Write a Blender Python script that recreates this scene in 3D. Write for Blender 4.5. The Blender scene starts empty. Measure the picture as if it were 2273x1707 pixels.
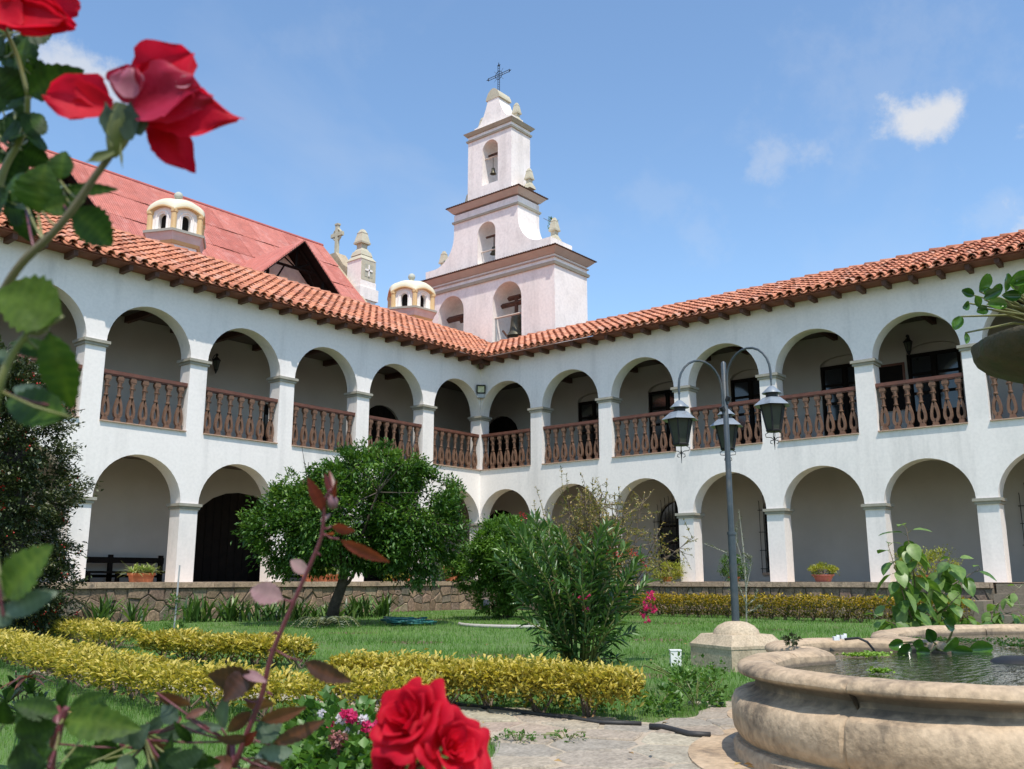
import bpy, bmesh, math, random
import numpy as np
from mathutils import Vector, Matrix, Quaternion, noise

R = random.Random(7)
NR = np.random.RandomState(7)
rad = math.radians
scene = bpy.context.scene
COL = scene.collection

# ------------------------------------------------------------------ camera, sky, sun, exposure
CAM = Vector((-21.932, -19.486, 0.077)); YAW = rad(50.357); PIT = rad(11.811); FPX = 2059.5
cam_d = bpy.data.cameras.new('camera'); cam = bpy.data.objects.new('camera', cam_d); COL.objects.link(cam)
cam.location = CAM; cam.rotation_euler = (math.pi / 2 + PIT, 0, -YAW)
cam_d.sensor_width = 22.3; cam_d.lens = FPX / 2273 * 22.3
cam_d.clip_start = 0.05; cam_d.clip_end = 5000
cam_d.dof.use_dof = True; cam_d.dof.focus_distance = 16; cam_d.dof.aperture_fstop = 6.5
scene.camera = cam
FW = Vector((math.cos(PIT) * math.sin(YAW), math.cos(PIT) * math.cos(YAW), math.sin(PIT)))
RT = Vector((math.cos(YAW), -math.sin(YAW), 0)); UP = RT.cross(FW)
FH = Vector((math.sin(YAW), math.cos(YAW), 0))
def at(x, y, D):            # the point seen at photo pixel x, y at depth D
    return CAM + (FW + RT * ((x - 1136.5) / FPX) - UP * ((y - 853.5) / FPX)) * D
def gnd(x, y, z=-0.8):      # the point of the level z seen at photo pixel x, y
    d = FW + RT * ((x - 1136.5) / FPX) - UP * ((y - 853.5) / FPX)
    return CAM + d * ((z - CAM.z) / d.z)
def plan(r, f, z=0.0):      # metres to the right of / ahead of the viewer's standpoint
    f = f * 1.0215 + .084
    return Vector((CAM.x, CAM.y, 0)) + RT * r + FH * f + Vector((0, 0, z))

SUN = Vector((-0.285, -0.412, 1.0)).normalized()
w = bpy.data.worlds.new('World'); scene.world = w; w.use_nodes = True
nt = w.node_tree; nt.nodes.clear()
def N(nt, t, **k):
    n = nt.nodes.new(t)
    for a, b in k.items():
        if a.startswith('i_'):
            n.inputs[a[2:].replace('_', ' ')].default_value = b
        else: setattr(n, a, b)
    return n
out = N(nt, 'ShaderNodeOutputWorld'); bg = N(nt, 'ShaderNodeBackground')
sky = N(nt, 'ShaderNodeTexSky', sky_type='NISHITA', sun_disc=False)
sky.sun_elevation = math.asin(SUN.z); sky.sun_rotation = math.atan2(SUN.x, SUN.y)
sky.altitude = 1800; sky.air_density = 1.3; sky.dust_density = 2.2; sky.ozone_density = 1.6
bg.inputs['Strength'].default_value = 0.15
tc = N(nt, 'ShaderNodeTexCoord')
nz = N(nt, 'ShaderNodeTexNoise'); nz.inputs['Scale'].default_value = 26; nz.inputs['Detail'].default_value = 9; nz.inputs['Roughness'].default_value = 0.62
nt.links.new(tc.outputs['Generated'], nz.inputs['Vector'])
def math_n(op, a, b=None, c=None):
    n = nt.nodes.new('ShaderNodeMath'); n.operation = op
    for i, v in enumerate((a, b, c)):
        if v is None: continue
        if isinstance(v, (int, float)): n.inputs[i].default_value = v
        else: nt.links.new(v, n.inputs[i])
    return n.outputs[0]
def dotn(v):
    n = nt.nodes.new('ShaderNodeVectorMath'); n.operation = 'DOT_PRODUCT'
    nt.links.new(tc.outputs['Generated'], n.inputs[0]); n.inputs[1].default_value = v
    return n.outputs['Value']
total = None
# each cloud: where it stands in the sky, half width, half height, tilt, density
for (px, py, hw, hh, tilt, dens, soft) in ((2050, 262, 98, 58, -0.10, .95, 0.62), (1745, 345, 95, 50, 0.15, 0.32, 0.95), (175, 155, 150, 62, -0.18, 0.75, 0.8),
        (1450, 440, 95, 70, -0.3, 0.10, 1.0), (2215, 470, 80, 60, 0.2, 0.18, 1.0), (720, 90, 150, 60, 0.2, 0.06, 1.0), (1555, 515, 60, 90, 0, 0.12, 1.0), (1990, 150, 300, 160, 0.3, 0.10, 1.0),
        (2900, 300, 420, 190, 0.1, 0.8, 0.9), (-700, 250, 380, 160, -0.1, 0.7, 0.9)):
    d = (at(px, py, 1) - CAM).normalized()
    rr = d.cross(Vector((0, 0, 1))).normalized(); uu = rr.cross(d)
    r2 = rr * math.cos(tilt) + uu * math.sin(tilt); u2 = uu * math.cos(tilt) - rr * math.sin(tilt)
    x = math_n('DIVIDE', dotn(r2), hw / FPX); y = math_n('DIVIDE', dotn(u2), hh / FPX)
    q = math_n('SQRT', math_n('ADD', math_n('MULTIPLY', x, x), math_n('MULTIPLY', y, y)))
    front = math_n('GREATER_THAN', dotn(d), 0.0)
    v = math_n('ADD', q, math_n('MULTIPLY', math_n('SUBTRACT', nz.outputs[0], 0.5), -3.0 * soft - 0.6))
    m = N(nt, 'ShaderNodeMapRange', interpolation_type='SMOOTHSTEP')
    m.inputs['From Min'].default_value = 1.12; m.inputs['From Max'].default_value = 1.12 - 0.45 - 0.75 * soft
    m.inputs['To Max'].default_value = dens
    nt.links.new(v, m.inputs['Value'])
    mm = math_n('MULTIPLY', m.outputs[0], front)
    total = mm if total is None else math_n('MAXIMUM', total, mm)
nz2 = N(nt, 'ShaderNodeTexNoise'); nz2.inputs['Scale'].default_value = 3.2; nz2.inputs['Detail'].default_value = 6; nz2.inputs['Roughness'].default_value = 0.55; nz2.inputs['Distortion'].default_value = 0.6
nt.links.new(tc.outputs['Generated'], nz2.inputs['Vector'])
veil = math_n('MULTIPLY', math_n('MAXIMUM', math_n('SUBTRACT', nz2.outputs[0], 0.45), 0.0), 0.80)
total = math_n('MINIMUM', math_n('ADD', total, veil), 1.0)
skymul = N(nt, 'ShaderNodeMix', data_type='RGBA', blend_type='MULTIPLY'); skymul.inputs['Factor'].default_value = 1.0
skymul.inputs['B'].default_value = (0.81, 0.895, 0.925, 1)
nt.links.new(sky.outputs[0], skymul.inputs['A'])
mix = N(nt, 'ShaderNodeMix', data_type='RGBA'); mix.inputs['B'].default_value = (3.1, 3.2, 3.4, 1)
nt.links.new(total, mix.inputs['Factor']); nt.links.new(skymul.outputs['Result'], mix.inputs['A'])
nt.links.new(mix.outputs['Result'], bg.inputs['Color']); nt.links.new(bg.outputs[0], out.inputs[0])

sun_d = bpy.data.lights.new('sun', 'SUN'); sun_o = bpy.data.objects.new('sun', sun_d); COL.objects.link(sun_o)
sun_d.energy = 2.9; sun_d.angle = rad(0.5); sun_d.color = (1.0, 0.94, 0.86)
sun_o.rotation_euler = SUN.to_track_quat('Z', 'Y').to_euler(); sun_o.location = (0, 0, 30)
scene.view_settings.view_transform = 'Standard'; scene.view_settings.look = 'None'
scene.view_settings.exposure = 0.70; scene.view_settings.gamma = 1
scene.cycles.max_bounces = 8; scene.cycles.use_denoising = True
try: scene.cycles.transparent_max_bounces = 8
except Exception: pass

# ------------------------------------------------------------------ materials
def mat(name, c1, c2=None, scale=3.0, rough=0.8, bump=0.0, bscale=40.0, rand=None, metal=0.0, stain=None, sscale=1.2, samount=0.5,
        attr=None, trans=0.0, spec=0.5, wave=None, detail=6, coat=0.0, speck=0.0, sps=60, streak=0.0):
    """procedural surface: c1..c2 by noise (or by the per-leaf value / per-piece value), optional stain colour and relief"""
    m = bpy.data.materials.new(name); m.use_nodes = True; t = m.node_tree; t.nodes.clear()
    o = N(t, 'ShaderNodeOutputMaterial'); b = N(t, 'ShaderNodeBsdfPrincipled')
    b.inputs['Roughness'].default_value = rough; b.inputs['Metallic'].default_value = metal
    b.inputs['Specular IOR Level'].default_value = spec; b.inputs['Coat Weight'].default_value = coat
    L = t.links.new
    tc = N(t, 'ShaderNodeTexCoord')
    co = N(t, 'ShaderNodeNewGeometry').outputs['Position']
    n1 = N(t, 'ShaderNodeTexNoise'); n1.inputs['Scale'].default_value = scale; n1.inputs['Detail'].default_value = detail; n1.inputs['Roughness'].default_value = 0.6
    L(co, n1.inputs['Vector'])
    col = None
    cols = rand or attr
    if cols:
        rmp = N(t, 'ShaderNodeValToRGB')
        e = rmp.color_ramp.elements
        while len(e) < len(cols): e.new(0.5)
        for i, c in enumerate(cols):
            e[i].position = i / (len(cols) - 1); e[i].color = (*c, 1)
        if rand:
            src = N(t, 'ShaderNodeObjectInfo').outputs['Random']
            wh = N(t, 'ShaderNodeTexWhiteNoise', noise_dimensions='1D'); L(src, wh.inputs['W']); src = wh.outputs['Value']
        else:
            src = N(t, 'ShaderNodeAttribute', attribute_name='tint').outputs['Fac']
        L(src, rmp.inputs['Fac']); col = rmp.outputs['Color']
        if c1:
            mx = N(t, 'ShaderNodeMix', data_type='RGBA', blend_type='MULTIPLY'); mx.inputs['Factor'].default_value = 1
            r3 = N(t, 'ShaderNodeMapRange'); r3.inputs['From Min'].default_value = 0.3; r3.inputs['From Max'].default_value = 0.7
            r3.inputs['To Min'].default_value = c1[0]; r3.inputs['To Max'].default_value = 1.12
            L(n1.outputs[0], r3.inputs['Value']); L(col, mx.inputs['A']); L(r3.outputs[0], mx.inputs['B']); col = mx.outputs['Result']
    else:
        rmp = N(t, 'ShaderNodeValToRGB'); e = rmp.color_ramp.elements
        e[0].position = 0.32; e[0].color = (*c1, 1); e[1].position = 0.68; e[1].color = (*(c2 or c1), 1)
        L(n1.outputs[0], rmp.inputs['Fac']); col = rmp.outputs['Color']
    if stain:
        n2 = N(t, 'ShaderNodeTexNoise'); n2.inputs['Scale'].default_value = sscale; n2.inputs['Detail'].default_value = 8; n2.inputs['Roughness'].default_value = 0.68
        mp = N(t, 'ShaderNodeMapping'); mp.inputs['Scale'].default_value = (1, 1, 0.55); L(co, mp.inputs['Vector']); L(mp.outputs[0], n2.inputs['Vector'])
        r2 = N(t, 'ShaderNodeMapRange', interpolation_type='SMOOTHSTEP'); r2.inputs['From Min'].default_value = 0.50; r2.inputs['From Max'].default_value = 0.68; r2.inputs['To Max'].default_value = samount
        L(n2.outputs[0], r2.inputs['Value'])
        mx = N(t, 'ShaderNodeMix', data_type='RGBA'); mx.inputs['B'].default_value = (*stain, 1)
        L(r2.outputs[0], mx.inputs['Factor']); L(col, mx.inputs['A']); col = mx.outputs['Result']
    if streak:
        n6 = N(t, 'ShaderNodeTexNoise'); n6.inputs['Scale'].default_value = 1.0; n6.inputs['Detail'].default_value = 7; n6.inputs['Roughness'].default_value = .6
        m6 = N(t, 'ShaderNodeMapping'); m6.inputs['Scale'].default_value = (1.5, 1.5, .16); L(co, m6.inputs['Vector']); L(m6.outputs[0], n6.inputs['Vector'])
        r6 = N(t, 'ShaderNodeMapRange', interpolation_type='SMOOTHSTEP'); r6.inputs['From Min'].default_value = 0.50; r6.inputs['From Max'].default_value = 0.72; r6.inputs['To Min'].default_value = 1.0; r6.inputs['To Max'].default_value = 1 - streak
        L(n6.outputs[0], r6.inputs['Value']); x6 = N(t, 'ShaderNodeMix', data_type='RGBA', blend_type='MULTIPLY'); x6.inputs['Factor'].default_value = 1
        L(col, x6.inputs['A']); L(r6.outputs[0], x6.inputs['B']); col = x6.outputs['Result']
    if speck:
        n5 = N(t, 'ShaderNodeTexNoise'); n5.inputs['Scale'].default_value = sps; n5.inputs['Detail'].default_value = 4; L(co, n5.inputs['Vector'])
        r5 = N(t, 'ShaderNodeMapRange'); r5.inputs['From Min'].default_value = 0.30; r5.inputs['From Max'].default_value = 0.62; r5.inputs['To Min'].default_value = 1 - speck; r5.inputs['To Max'].default_value = 1.06
        L(n5.outputs[0], r5.inputs['Value']); m5 = N(t, 'ShaderNodeMix', data_type='RGBA', blend_type='MULTIPLY'); m5.inputs['Factor'].default_value = 1
        L(col, m5.inputs['A']); L(r5.outputs[0], m5.inputs['B']); col = m5.outputs['Result']
    L(col, b.inputs['Base Color'])
    if bump or wave:
        bp = N(t, 'ShaderNodeBump'); bp.inputs['Strength'].default_value = 1.0
        n3 = N(t, 'ShaderNodeTexNoise'); n3.inputs['Scale'].default_value = bscale; n3.inputs['Detail'].default_value = 5
        L(co, n3.inputs['Vector'])
        bp.inputs['Distance'].default_value = bump or 0.01
        L(n3.outputs[0], bp.inputs['Height'])
        nrm = bp.outputs[0]
        if wave:
            wv = N(t, 'ShaderNodeTexWave', bands_direction=wave[0]); wv.inputs['Scale'].default_value = wave[1]; L(co, wv.inputs['Vector'])
            b2 = N(t, 'ShaderNodeBump'); b2.inputs['Distance'].default_value = wave[2]; L(wv.outputs['Fac'], b2.inputs['Height']); L(nrm, b2.inputs['Normal']); nrm = b2.outputs[0]
        L(nrm, b.inputs['Normal'])
    if trans:
        tr = N(t, 'ShaderNodeBsdfTranslucent'); ms = N(t, 'ShaderNodeMixShader'); ms.inputs[0].default_value = trans
        mx = N(t, 'ShaderNodeMix', data_type='RGBA', blend_type='MULTIPLY'); mx.inputs['Factor'].default_value = 1; mx.inputs['B'].default_value = (1.5, 1.6, 0.7, 1) if trans < 0.5 else (1, 1, 1, 1)
        L(col, mx.inputs['A']); L(mx.outputs['Result'], tr.inputs['Color'])
        L(b.outputs[0], ms.inputs[1]); L(tr.outputs[0], ms.inputs[2]); L(ms.outputs[0], o.inputs[0])
    else: L(b.outputs[0], o.inputs[0])
    return m
M = {}
M['plaster'] = mat('white_plaster', (.82, .765, .71), (.855, .80, .745), 1.4, .9, .0012, 9, stain=(.60, .585, .55), sscale=.9, samount=.30, streak=.16, speck=.015, sps=14)
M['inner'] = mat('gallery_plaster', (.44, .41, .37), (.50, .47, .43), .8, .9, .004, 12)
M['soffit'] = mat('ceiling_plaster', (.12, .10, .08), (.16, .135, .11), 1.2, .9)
M['capital'] = mat('grey_moulding', (.30, .28, .22), (.38, .355, .29), 5, .85, .004, 30)
M['tower'] = mat('pink_white_plaster', (.85, .765, .70), (.88, .81, .755), 1.0, .9, .003, 10, stain=(.62, .56, .52), sscale=1.5, samount=.40, streak=.16, speck=.05, sps=10)
M['taupe'] = mat('taupe_cornice', (.48, .39, .33), (.54, .45, .38), 3, .85, .004, 20)
M['olive'] = mat('olive_grey_band', (.38, .36, .28), (.45, .43, .34), 3, .85, .003, 20)
M['finial'] = mat('beige_finial_stone', (.46, .42, .30), (.55, .50, .38), 4, .85, .006, 25)
M['tile'] = mat('terracotta_tile', (.72,), rand=[(.42, .15, .08), (.56, .21, .105), (.64, .25, .135), (.68, .29, .165), (.48, .17, .095), (.60, .31, .21)], scale=14, rough=.85, bump=.004, bscale=60, stain=(.20, .17, .14), sscale=9, samount=.4)
M['tile_old'] = mat('dark_terracotta', (.26, .09, .055), (.38, .13, .08), 12, .9, .004, 60, stain=(.09, .075, .06), sscale=5, samount=.7)
M['wood_eave'] = mat('eave_wood', (.07, .032, .02), (.12, .055, .035), 6, .8, .003, 30)
M['eave_board'] = mat('reddish_board', (.17, .06, .035), (.24, .085, .05), 4, .8, .002, 40)
M['wood_rail'] = mat('rail_wood', (.11, .042, .027), (.16, .06, .038), 6, .65, .002, 40)
M['wood_bal'] = mat('baluster_wood', (.13, .065, .038), (.20, .11, .066), 9, .75, .003, 60)
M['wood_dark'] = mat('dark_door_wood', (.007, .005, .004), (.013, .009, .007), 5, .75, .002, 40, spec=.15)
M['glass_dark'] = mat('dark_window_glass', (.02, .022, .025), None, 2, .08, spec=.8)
M['sill'] = mat('brick_sill', (.42, .27, .19), (.5, .36, .26), 6, .9, .003, 30)
M['redroof'] = mat('red_sheet_roof', (.82,), rand=[(.52, .15, .105), (.57, .175, .125), (.61, .20, .15), (.48, .13, .09), (.58, .20, .155)], scale=3, rough=.7, bump=.006, bscale=30, stain=(.66, .30, .25), sscale=2.2, samount=.55, speck=.18, sps=25, wave=('X', 3.4, .03))
M['reddark'] = mat('red_ridge_cap', (.36, .09, .075), (.45, .12, .1), 3, .7, .003, 30)
M['yellow'] = mat('ochre_paint', (.62, .42, .20), (.68, .48, .25), 3, .85, .003, 30)
M['cream'] = mat('cream_dome', (.62, .58, .42), (.70, .66, .50), 3, .85, .004, 30)
M['ledge'] = mat('grey_green_ledge', (.42, .43, .36), (.5, .5, .43), 3, .85)
M['pinkm'] = mat('pink_moulding', (.62, .46, .42), (.70, .55, .52), 4, .85, .003, 40)
M['bronze'] = mat('bronze', (.07, .065, .045), (.13, .12, .08), 9, .5, .003, 30, metal=.5)
M['iron'] = mat('black_iron', (.018, .018, .02), (.03, .03, .03), 9, .5, metal=.4)
M['lampiron'] = mat('grey_blue_paint', (.04, .055, .062), (.06, .075, .085), 14, .42, .001, 60, stain=(.17, .15, .12), sscale=8, samount=.4)
M['lamphood'] = mat('grey_hood_paint', (.17, .20, .23), (.23, .26, .29), 9, .4, .001, 60, stain=(.10, .09, .08), sscale=9, samount=.5)
M['lampglass'] = mat('smoky_glass', (.10, .12, .09), (.15, .17, .13), 5, .15, spec=.6, trans=.55)
M['stone_f'] = mat('fountain_stone', (.40, .285, .175), (.53, .40, .265), 2.6, .9, .006, 40, stain=(.15, .115, .08), sscale=2.8, samount=.9, detail=10, speck=.26, sps=28)
def under_lip(m, z0, z1, colr, amt):
    """dark run-off stains that hang below the rim"""
    t = m.node_tree; b = [n for n in t.nodes if n.type == 'BSDF_PRINCIPLED'][0]; src = b.inputs['Base Color'].links[0].from_socket; L = t.links.new
    g_ = N(t, 'ShaderNodeNewGeometry'); sp = N(t, 'ShaderNodeSeparateXYZ'); L(g_.outputs['Position'], sp.inputs[0])
    nn_ = N(t, 'ShaderNodeTexNoise'); nn_.inputs['Scale'].default_value = 1; nn_.inputs['Detail'].default_value = 6; mp = N(t, 'ShaderNodeMapping'); mp.inputs['Scale'].default_value = (9, 9, 1.5); L(g_.outputs['Position'], mp.inputs['Vector']); L(mp.outputs[0], nn_.inputs['Vector'])
    a = N(t, 'ShaderNodeMath', operation='MULTIPLY_ADD'); L(nn_.outputs[0], a.inputs[0]); a.inputs[1].default_value = .16; a.inputs[2].default_value = z0 - .08
    up_ = N(t, 'ShaderNodeMapRange', interpolation_type='SMOOTHSTEP'); up_.inputs['From Min'].default_value = z1 + .012; up_.inputs['From Max'].default_value = z1 - .005; L(sp.outputs['Z'], up_.inputs['Value'])
    d = N(t, 'ShaderNodeMath', operation='SUBTRACT'); L(sp.outputs['Z'], d.inputs[0]); L(a.outputs[0], d.inputs[1])
    lo = N(t, 'ShaderNodeMapRange', interpolation_type='SMOOTHSTEP'); lo.inputs['From Min'].default_value = -.02; lo.inputs['From Max'].default_value = .03; lo.inputs['To Max'].default_value = amt; L(d.outputs[0], lo.inputs['Value'])
    mm = N(t, 'ShaderNodeMath', operation='MULTIPLY'); L(up_.outputs[0], mm.inputs[0]); L(lo.outputs[0], mm.inputs[1])
    mx = N(t, 'ShaderNodeMix', data_type='RGBA'); mx.inputs['B'].default_value = (*colr, 1); L(mm.outputs[0], mx.inputs['Factor']); L(src, mx.inputs['A']); L(mx.outputs['Result'], b.inputs['Base Color'])
under_lip(M['stone_f'], -.455, -.385, (.10, .08, .06), .8)
M['stone_l'] = mat('lamp_base_stone', (.46, .36, .24), (.54, .44, .31), 5, .88, .004, 30, stain=(.25, .21, .15), sscale=6, samount=.5, speck=.3, sps=50)
M['mossbowl'] = mat('mossy_stone', (.05, .05, .025), (.10, .075, .04), 6, .8, .012, 28, stain=(.045, .075, .02), sscale=3, samount=.8)
M['wallstone'] = mat('rubble_stone', (.6,), rand=[(.26, .17, .11), (.33, .23, .15), (.24, .17, .12), (.38, .26, .17), (.30, .19, .14), (.22, .19, .14), (.40, .30, .20)], scale=9, rough=.9, bump=.012, bscale=18, stain=(.08, .07, .055), sscale=3.5, samount=.6, speck=.4, sps=30)
M['mortar'] = mat('dark_mortar', (.17, .14, .10), (.24, .195, .145), 8, .95, .008, 30)
M['coping'] = mat('coping_stone', (.7,), rand=[(.46, .34, .23), (.50, .36, .25), (.42, .30, .20), (.53, .40, .28)], scale=6, rough=.9, bump=.006, bscale=30, stain=(.11, .09, .07), sscale=3.5, samount=.75, speck=.3, sps=30)
M['floor'] = mat('terrace_paving', (.42, .31, .22), (.52, .38, .27), 2.5, .85, .002, 20)
M['flag'] = mat('flagstone', (.72,), rand=[(.36, .29, .22), (.42, .36, .27), (.40, .28, .21), (.46, .41, .30), (.34, .30, .24), (.40, .33, .25), (.44, .39, .27), (.38, .34, .25)], scale=9, rough=.9, bump=.006, bscale=26, stain=(.25, .21, .15), sscale=7, samount=.5, detail=9, speck=.35, sps=45)
M['grout'] = mat('sandy_grout', (.36, .29, .21), (.46, .38, .28), 6, .95, .006, 40, stain=(.10, .12, .05), sscale=5, samount=.6)
M['lawn'] = mat('lawn_ground', (.075, .14, .03), (.11, .19, .045), 2.2, .95, .02, 40, stain=(.20, .15, .09), sscale=1.3, samount=.3, detail=9)
M['soil'] = mat('garden_soil', (.10, .065, .04), (.19, .125, .08), 7, .95, .03, 22, stain=(.06, .09, .03), sscale=6, samount=.6)
M['grass'] = mat('grass_blades', None, attr=[(.08, .17, .03), (.12, .24, .045), (.16, .30, .06), (.24, .34, .10)], rough=.6, trans=.35, spec=.3)
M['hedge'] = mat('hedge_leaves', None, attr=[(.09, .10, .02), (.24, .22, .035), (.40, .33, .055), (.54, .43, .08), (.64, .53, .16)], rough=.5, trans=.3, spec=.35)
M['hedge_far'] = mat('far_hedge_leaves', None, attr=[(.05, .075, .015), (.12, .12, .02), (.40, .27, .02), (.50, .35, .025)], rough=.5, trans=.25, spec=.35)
M['citrus'] = mat('citrus_leaves', None, attr=[(.014, .04, .008), (.03, .08, .013), (.055, .13, .02), (.10, .19, .03), (.17, .27, .05)], rough=.42, trans=.22, spec=.35)
M['bush'] = mat('bush_leaves', None, attr=[(.022, .06, .01), (.05, .125, .018), (.09, .19, .028), (.14, .26, .04)], rough=.45, trans=.25)
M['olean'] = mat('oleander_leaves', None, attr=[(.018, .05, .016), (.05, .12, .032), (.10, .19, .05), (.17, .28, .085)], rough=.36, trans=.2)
M['pome'] = mat('pomegranate_leaves', None, attr=[(.07, .09, .025), (.17, .18, .045), (.36, .30, .09), (.42, .27, .09)], rough=.5, trans=.25)
M['lily'] = mat('strap_leaves', None, attr=[(.014, .04, .012), (.04, .09, .02), (.08, .16, .035), (.18, .25, .07)], rough=.4, trans=.2)
M['spider'] = mat('striped_strap_leaves', None, attr=[(.16, .24, .06), (.34, .42, .14), (.55, .56, .30)], rough=.5, trans=.3)
M['creeper'] = mat('creeper_leaves', None, attr=[(.012, .022, .008), (.03, .05, .015), (.07, .09, .03), (.15, .15, .08)], rough=.45, trans=.1)
M['yelbush'] = mat('yellow_green_leaves', None, attr=[(.12, .16, .02), (.28, .30, .04), (.45, .43, .08)], rough=.5, trans=.3)
M['broad'] = mat('broad_leaf', (.75,), attr=[(.05, .11, .022), (.09, .18, .035), (.15, .25, .05), (.20, .30, .08)], scale=30, rough=.42, trans=.3)
M['weed'] = mat('weed_leaves', (.75,), attr=[(.05, .12, .02), (.09, .19, .03), (.14, .26, .045)], scale=40, rough=.45, trans=.25)
M['grey_leaf'] = mat('grey_leaves', None, attr=[(.10, .12, .07), (.18, .20, .13), (.26, .28, .2)], rough=.5, trans=.2)
M['roseleaf'] = mat('rose_leaf', (.6,), attr=[(.016, .04, .006), (.03, .07, .010), (.055, .11, .014), (.10, .16, .02)], scale=55, rough=.55, trans=.28, bump=.0015, bscale=90, spec=.25)
M['redleaf'] = mat('young_red_rose_leaf', (.6,), attr=[(.12, .02, .016), (.20, .028, .02), (.26, .05, .03)], scale=55, rough=.4, trans=.45)
M['bronzeleaf'] = mat('bronze_rose_leaf', (.6,), attr=[(.06, .03, .025), (.12, .05, .035), (.20, .07, .035)], scale=55, rough=.38, trans=.25)
M['mauveleaf'] = mat('mauve_leaf_underside', (.7,), attr=[(.30, .15, .17), (.36, .20, .21), (.42, .25, .25)], scale=45, rough=.5, trans=.3)
M['greyleafback'] = mat('grey_green_leaf_underside', (.7,), attr=[(.05, .085, .05), (.09, .13, .08), (.15, .20, .14)], scale=45, rough=.5, trans=.3)
M['petal'] = mat('red_petal', (.58, .004, .022), (.80, .018, .05), 22, .6, .0008, 120, trans=.55, spec=.2)
M['petal2'] = mat('crimson_pink_petal', (.40, .006, .03), (.62, .05, .12), 14, .5, .001, 80, trans=.5, spec=.25)
M['petalpink'] = mat('pale_pink_petal', (.70, .20, .32), (.78, .40, .45), 30, .5, .001, 80, trans=.5)
M['magenta'] = mat('magenta_petal', (.70, .02, .14), (.80, .08, .25), 20, .5, trans=.5)
M['whitep'] = mat('white_petal', (.8, .75, .75), (.85, .8, .8), 20, .5, trans=.5)
M['dried'] = mat('dried_petals', (.32, .10, .12), (.45, .22, .18), 40, .8, trans=.3)
M['berry'] = mat('red_berries', (.42, .012, .012), (.55, .03, .02), 20, .4)
M['pomefruit'] = mat('pomegranate_skin', (.55, .08, .04), (.62, .16, .07), 12, .45)
M['bark'] = mat('grey_brown_bark', (.045, .034, .026), (.10, .078, .06), 10, .9, .012, 30)
M['twig'] = mat('twig', (.10, .07, .05), (.19, .14, .10), 12, .9, .004, 50)
M['palebark'] = mat('pale_stem', (.38, .34, .28), (.5, .46, .39), 14, .8)
M['greenstem'] = mat('green_stem', (.12, .13, .035), (.19, .19, .06), 20, .5)
M['redstem'] = mat('purple_red_stem', (.10, .022, .03), (.17, .04, .05), 20, .45)
M['brownstem'] = mat('brown_green_stem', (.09, .075, .035), (.15, .12, .05), 20, .5)
M['terracotta'] = mat('terracotta_pot', (.50, .15, .06), (.60, .20, .09), 8, .8, .002, 60)
M['redclay'] = mat('painted_red_clay', (.36, .10, .07), (.46, .16, .12), 6, .7, .002, 60)
M['hose'] = mat('teal_hose', (.02, .11, .095), (.035, .16, .14), 10, .4)
M['rubber'] = mat('black_rubber', (.018, .018, .02), (.035, .033, .03), 20, .6)
M['concrete'] = mat('pale_concrete', (.36, .33, .29), (.44, .41, .36), 6, .9, .003, 40)
M['whiteplastic'] = mat('white_plastic', (.78, .78, .76), (.8, .8, .78), 5, .5)
M['greymetal'] = mat('grey_metal', (.30, .31, .30), (.38, .39, .37), 9, .5, metal=.3)
M['lampface'] = mat('floodlight_reflector', (.62, .62, .45), (.75, .75, .62), 9, .2, metal=.3)
M['hyac'] = mat('hyacinth_leaf', (.7,), attr=[(.025, .075, .012), (.05, .13, .02), (.09, .20, .03)], scale=25, rough=.16, trans=.22, spec=.6)
M['duck'] = mat('floating_cress', None, attr=[(.10, .20, .02), (.19, .32, .03), (.28, .42, .06)], rough=.5, trans=.2)
# water
m = bpy.data.materials.new('pond_water'); m.use_nodes = True; t = m.node_tree; b = t.nodes['Principled BSDF']
b.inputs['Base Color'].default_value = (.022, .028, .012, 1); b.inputs['Roughness'].default_value = .03; b.inputs['IOR'].default_value = 1.33
tcn = N(t, 'ShaderNodeNewGeometry'); nn = N(t, 'ShaderNodeTexNoise'); nn.inputs['Scale'].default_value = 7; nn.inputs['Detail'].default_value = 3
mpn = N(t, 'ShaderNodeMapping'); mpn.inputs['Rotation'].default_value = (0, 0, .7); mpn.inputs['Scale'].default_value = (1, 3.2, 1)
t.links.new(tcn.outputs['Position'], mpn.inputs['Vector']); t.links.new(mpn.outputs[0], nn.inputs['Vector'])
bpn = N(t, 'ShaderNodeBump'); bpn.inputs['Distance'].default_value = .012; t.links.new(nn.outputs[0], bpn.inputs['Height']); t.links.new(bpn.outputs[0], b.inputs['Normal'])
M['water'] = m

# ------------------------------------------------------------------ object helpers
def thing(name, label, cat, loc=(0, 0, 0), group=None, rz=0):
    o = bpy.data.objects.new(name, None); COL.objects.link(o); o.empty_display_size = .2
    o.location = loc; o.rotation_euler = (0, 0, rz)
    o['label'] = label; o['category'] = cat
    if group: o['group'] = group
    return o
def tag(o, label=None, cat=None, group=None, kind=None):
    for k, v in (('label', label), ('category', cat), ('group', group), ('kind', kind)):
        if v: o[k] = v
    return o
def wloc(o):
    v = Vector((0, 0, 0))
    while o is not None: v = v + o.location; o = o.parent
    return v
def link(name, me, parent=None, loc=(0, 0, 0), rot=None, local=False):
    """an object whose mesh is written in world coordinates (or in its own, when local) under a parent"""
    o = bpy.data.objects.new(name, me); COL.objects.link(o)
    if parent is not None:
        o.parent = parent
        o.location = Vector(loc) - (Vector((0, 0, 0)) if local else wloc(parent))
    else: o.location = loc
    if rot is not None:
        o.rotation_mode = 'QUATERNION'; o.rotation_quaternion = rot
    return o
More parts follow.
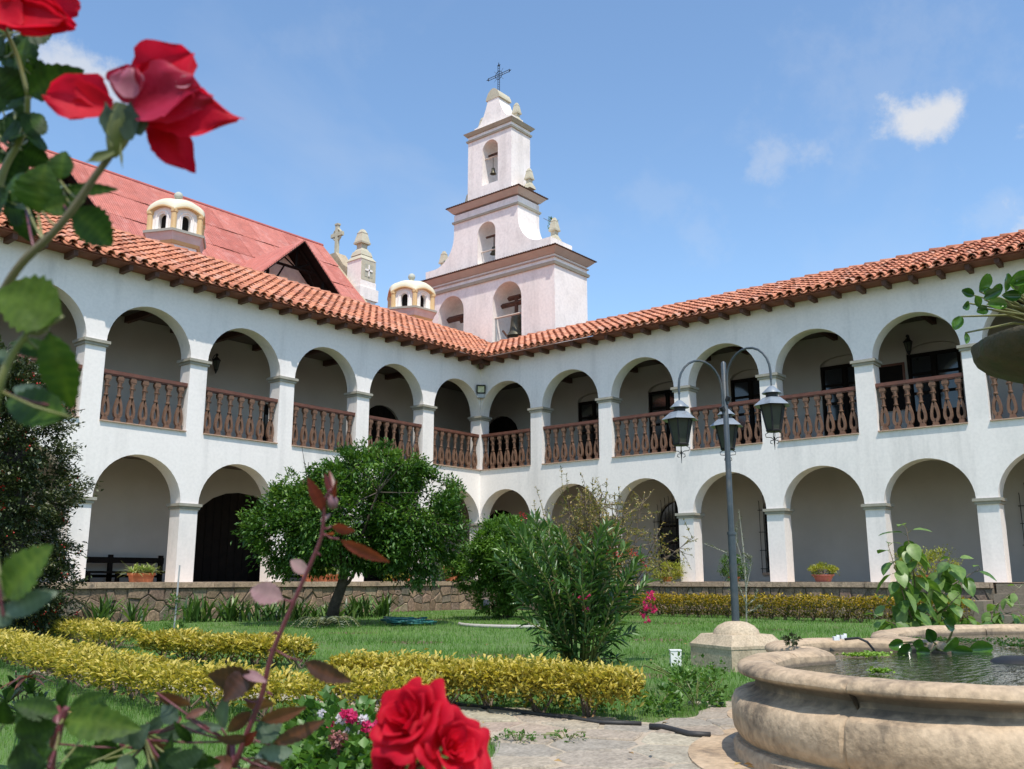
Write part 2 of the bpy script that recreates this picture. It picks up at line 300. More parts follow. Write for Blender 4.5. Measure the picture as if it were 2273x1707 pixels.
def npmesh(name, V, F, m=None, tint=None, smooth=False):
    """fast mesh from arrays; F is (n,3) or (n,4)"""
    me = bpy.data.meshes.new(name); V = np.asarray(V, np.float32); F = np.asarray(F, np.int32)
    k = F.shape[1]
    me.vertices.add(len(V)); me.vertices.foreach_set('co', V.ravel())
    me.loops.add(F.size); me.loops.foreach_set('vertex_index', F.ravel())
    me.polygons.add(len(F)); me.polygons.foreach_set('loop_start', np.arange(0, F.size, k, dtype=np.int32))
    try: me.polygons.foreach_set('loop_total', np.full(len(F), k, np.int32))
    except Exception: pass
    if smooth: me.polygons.foreach_set('use_smooth', np.ones(len(F), bool))
    if tint is not None:
        a = me.attributes.new('tint', 'FLOAT', 'POINT'); a.data.foreach_set('value', np.asarray(tint, np.float32))
    me.update(calc_edges=True); me.validate()
    if m: me.materials.append(m)
    return me
class MB:
    def __init__(s): s.V = []; s.F = []
    def add(s, V, F):
        n = len(s.V); s.V += [Vector(v) for v in V]; s.F += [tuple(i + n for i in f) for f in F]; return s
    def box(s, a, b):
        (x0, y0, z0), (x1, y1, z1) = a, b
        return s.add([(x0, y0, z0), (x1, y0, z0), (x1, y1, z0), (x0, y1, z0), (x0, y0, z1), (x1, y0, z1), (x1, y1, z1), (x0, y1, z1)],
                     [(3, 2, 1, 0), (4, 5, 6, 7), (0, 1, 5, 4), (1, 2, 6, 5), (2, 3, 7, 6), (3, 0, 4, 7)])
    def fbox(s, fr, t0, t1, d0, d1, z0, z1, taper=0):
        """box in a wing frame: along t, inward d, up z"""
        v = [fr(t, d, z) for z in (z0, z1) for t, d in ((t0, d0), (t1, d0), (t1, d1), (t0, d1))]
        return s.add(v, [(3, 2, 1, 0), (4, 5, 6, 7), (0, 1, 5, 4), (1, 2, 6, 5), (2, 3, 7, 6), (3, 0, 4, 7)])
    def prism(s, poly, fn, h0, h1, shrink=None):
        """polygon (a,b) mapped by fn(a,b,h), from h0 to h1; shrink pulls the top ring in"""
        n = len(poly); cx = sum(p[0] for p in poly) / n; cy = sum(p[1] for p in poly) / n
        top = poly if shrink is None else [(cx + (p[0] - cx) * shrink, cy + (p[1] - cy) * shrink) for p in poly]
        V = [fn(p[0], p[1], h0) for p in poly] + [fn(p[0], p[1], h1) for p in top]
        F = [tuple(range(n - 1, -1, -1)), tuple(range(n, 2 * n))] + [(i, (i + 1) % n, n + (i + 1) % n, n + i) for i in range(n)]
        return s.add(V, F)
    def tube(s, pts, rs, n=8, cap=True, closed=False):
        pts = [Vector(p) for p in pts]
        if isinstance(rs, (int, float)): rs = [rs] * len(pts)
        V = []; F = []; ref = Vector((0, 0, 1)); k = len(pts)
        for i, p in enumerate(pts):
            if closed: d = pts[(i + 1) % k] - pts[i - 1]
            else: d = pts[min(i + 1, k - 1)] - pts[max(i - 1, 0)]
            if d.length < 1e-9: d = Vector((0, 0, 1))
            d.normalize()
            if i == 0:
                ref = Vector((0, 0, 1)) if abs(d.z) < .9 else Vector((1, 0, 0))
            a = ref - d * ref.dot(d)
            if a.length < 1e-6: a = d.orthogonal()
            a.normalize(); ref = a; b = d.cross(a)
            for j in range(n):
                q = 2 * math.pi * j / n; V.append(p + (a * math.cos(q) + b * math.sin(q)) * rs[i])
        for i in range(k if closed else k - 1):
            for j in range(n):
                i2 = (i + 1) % k
                F.append((i * n + j, i * n + (j + 1) % n, i2 * n + (j + 1) % n, i2 * n + j))
        if cap and not closed: F += [tuple(range(n - 1, -1, -1)), tuple(range((k - 1) * n, k * n))]
        return s.add(V, F)
    def lathe(s, prof, n=16, c=(0, 0, 0), phase=0, cap=True, sx=1):
        c = Vector(c); V = []; F = []
        for r, z in prof:
            for j in range(n):
                q = 2 * math.pi * j / n + phase; V.append(c + Vector((r * math.cos(q) * sx, r * math.sin(q), z)))
        for i in range(len(prof) - 1):
            for j in range(n): F.append((i * n + j, i * n + (j + 1) % n, (i + 1) * n + (j + 1) % n, (i + 1) * n + j))
        if cap: F += [tuple(range(n - 1, -1, -1)), tuple(range((len(prof) - 1) * n, len(prof) * n))]
        return s.add(V, F)
    def ball(s, c, r, n=10, sz=1):
        k = n // 2
        return s.lathe([(max(r * math.sin(math.pi * i / k), 1e-4), -r * sz * math.cos(math.pi * i / k)) for i in range(k + 1)], n, c, cap=False)
    def mesh(s, name, m=None, smooth=False, fix=True):
        me = bpy.data.meshes.new(name); me.from_pydata([tuple(v) for v in s.V], [], s.F)
        if fix:
            bm = bmesh.new(); bm.from_mesh(me); bmesh.ops.recalc_face_normals(bm, faces=bm.faces); bm.to_mesh(me); bm.free()
        if smooth:
            for p in me.polygons: p.use_smooth = True
        if smooth == 'auto':
            me.set_sharp_from_angle(angle=rad(38))
        if m: me.materials.append(m)
        me.update(); return me
    def build(s, name, m, parent=None, smooth=False, fix=True):
        return link(name, s.mesh(name, m, smooth, fix), parent)

# ------------------------------------------------------------------ wall with openings, drawn as vertical strips
def strip_wall(fn, t0, t1, bot, top, holes, thick, nseg=14, breaks=(), d0=0.0):
    """fn(t,d,z) maps to space; bot/top are functions of (t, side); holes: (ta, tb, zb, zs, rise)"""
    ts = {t0, t1, *breaks}
    for ta, tb, zb, zs, rise in holes:
        for i in range(nseg + 1):
            q = math.pi * i / nseg; ts.add(round((ta + tb) / 2 - (tb - ta) / 2 * math.cos(q), 5))
        ts.add(round(ta, 5)); ts.add(round(tb, 5))
    ts = sorted(t for t in ts if t0 - 1e-6 <= t <= t1 + 1e-6)
    def spans(t, side):
        mid_t = t + side * 1e-4; sp = []; z = bot(t, side)
        hs = []
        for ta, tb, zb, zs, rise in holes:
            if ta < mid_t < tb:
                u = min(1, abs(t - (ta + tb) / 2) / ((tb - ta) / 2)); hs.append((zb, zs + rise * math.sqrt(max(0, 1 - u * u))))
        for zb, zt in sorted(hs): sp.append((z, zb)); z = zt
        sp.append((z, top(t, side))); return sp
    mb = MB(); dd = d0 + thick
    for a, b in zip(ts, ts[1:]):
        A = spans(a, 1); B = spans(b, -1)
        for (a0, a1), (b0, b1) in zip(A, B):
            if a1 - a0 < 1e-5 and b1 - b0 < 1e-5: continue
            V = [fn(a, d0, a0), fn(b, d0, b0), fn(b, d0, b1), fn(a, d0, a1), fn(a, dd, a0), fn(b, dd, b0), fn(b, dd, b1), fn(a, dd, a1)]
            mb.add(V, [(0, 1, 2, 3), (7, 6, 5, 4), (3, 2, 6, 7), (0, 4, 5, 1)])
    for t in ts:
        L = spans(t, -1) if t > t0 + 1e-6 else []; Rr = spans(t, 1) if t < t1 - 1e-6 else []
        zs = sorted({z for s in L + Rr for z in s})
        for za, zb in zip(zs, zs[1:]):
            if zb - za < 1e-4: continue
            m_ = (za + zb) / 2
            inL = any(s[0] < m_ < s[1] for s in L); inR = any(s[0] < m_ < s[1] for s in Rr)
            if inL != inR: mb.add([fn(t, d0, za), fn(t, dd, za), fn(t, dd, zb), fn(t, d0, zb)], [(0, 1, 2, 3)])
    return mb
def merge(me, dist=1e-4, sharp=35):
    bm = bmesh.new(); bm.from_mesh(me); bmesh.ops.remove_doubles(bm, verts=bm.verts, dist=dist)
    bmesh.ops.recalc_face_normals(bm, faces=bm.faces); bm.to_mesh(me); bm.free()
    for p in me.polygons: p.use_smooth = True
    me.set_sharp_from_angle(angle=rad(sharp)); return me

# ------------------------------------------------------------------ leaves, blades, crowns (arrays)
def unit(a): return a / np.maximum(np.linalg.norm(a, axis=1, keepdims=True), 1e-9)
def leaves(P, D, L, W, fold=.18, droop=.15, tint=None, up=None):
    """one folded four-point leaf per row; returns V, F, tint"""
    n = len(P); D = unit(D)
    ref = np.tile(np.array([[0, 0, 1.]]), (n, 1)) if up is None else unit(up)
    ref = ref + NR.normal(0, .35, (n, 3))
    S = unit(np.cross(D, ref)); Nn = np.cross(S, D)
    L = np.broadcast_to(L, (n,))[:, None]; W = np.broadcast_to(W, (n,))[:, None]
    b = P; l = P + D * L * .45 + S * W * .5 + Nn * W * fold; r = P + D * L * .45 - S * W * .5 + Nn * W * fold
    tp = P + D * L - Nn * L * droop
    V = np.stack([b, l, tp, r], 1).reshape(-1, 3)
    i = np.arange(n)[:, None] * 4
    F = np.concatenate([i + np.array([[0, 2, 1]]), i + np.array([[0, 3, 2]])], 0)
    if tint is None: tint = NR.rand(n)
    return V, F, np.repeat(tint, 4)
def straps(P, D, L, W, tint=None, curl=.6, seg=4):
    """arching strap leaves (ribbons)"""
    n = len(P); D = unit(D); H = D.copy(); H[:, 2] = 0; H = unit(H)
    S = unit(np.cross(H, np.tile(np.array([[0, 0, 1.]]), (n, 1))))
    L = np.broadcast_to(L, (n,))[:, None]; W = np.broadcast_to(W, (n,))[:, None]; c = np.broadcast_to(curl, (n,))[:, None]
    rows = []
    for k in range(seg + 1):
        u = k / seg; p = P + D * L * u + H * L * .25 * c * u * u - np.array([[0, 0, 1.]]) * L * c * u * u * .75
        wd = W * .5 * (1 - u ** 2.2) * (.55 + 1.4 * min(u, .35))
        rows += [p + S * wd, p - S * wd]
    V = np.stack(rows, 1).reshape(-1, 3); q = 2 * (seg + 1); i = np.arange(n)[:, None] * q
    F = np.concatenate([i + np.array([[2 * k, 2 * k + 1, 2 * k + 3, 2 * k + 2]]) for k in range(seg)], 0)
    if tint is None: tint = NR.rand(n)
    return V, F, np.repeat(tint, q)
def leafobj(name, m, parent, parts, kind=None):
    Vs, Fs, Ts = [], [], []; n = 0
    for V, F, T in parts: Vs.append(V); Fs.append(F + n); Ts.append(T); n += len(V)
    o = link(name, npmesh(name, np.concatenate(Vs), np.concatenate(Fs), m, np.concatenate(Ts)), parent)
    if kind: o['kind'] = kind
    return o
def rnd_dirs(n): return unit(NR.normal(0, 1, (n, 3)))
def crown(c, r, n, clumps, L, W, spread=.28, shell=.55, flat=0, uplift=.3, zmin=None, tintbias=0):
    """leaves in clumps through an uneven ellipsoid"""
    c = np.array(c); r = np.array(r)
    d = rnd_dirs(clumps); rr = shell + (1 - shell) * NR.rand(clumps, 1) ** .6
    lump = 1 + .16 * np.sin(d[:, :1] * 5 + 1.3) * np.cos(d[:, 1:2] * 4 + d[:, 2:3] * 6)
    cc = c + d * r * rr * lump
    k = NR.randint(0, clumps, n); sz = spread * (.6 + .8 * NR.rand(clumps))
    P = cc[k] + NR.normal(0, 1, (n, 3)) * sz[k][:, None] * np.minimum(r, r.mean()) * .5
    D = unit((P - c) / r) + NR.normal(0, .7, (n, 3)) + np.array([[0, 0, uplift]])
    ct = NR.rand(clumps)
    t = np.clip(.5 * ct[k] + .5 * NR.rand(n) + tintbias, 0, 1)
    if zmin is not None:
        ok = P[:, 2] > zmin; P, D, t = P[ok], D[ok], t[ok]
    m_ = len(P)
    return leaves(P, D, L * (.7 + .6 * NR.rand(m_)), W * (.7 + .6 * NR.rand(m_)), tint=t), cc
def rich_leaf(L, W, m, curl=.2, fold=.25, nseg=7, serr=0.0, seed=0, tint=.5, name='leaf'):
    """a full leaf blade along +X with midrib fold, curl, wavy toothed edge, in its own coordinates"""
    rr = random.Random(seed); V = []; F = []; TT = []
    for i in range(nseg + 1):
        u = i / nseg; wd = W * .5 * (math.sin(math.pi * min(1, u ** .82)) ** .8 if 0 < u < 1 else 0.0)
        x = L * u; z = -curl * L * u * u
        for k, s in enumerate((-1, -.5, 0, .5, 1)):
            e = (1 + serr * (1 if i % 2 else -1)) if abs(s) == 1 else 1
            V.append((x + (serr * L * .12 * (i % 2) if abs(s) == 1 else 0) + abs(s) * L * .05 * (1 - u), s * wd * e, z + abs(s) * wd * fold + (rr.random() - .5) * wd * .10 + (.045 * wd if i % 2 and 0 < abs(s) < 1 else 0)))
            TT.append(min(1, max(0, tint + (.38 if s == 0 else 0) + (-.12 if i % 2 else .10) * (abs(s) < 1) + (rr.random() - .5) * .12)))
    for i in range(nseg):
        for k in range(4): a = i * 5 + k; F.append((a, a + 1, a + 6, a + 5))
    me = npmesh(name, V, F, m, tint=TT, smooth=True)
    return me
def rotx(dir_, up=Vector((0, 0, 1))):
    """rotation taking +X to dir_ with +Z near up"""
    x = Vector(dir_).normalized(); z = Vector(up) - x * x.dot(Vector(up))
    if z.length < 1e-4: z = x.orthogonal()
    z.normalize(); y = z.cross(x)
    return Matrix(((x.x, y.x, z.x), (x.y, y.y, z.y), (x.z, y.z, z.z))).to_quaternion()

# ================================================================== THE SETTING
GZ = -0.8
def sheet(name, pts, z, m, kind='structure', div=0):
    me = bpy.data.meshes.new(name); me.from_pydata([(p[0], p[1], z) for p in pts], [], [tuple(range(len(pts)))]); me.materials.append(m)
    o = link(name, me); o['kind'] = kind; return o
sheet('ground', [(-400, -400), (400, -400), (400, 400), (-400, 400)], GZ - .012, M['soil'])
# the lawn: gently uneven
g = 90; xs = np.linspace(-24, -.85, g); ys = np.linspace(-24, -.85, g)
V = [(x, y, GZ + .012 * math.sin(x * 1.7 + y * .6) * math.cos(y * 1.3) - .002) for y in ys for x in xs]
F = [(j * g + i, j * g + i + 1, (j + 1) * g + i + 1, (j + 1) * g + i) for j in range(g - 1) for i in range(g - 1)]
lawn = link('lawn', npmesh('lawn', V, F, M['lawn'], smooth=True)); lawn['kind'] = 'structure'

def cells(seeds, bounds, k=26):
    """Voronoi cells inside bounds (x0,y0,x1,y1)"""
    S = np.array(seeds); outc = []
    x0, y0, x1, y1 = bounds
    for i, s in enumerate(S):
        poly = [(x0, y0), (x1, y0), (x1, y1), (x0, y1)]
        dd = ((S - s) ** 2).sum(1); idx = np.argsort(dd)[1:k]
        for j in idx:
            m_ = (S[j] + s) / 2; nrm = S[j] - s; new = []
            for a in range(len(poly)):
                p, q = poly[a], poly[(a + 1) % len(poly)]
                dp = (p[0] - m_[0]) * nrm[0] + (p[1] - m_[1]) * nrm[1]; dq = (q[0] - m_[0]) * nrm[0] + (q[1] - m_[1]) * nrm[1]
                if dp <= 0: new.append(p)
                if (dp < 0) != (dq < 0): u = dp / (dp - dq); new.append((p[0] + (q[0] - p[0]) * u, p[1] + (q[1] - p[1]) * u))
            poly = new
            if len(poly) < 3: break
        outc.append(poly if len(poly) >= 3 else None)
    return outc
def inset(poly, g_):
    n = len(poly); cx = sum(p[0] for p in poly) / n; cy = sum(p[1] for p in poly) / n
    # move each edge inwards
    area = sum(poly[i][0] * poly[(i + 1) % n][1] - poly[(i + 1) % n][0] * poly[i][1] for i in range(n)) / 2
    if area < 0: poly = poly[::-1]
    new = list(poly)
    for i in range(n):
        p, q = poly[i], poly[(i + 1) % n]; ex, ey = q[0] - p[0], q[1] - p[1]; L = math.hypot(ex, ey)
        if L < 1e-6: continue
        nx, ny = -ey / L, ex / L; m_ = (p[0] + nx * g_, p[1] + ny * g_); o2 = []
        for a in range(len(new)):
            u, v = new[a], new[(a + 1) % len(new)]
            du = (u[0] - m_[0]) * nx + (u[1] - m_[1]) * ny; dv = (v[0] - m_[0]) * nx + (v[1] - m_[1]) * ny
            if du >= 0: o2.append(u)
            if (du < 0) != (dv < 0): k = du / (du - dv); o2.append((u[0] + (v[0] - u[0]) * k, u[1] + (v[1] - u[1]) * k))
        new = o2
        if len(new) < 3: return None
    # drop tiny edges
    outp = [p for i, p in enumerate(new) if math.hypot(p[0] - new[i - 1][0], p[1] - new[i - 1][1]) > g_ * .5]
    return outp if len(outp) >= 3 else None
def inside(p, poly):
    c = False; n = len(poly)
    for i in range(n):
        a, b = poly[i], poly[(i + 1) % n]
        if (a[1] > p[1]) != (b[1] > p[1]) and p[0] < (b[0] - a[0]) * (p[1] - a[1]) / (b[1] - a[1]) + a[0]: c = not c
    return c
# ---- stone path
PATH = [(-17.35, -10.2), (-16.98, -14.8), (-16.88, -15.6), (-16.80, -16.36), (-16.35, -16.42), (-15.6, -16.2), (-14.6, -16.6), (-12.6, -16.1), (-11.4, -16.6), (-10.6, -18), (-12.5, -22.5), (-17, -23.4), (-19.6, -22), (-20.2, -20.0), (-19.6, -18.2), (-18.85, -17.0), (-18.42, -16.42), (-18.05, -16.2), (-17.55, -15.6), (-17.45, -14.8), (-17.75, -12.5), (-17.8, -10.2)]
path = sheet('path', PATH, GZ + .016, M['grout'])
rp = random.Random(5); seeds = []
tries = 0
while tries < 14000 and len(seeds) < 760:
    tries += 1; p = (rp.uniform(-20.3, -10.6), rp.uniform(-23.4, -10.2))
    if not inside(p, PATH): continue
    dm = .20 + .22 * rp.random()
    if all((p[0] - s[0]) ** 2 + (p[1] - s[1]) ** 2 > dm * dm for s in seeds): seeds.append(p)
ring = []
for i in range(len(PATH)):
    a, b = PATH[i], PATH[(i + 1) % len(PATH)]; L = math.hypot(b[0] - a[0], b[1] - a[1]); n = max(1, int(L / .3))
    for k in range(n):
        u = k / n; x, y = a[0] + (b[0] - a[0]) * u, a[1] + (b[1] - a[1]) * u; ex, ey = (b[1] - a[1]) / L, -(b[0] - a[0]) / L
        for sg in (1, -1):
            q = (x + ex * .16 * sg, y + ey * .16 * sg)
            if not inside(q, PATH): ring.append(q)
cc = cells(seeds + ring, (-21, -24, -10, -9.5))[:len(seeds)]
def see_key(p):
    d = Vector((p[0], p[1], GZ)) - CAM; z = d.dot(FW)
    vis = z > .5 and abs(d.dot(RT) / z) < .60 and d.dot(UP) / z > -.46
    return (0 if vis else 1, z)
order = sorted(range(len(seeds)), key=lambda i: see_key(seeds[i])); single = set(order[:296]); rest = MB()
for i, poly in enumerate(cc):
    if not poly: continue
    gap = .009 + .011 * rp.random()
    poly = inset(poly, gap)
    if not poly: continue
    # a rougher outline
    pts = []
    for k in range(len(poly)):
        a, b = poly[k], poly[(k + 1) % len(poly)]; L = math.hypot(b[0] - a[0], b[1] - a[1])
        pts.append((a[0] + rp.uniform(-.006, .006), a[1] + rp.uniform(-.006, .006)))
        if L > .12 and len(poly) < 9: pts.append(((a[0] + b[0]) / 2 + rp.uniform(-.014, .014), (a[1] + b[1]) / 2 + rp.uniform(-.014, .014)))
    tx, ty = rp.uniform(-.012, .012), rp.uniform(-.012, .012); cx, cy = seeds[i]; hh = rp.uniform(.018, .030)
    mb = MB().prism(pts, lambda a, b, h: (a, b, GZ + h + (a - cx) * tx + (b - cy) * ty if h > .002 else GZ + .001), 0, hh)
    n = len(pts)
    # small chamfer ring
    mb2 = MB() if i in single else rest; top = [((cx + (p[0] - cx) * .955), (cy + (p[1] - cy) * .955)) for p in pts]
    fz = lambda p, h: (p[0], p[1], GZ + h + (p[0] - cx) * tx + (p[1] - cy) * ty)
    mb2.add([(p[0], p[1], GZ + .001) for p in pts] + [fz(p, hh - .008) for p in pts] + [fz(p, hh) for p in top],
            [(a, (a + 1) % n, n + (a + 1) % n, n + a) for a in range(n)] + [(n + a, n + (a + 1) % n, 2 * n + (a + 1) % n, 2 * n + a) for a in range(n)] + [tuple(range(2 * n, 3 * n))])
    if i in single: mb2.build('flagstone', M['flag'], path)

if rest.V: tag(rest.build('flagstone_field', M['flag'], path), kind='stuff')
# ---- terrace in front of the arcades: floor, coping, rubble wall
def frL(t, d, z): return Vector((-t, d, z))
def frR(t, d, z): return Vector((d, -t, z))
TF = .8
me = bpy.data.meshes.new('terrace_floor')
me.from_pydata([(-18, -TF + .02, -.004), (-TF + .02, -TF + .02, -.004), (-TF + .02, -18, -.004), (2.75, -18, -.004), (2.75, 2.75, -.004), (-18, 2.75, -.004)], [], [(0, 1, 2, 3, 4, 5)])
me.materials.append(M['floor']); tf = link('terrace_floor', me); tf['kind'] = 'structure'
def terrace_wall(fr, t0, t1, label, t_in, gaps=()):
    w_ = thing('terrace_wall', label, 'retaining wall', fr((t0 + t1) / 2, -TF, GZ), 'retaining walls of the terrace')
    MB().fbox(fr, t_in, t1, -TF + .03, -TF + .35, GZ - .05, -.11).build('mortar_core', M['mortar'], w_)
    rs = random.Random(int(t1 * 10)); t = t_in
    while t < t1:
        L = rs.uniform(.75, 1.05); mb = MB(); j = rs.uniform(-.008, .008)
        mb.fbox(fr, t + .006, min(t + L, t1) - .006, -TF - .05 + j, -TF + .33, -.115 + j * .4, -.001 + j * .3)
        o = mb.build('coping_stone', M['coping'], w_); bv = None
        t += L
    # rubble stones: irregular cells in rows
    sd = []; rows = [GZ + .12, GZ + .33, GZ + .54]
    for z in rows:
        t = t_in + rs.random() * .2
        while t < t1:
            sd.append((t, z + rs.uniform(-.045, .045))); t += rs.choice((.13, .2, .26, .34, .46)) * rs.uniform(.85, 1.15)
    cs = cells(sd, (t_in, GZ - .02, t1, -.125), 14)
    for s, poly in zip(sd, cs):
        if not poly: continue
        poly = inset(poly, rs.uniform(.005, .012))
        if not poly: continue
        n = len(poly); cx = sum(p[0] for p in poly) / n; cz = sum(p[1] for p in poly) / n; pr_ = rs.uniform(.02, .055); sk = rs.uniform(-.08, .08)
        poly = [(p[0] + rs.uniform(-.01, .01), p[1] + rs.uniform(-.008, .008)) for p in poly]
        t2 = [(cx + (p[0] - cx) * .86, cz + (p[1] - cz) * .84) for p in poly]
        mb = MB().add([fr(p[0], -TF + .031, p[1]) for p in poly] + [fr(p[0], -TF + .03 - pr_ * .6, p[1]) for p in poly] + [fr(p[0], -TF + .03 - pr_ + (p[1] - cz) * sk, p[1]) for p in t2],
                      [(a, (a + 1) % n, n + (a + 1) % n, n + a) for a in range(n)] + [(n + a, n + (a + 1) % n, 2 * n + (a + 1) % n, 2 * n + a) for a in range(n)] + [tuple(range(2 * n, 3 * n))])
        mb.build('stone', M['wallstone'], w_)
    return w_
terrace_wall(frL, 0, 15.5, 'rubble stone retaining wall with pale coping below the left arcade, behind the lilies', TF)
terrace_wall(frR, 0, 14.7, 'rubble stone retaining wall with dark stained coping behind the right clipped hedge', TF + .31)

# ================================================================== ARCADE WINGS
LV_SILL, LV_CB, LV_CT, LV_LCB, LV_LCT, LV_TOP = 3.44, 5.05, 5.18, 1.64, 1.77, 6.97
THK = .42
# baluster: base block, stirrup loop, collar, fluted neck, cap (own coordinates: x across, y depth, z up)
def baluster_mesh():
    mb = MB()
    mb.box((-.070, -.045, 0), (.070, .045, .045)).box((-.058, -.040, .045), (.058, .040, .10))
    # loop: outer and inner teardrop, thick ring
    n = 14; ov = []; iv = []
    for k in range(n + 1):
        q = math.pi * k / n           # 0 top .. pi bottom
        wo = .080 * math.sin(q) ** .75 * (1 - .42 * math.cos(q)) if 0 < k < n else .0
        zo = .335 + .235 * math.cos(q)
        wi = .040 * math.sin(q) ** .8 * (1 - .5 * math.cos(q)) if 0 < k < n else 0
        zi = .305 + .135 * math.cos(q)
        ov.append((wo + (.022 if k == 0 else .012), zo)); iv.append((wi, zi))
    for sx in (1, -1):
        V = []
        for y in (-.036, .036):
            for (wo, zo), (wi, zi) in zip(ov, iv): V += [(sx * wo, y, zo), (sx * wi, y, zi)]
        m_ = 2 * (n + 1); F = []
        for k in range(n):
            a = 2 * k
            F += [(a, a + 2, a + 3, a + 1), (m_ + a, m_ + a + 1, m_ + a + 3, m_ + a + 2), (a, m_ + a, m_ + a + 2, a + 2), (a + 1, a + 3, m_ + a + 3, m_ + a + 1)]
        mb.add(V, F)
    mb.lathe([(.030, .56), (.052, .575), (.055, .60), (.034, .615)], 10)          # collar
    mb.lathe([(.036, .60), (.040, .70), (.048, .82), (.056, .90)], 8, sx=1.0)     # neck
    for sx in (-1, 1): mb.tube([(sx * .030, -.038, .79), (sx * .056, -.03, .80), (sx * .062, -.02, .765), (sx * .046, -.03, .755)], .011, 5)
    mb.lathe([(.050, .78), (.060, .79), (.050, .80)], 8)
    mb.box((-.060, -.045, .90), (.060, .045, .935)).box((-.072, -.052, .935), (.072, .052, 1.0)).box((-.06, -.05, 1.0), (.06, .05, 1.06))
    return mb.mesh('baluster', M['wood_bal'], 'auto')
BAL = baluster_mesh()
# barrel tile, own coordinates: x across, y up the slope, z off the roof; dark underside seen at the mouth
def tile_arrays(r0=.098, r1=.082, L=.43, n=6):
    V = []; F = []
    for y, r in ((0, r0), (L, r1)):
        for rr in (r, r - .016):
            for k in range(n + 1):
                q = math.pi * k / n; V.append((rr * math.cos(q), y, rr * math.sin(q) * .95 + (.035 if y == 0 else .0)))
    m_ = n + 1
    for k in range(n):
        F += [(k, k + 1, 2 * m_ + k + 1, 2 * m_ + k), (m_ + k + 1, m_ + k, 3 * m_ + k, 3 * m_ + k + 1), (k + 1, k, m_ + k, m_ + k + 1)]
    return np.array(V), np.array(F)
TV, TFc = tile_arrays()
TILES = [npmesh('tile', TV * np.array([[s, 1, s]]), TFc, M['tile'], smooth=False) for s in (1.0, 1.03, .97)]
for me in TILES:
    for p in me.polygons: p.use_smooth = True
    me.set_sharp_from_angle(angle=rad(50))
def inview(p, mg=30):
    d = p - CAM; z = d.dot(FW)
    if z < .1: return False
    x = 1136.5 + FPX * d.dot(RT) / z; y = 853.5 - FPX * d.dot(UP) / z
    return -mg < x < 2273 + mg and -mg < y < 1707 + mg

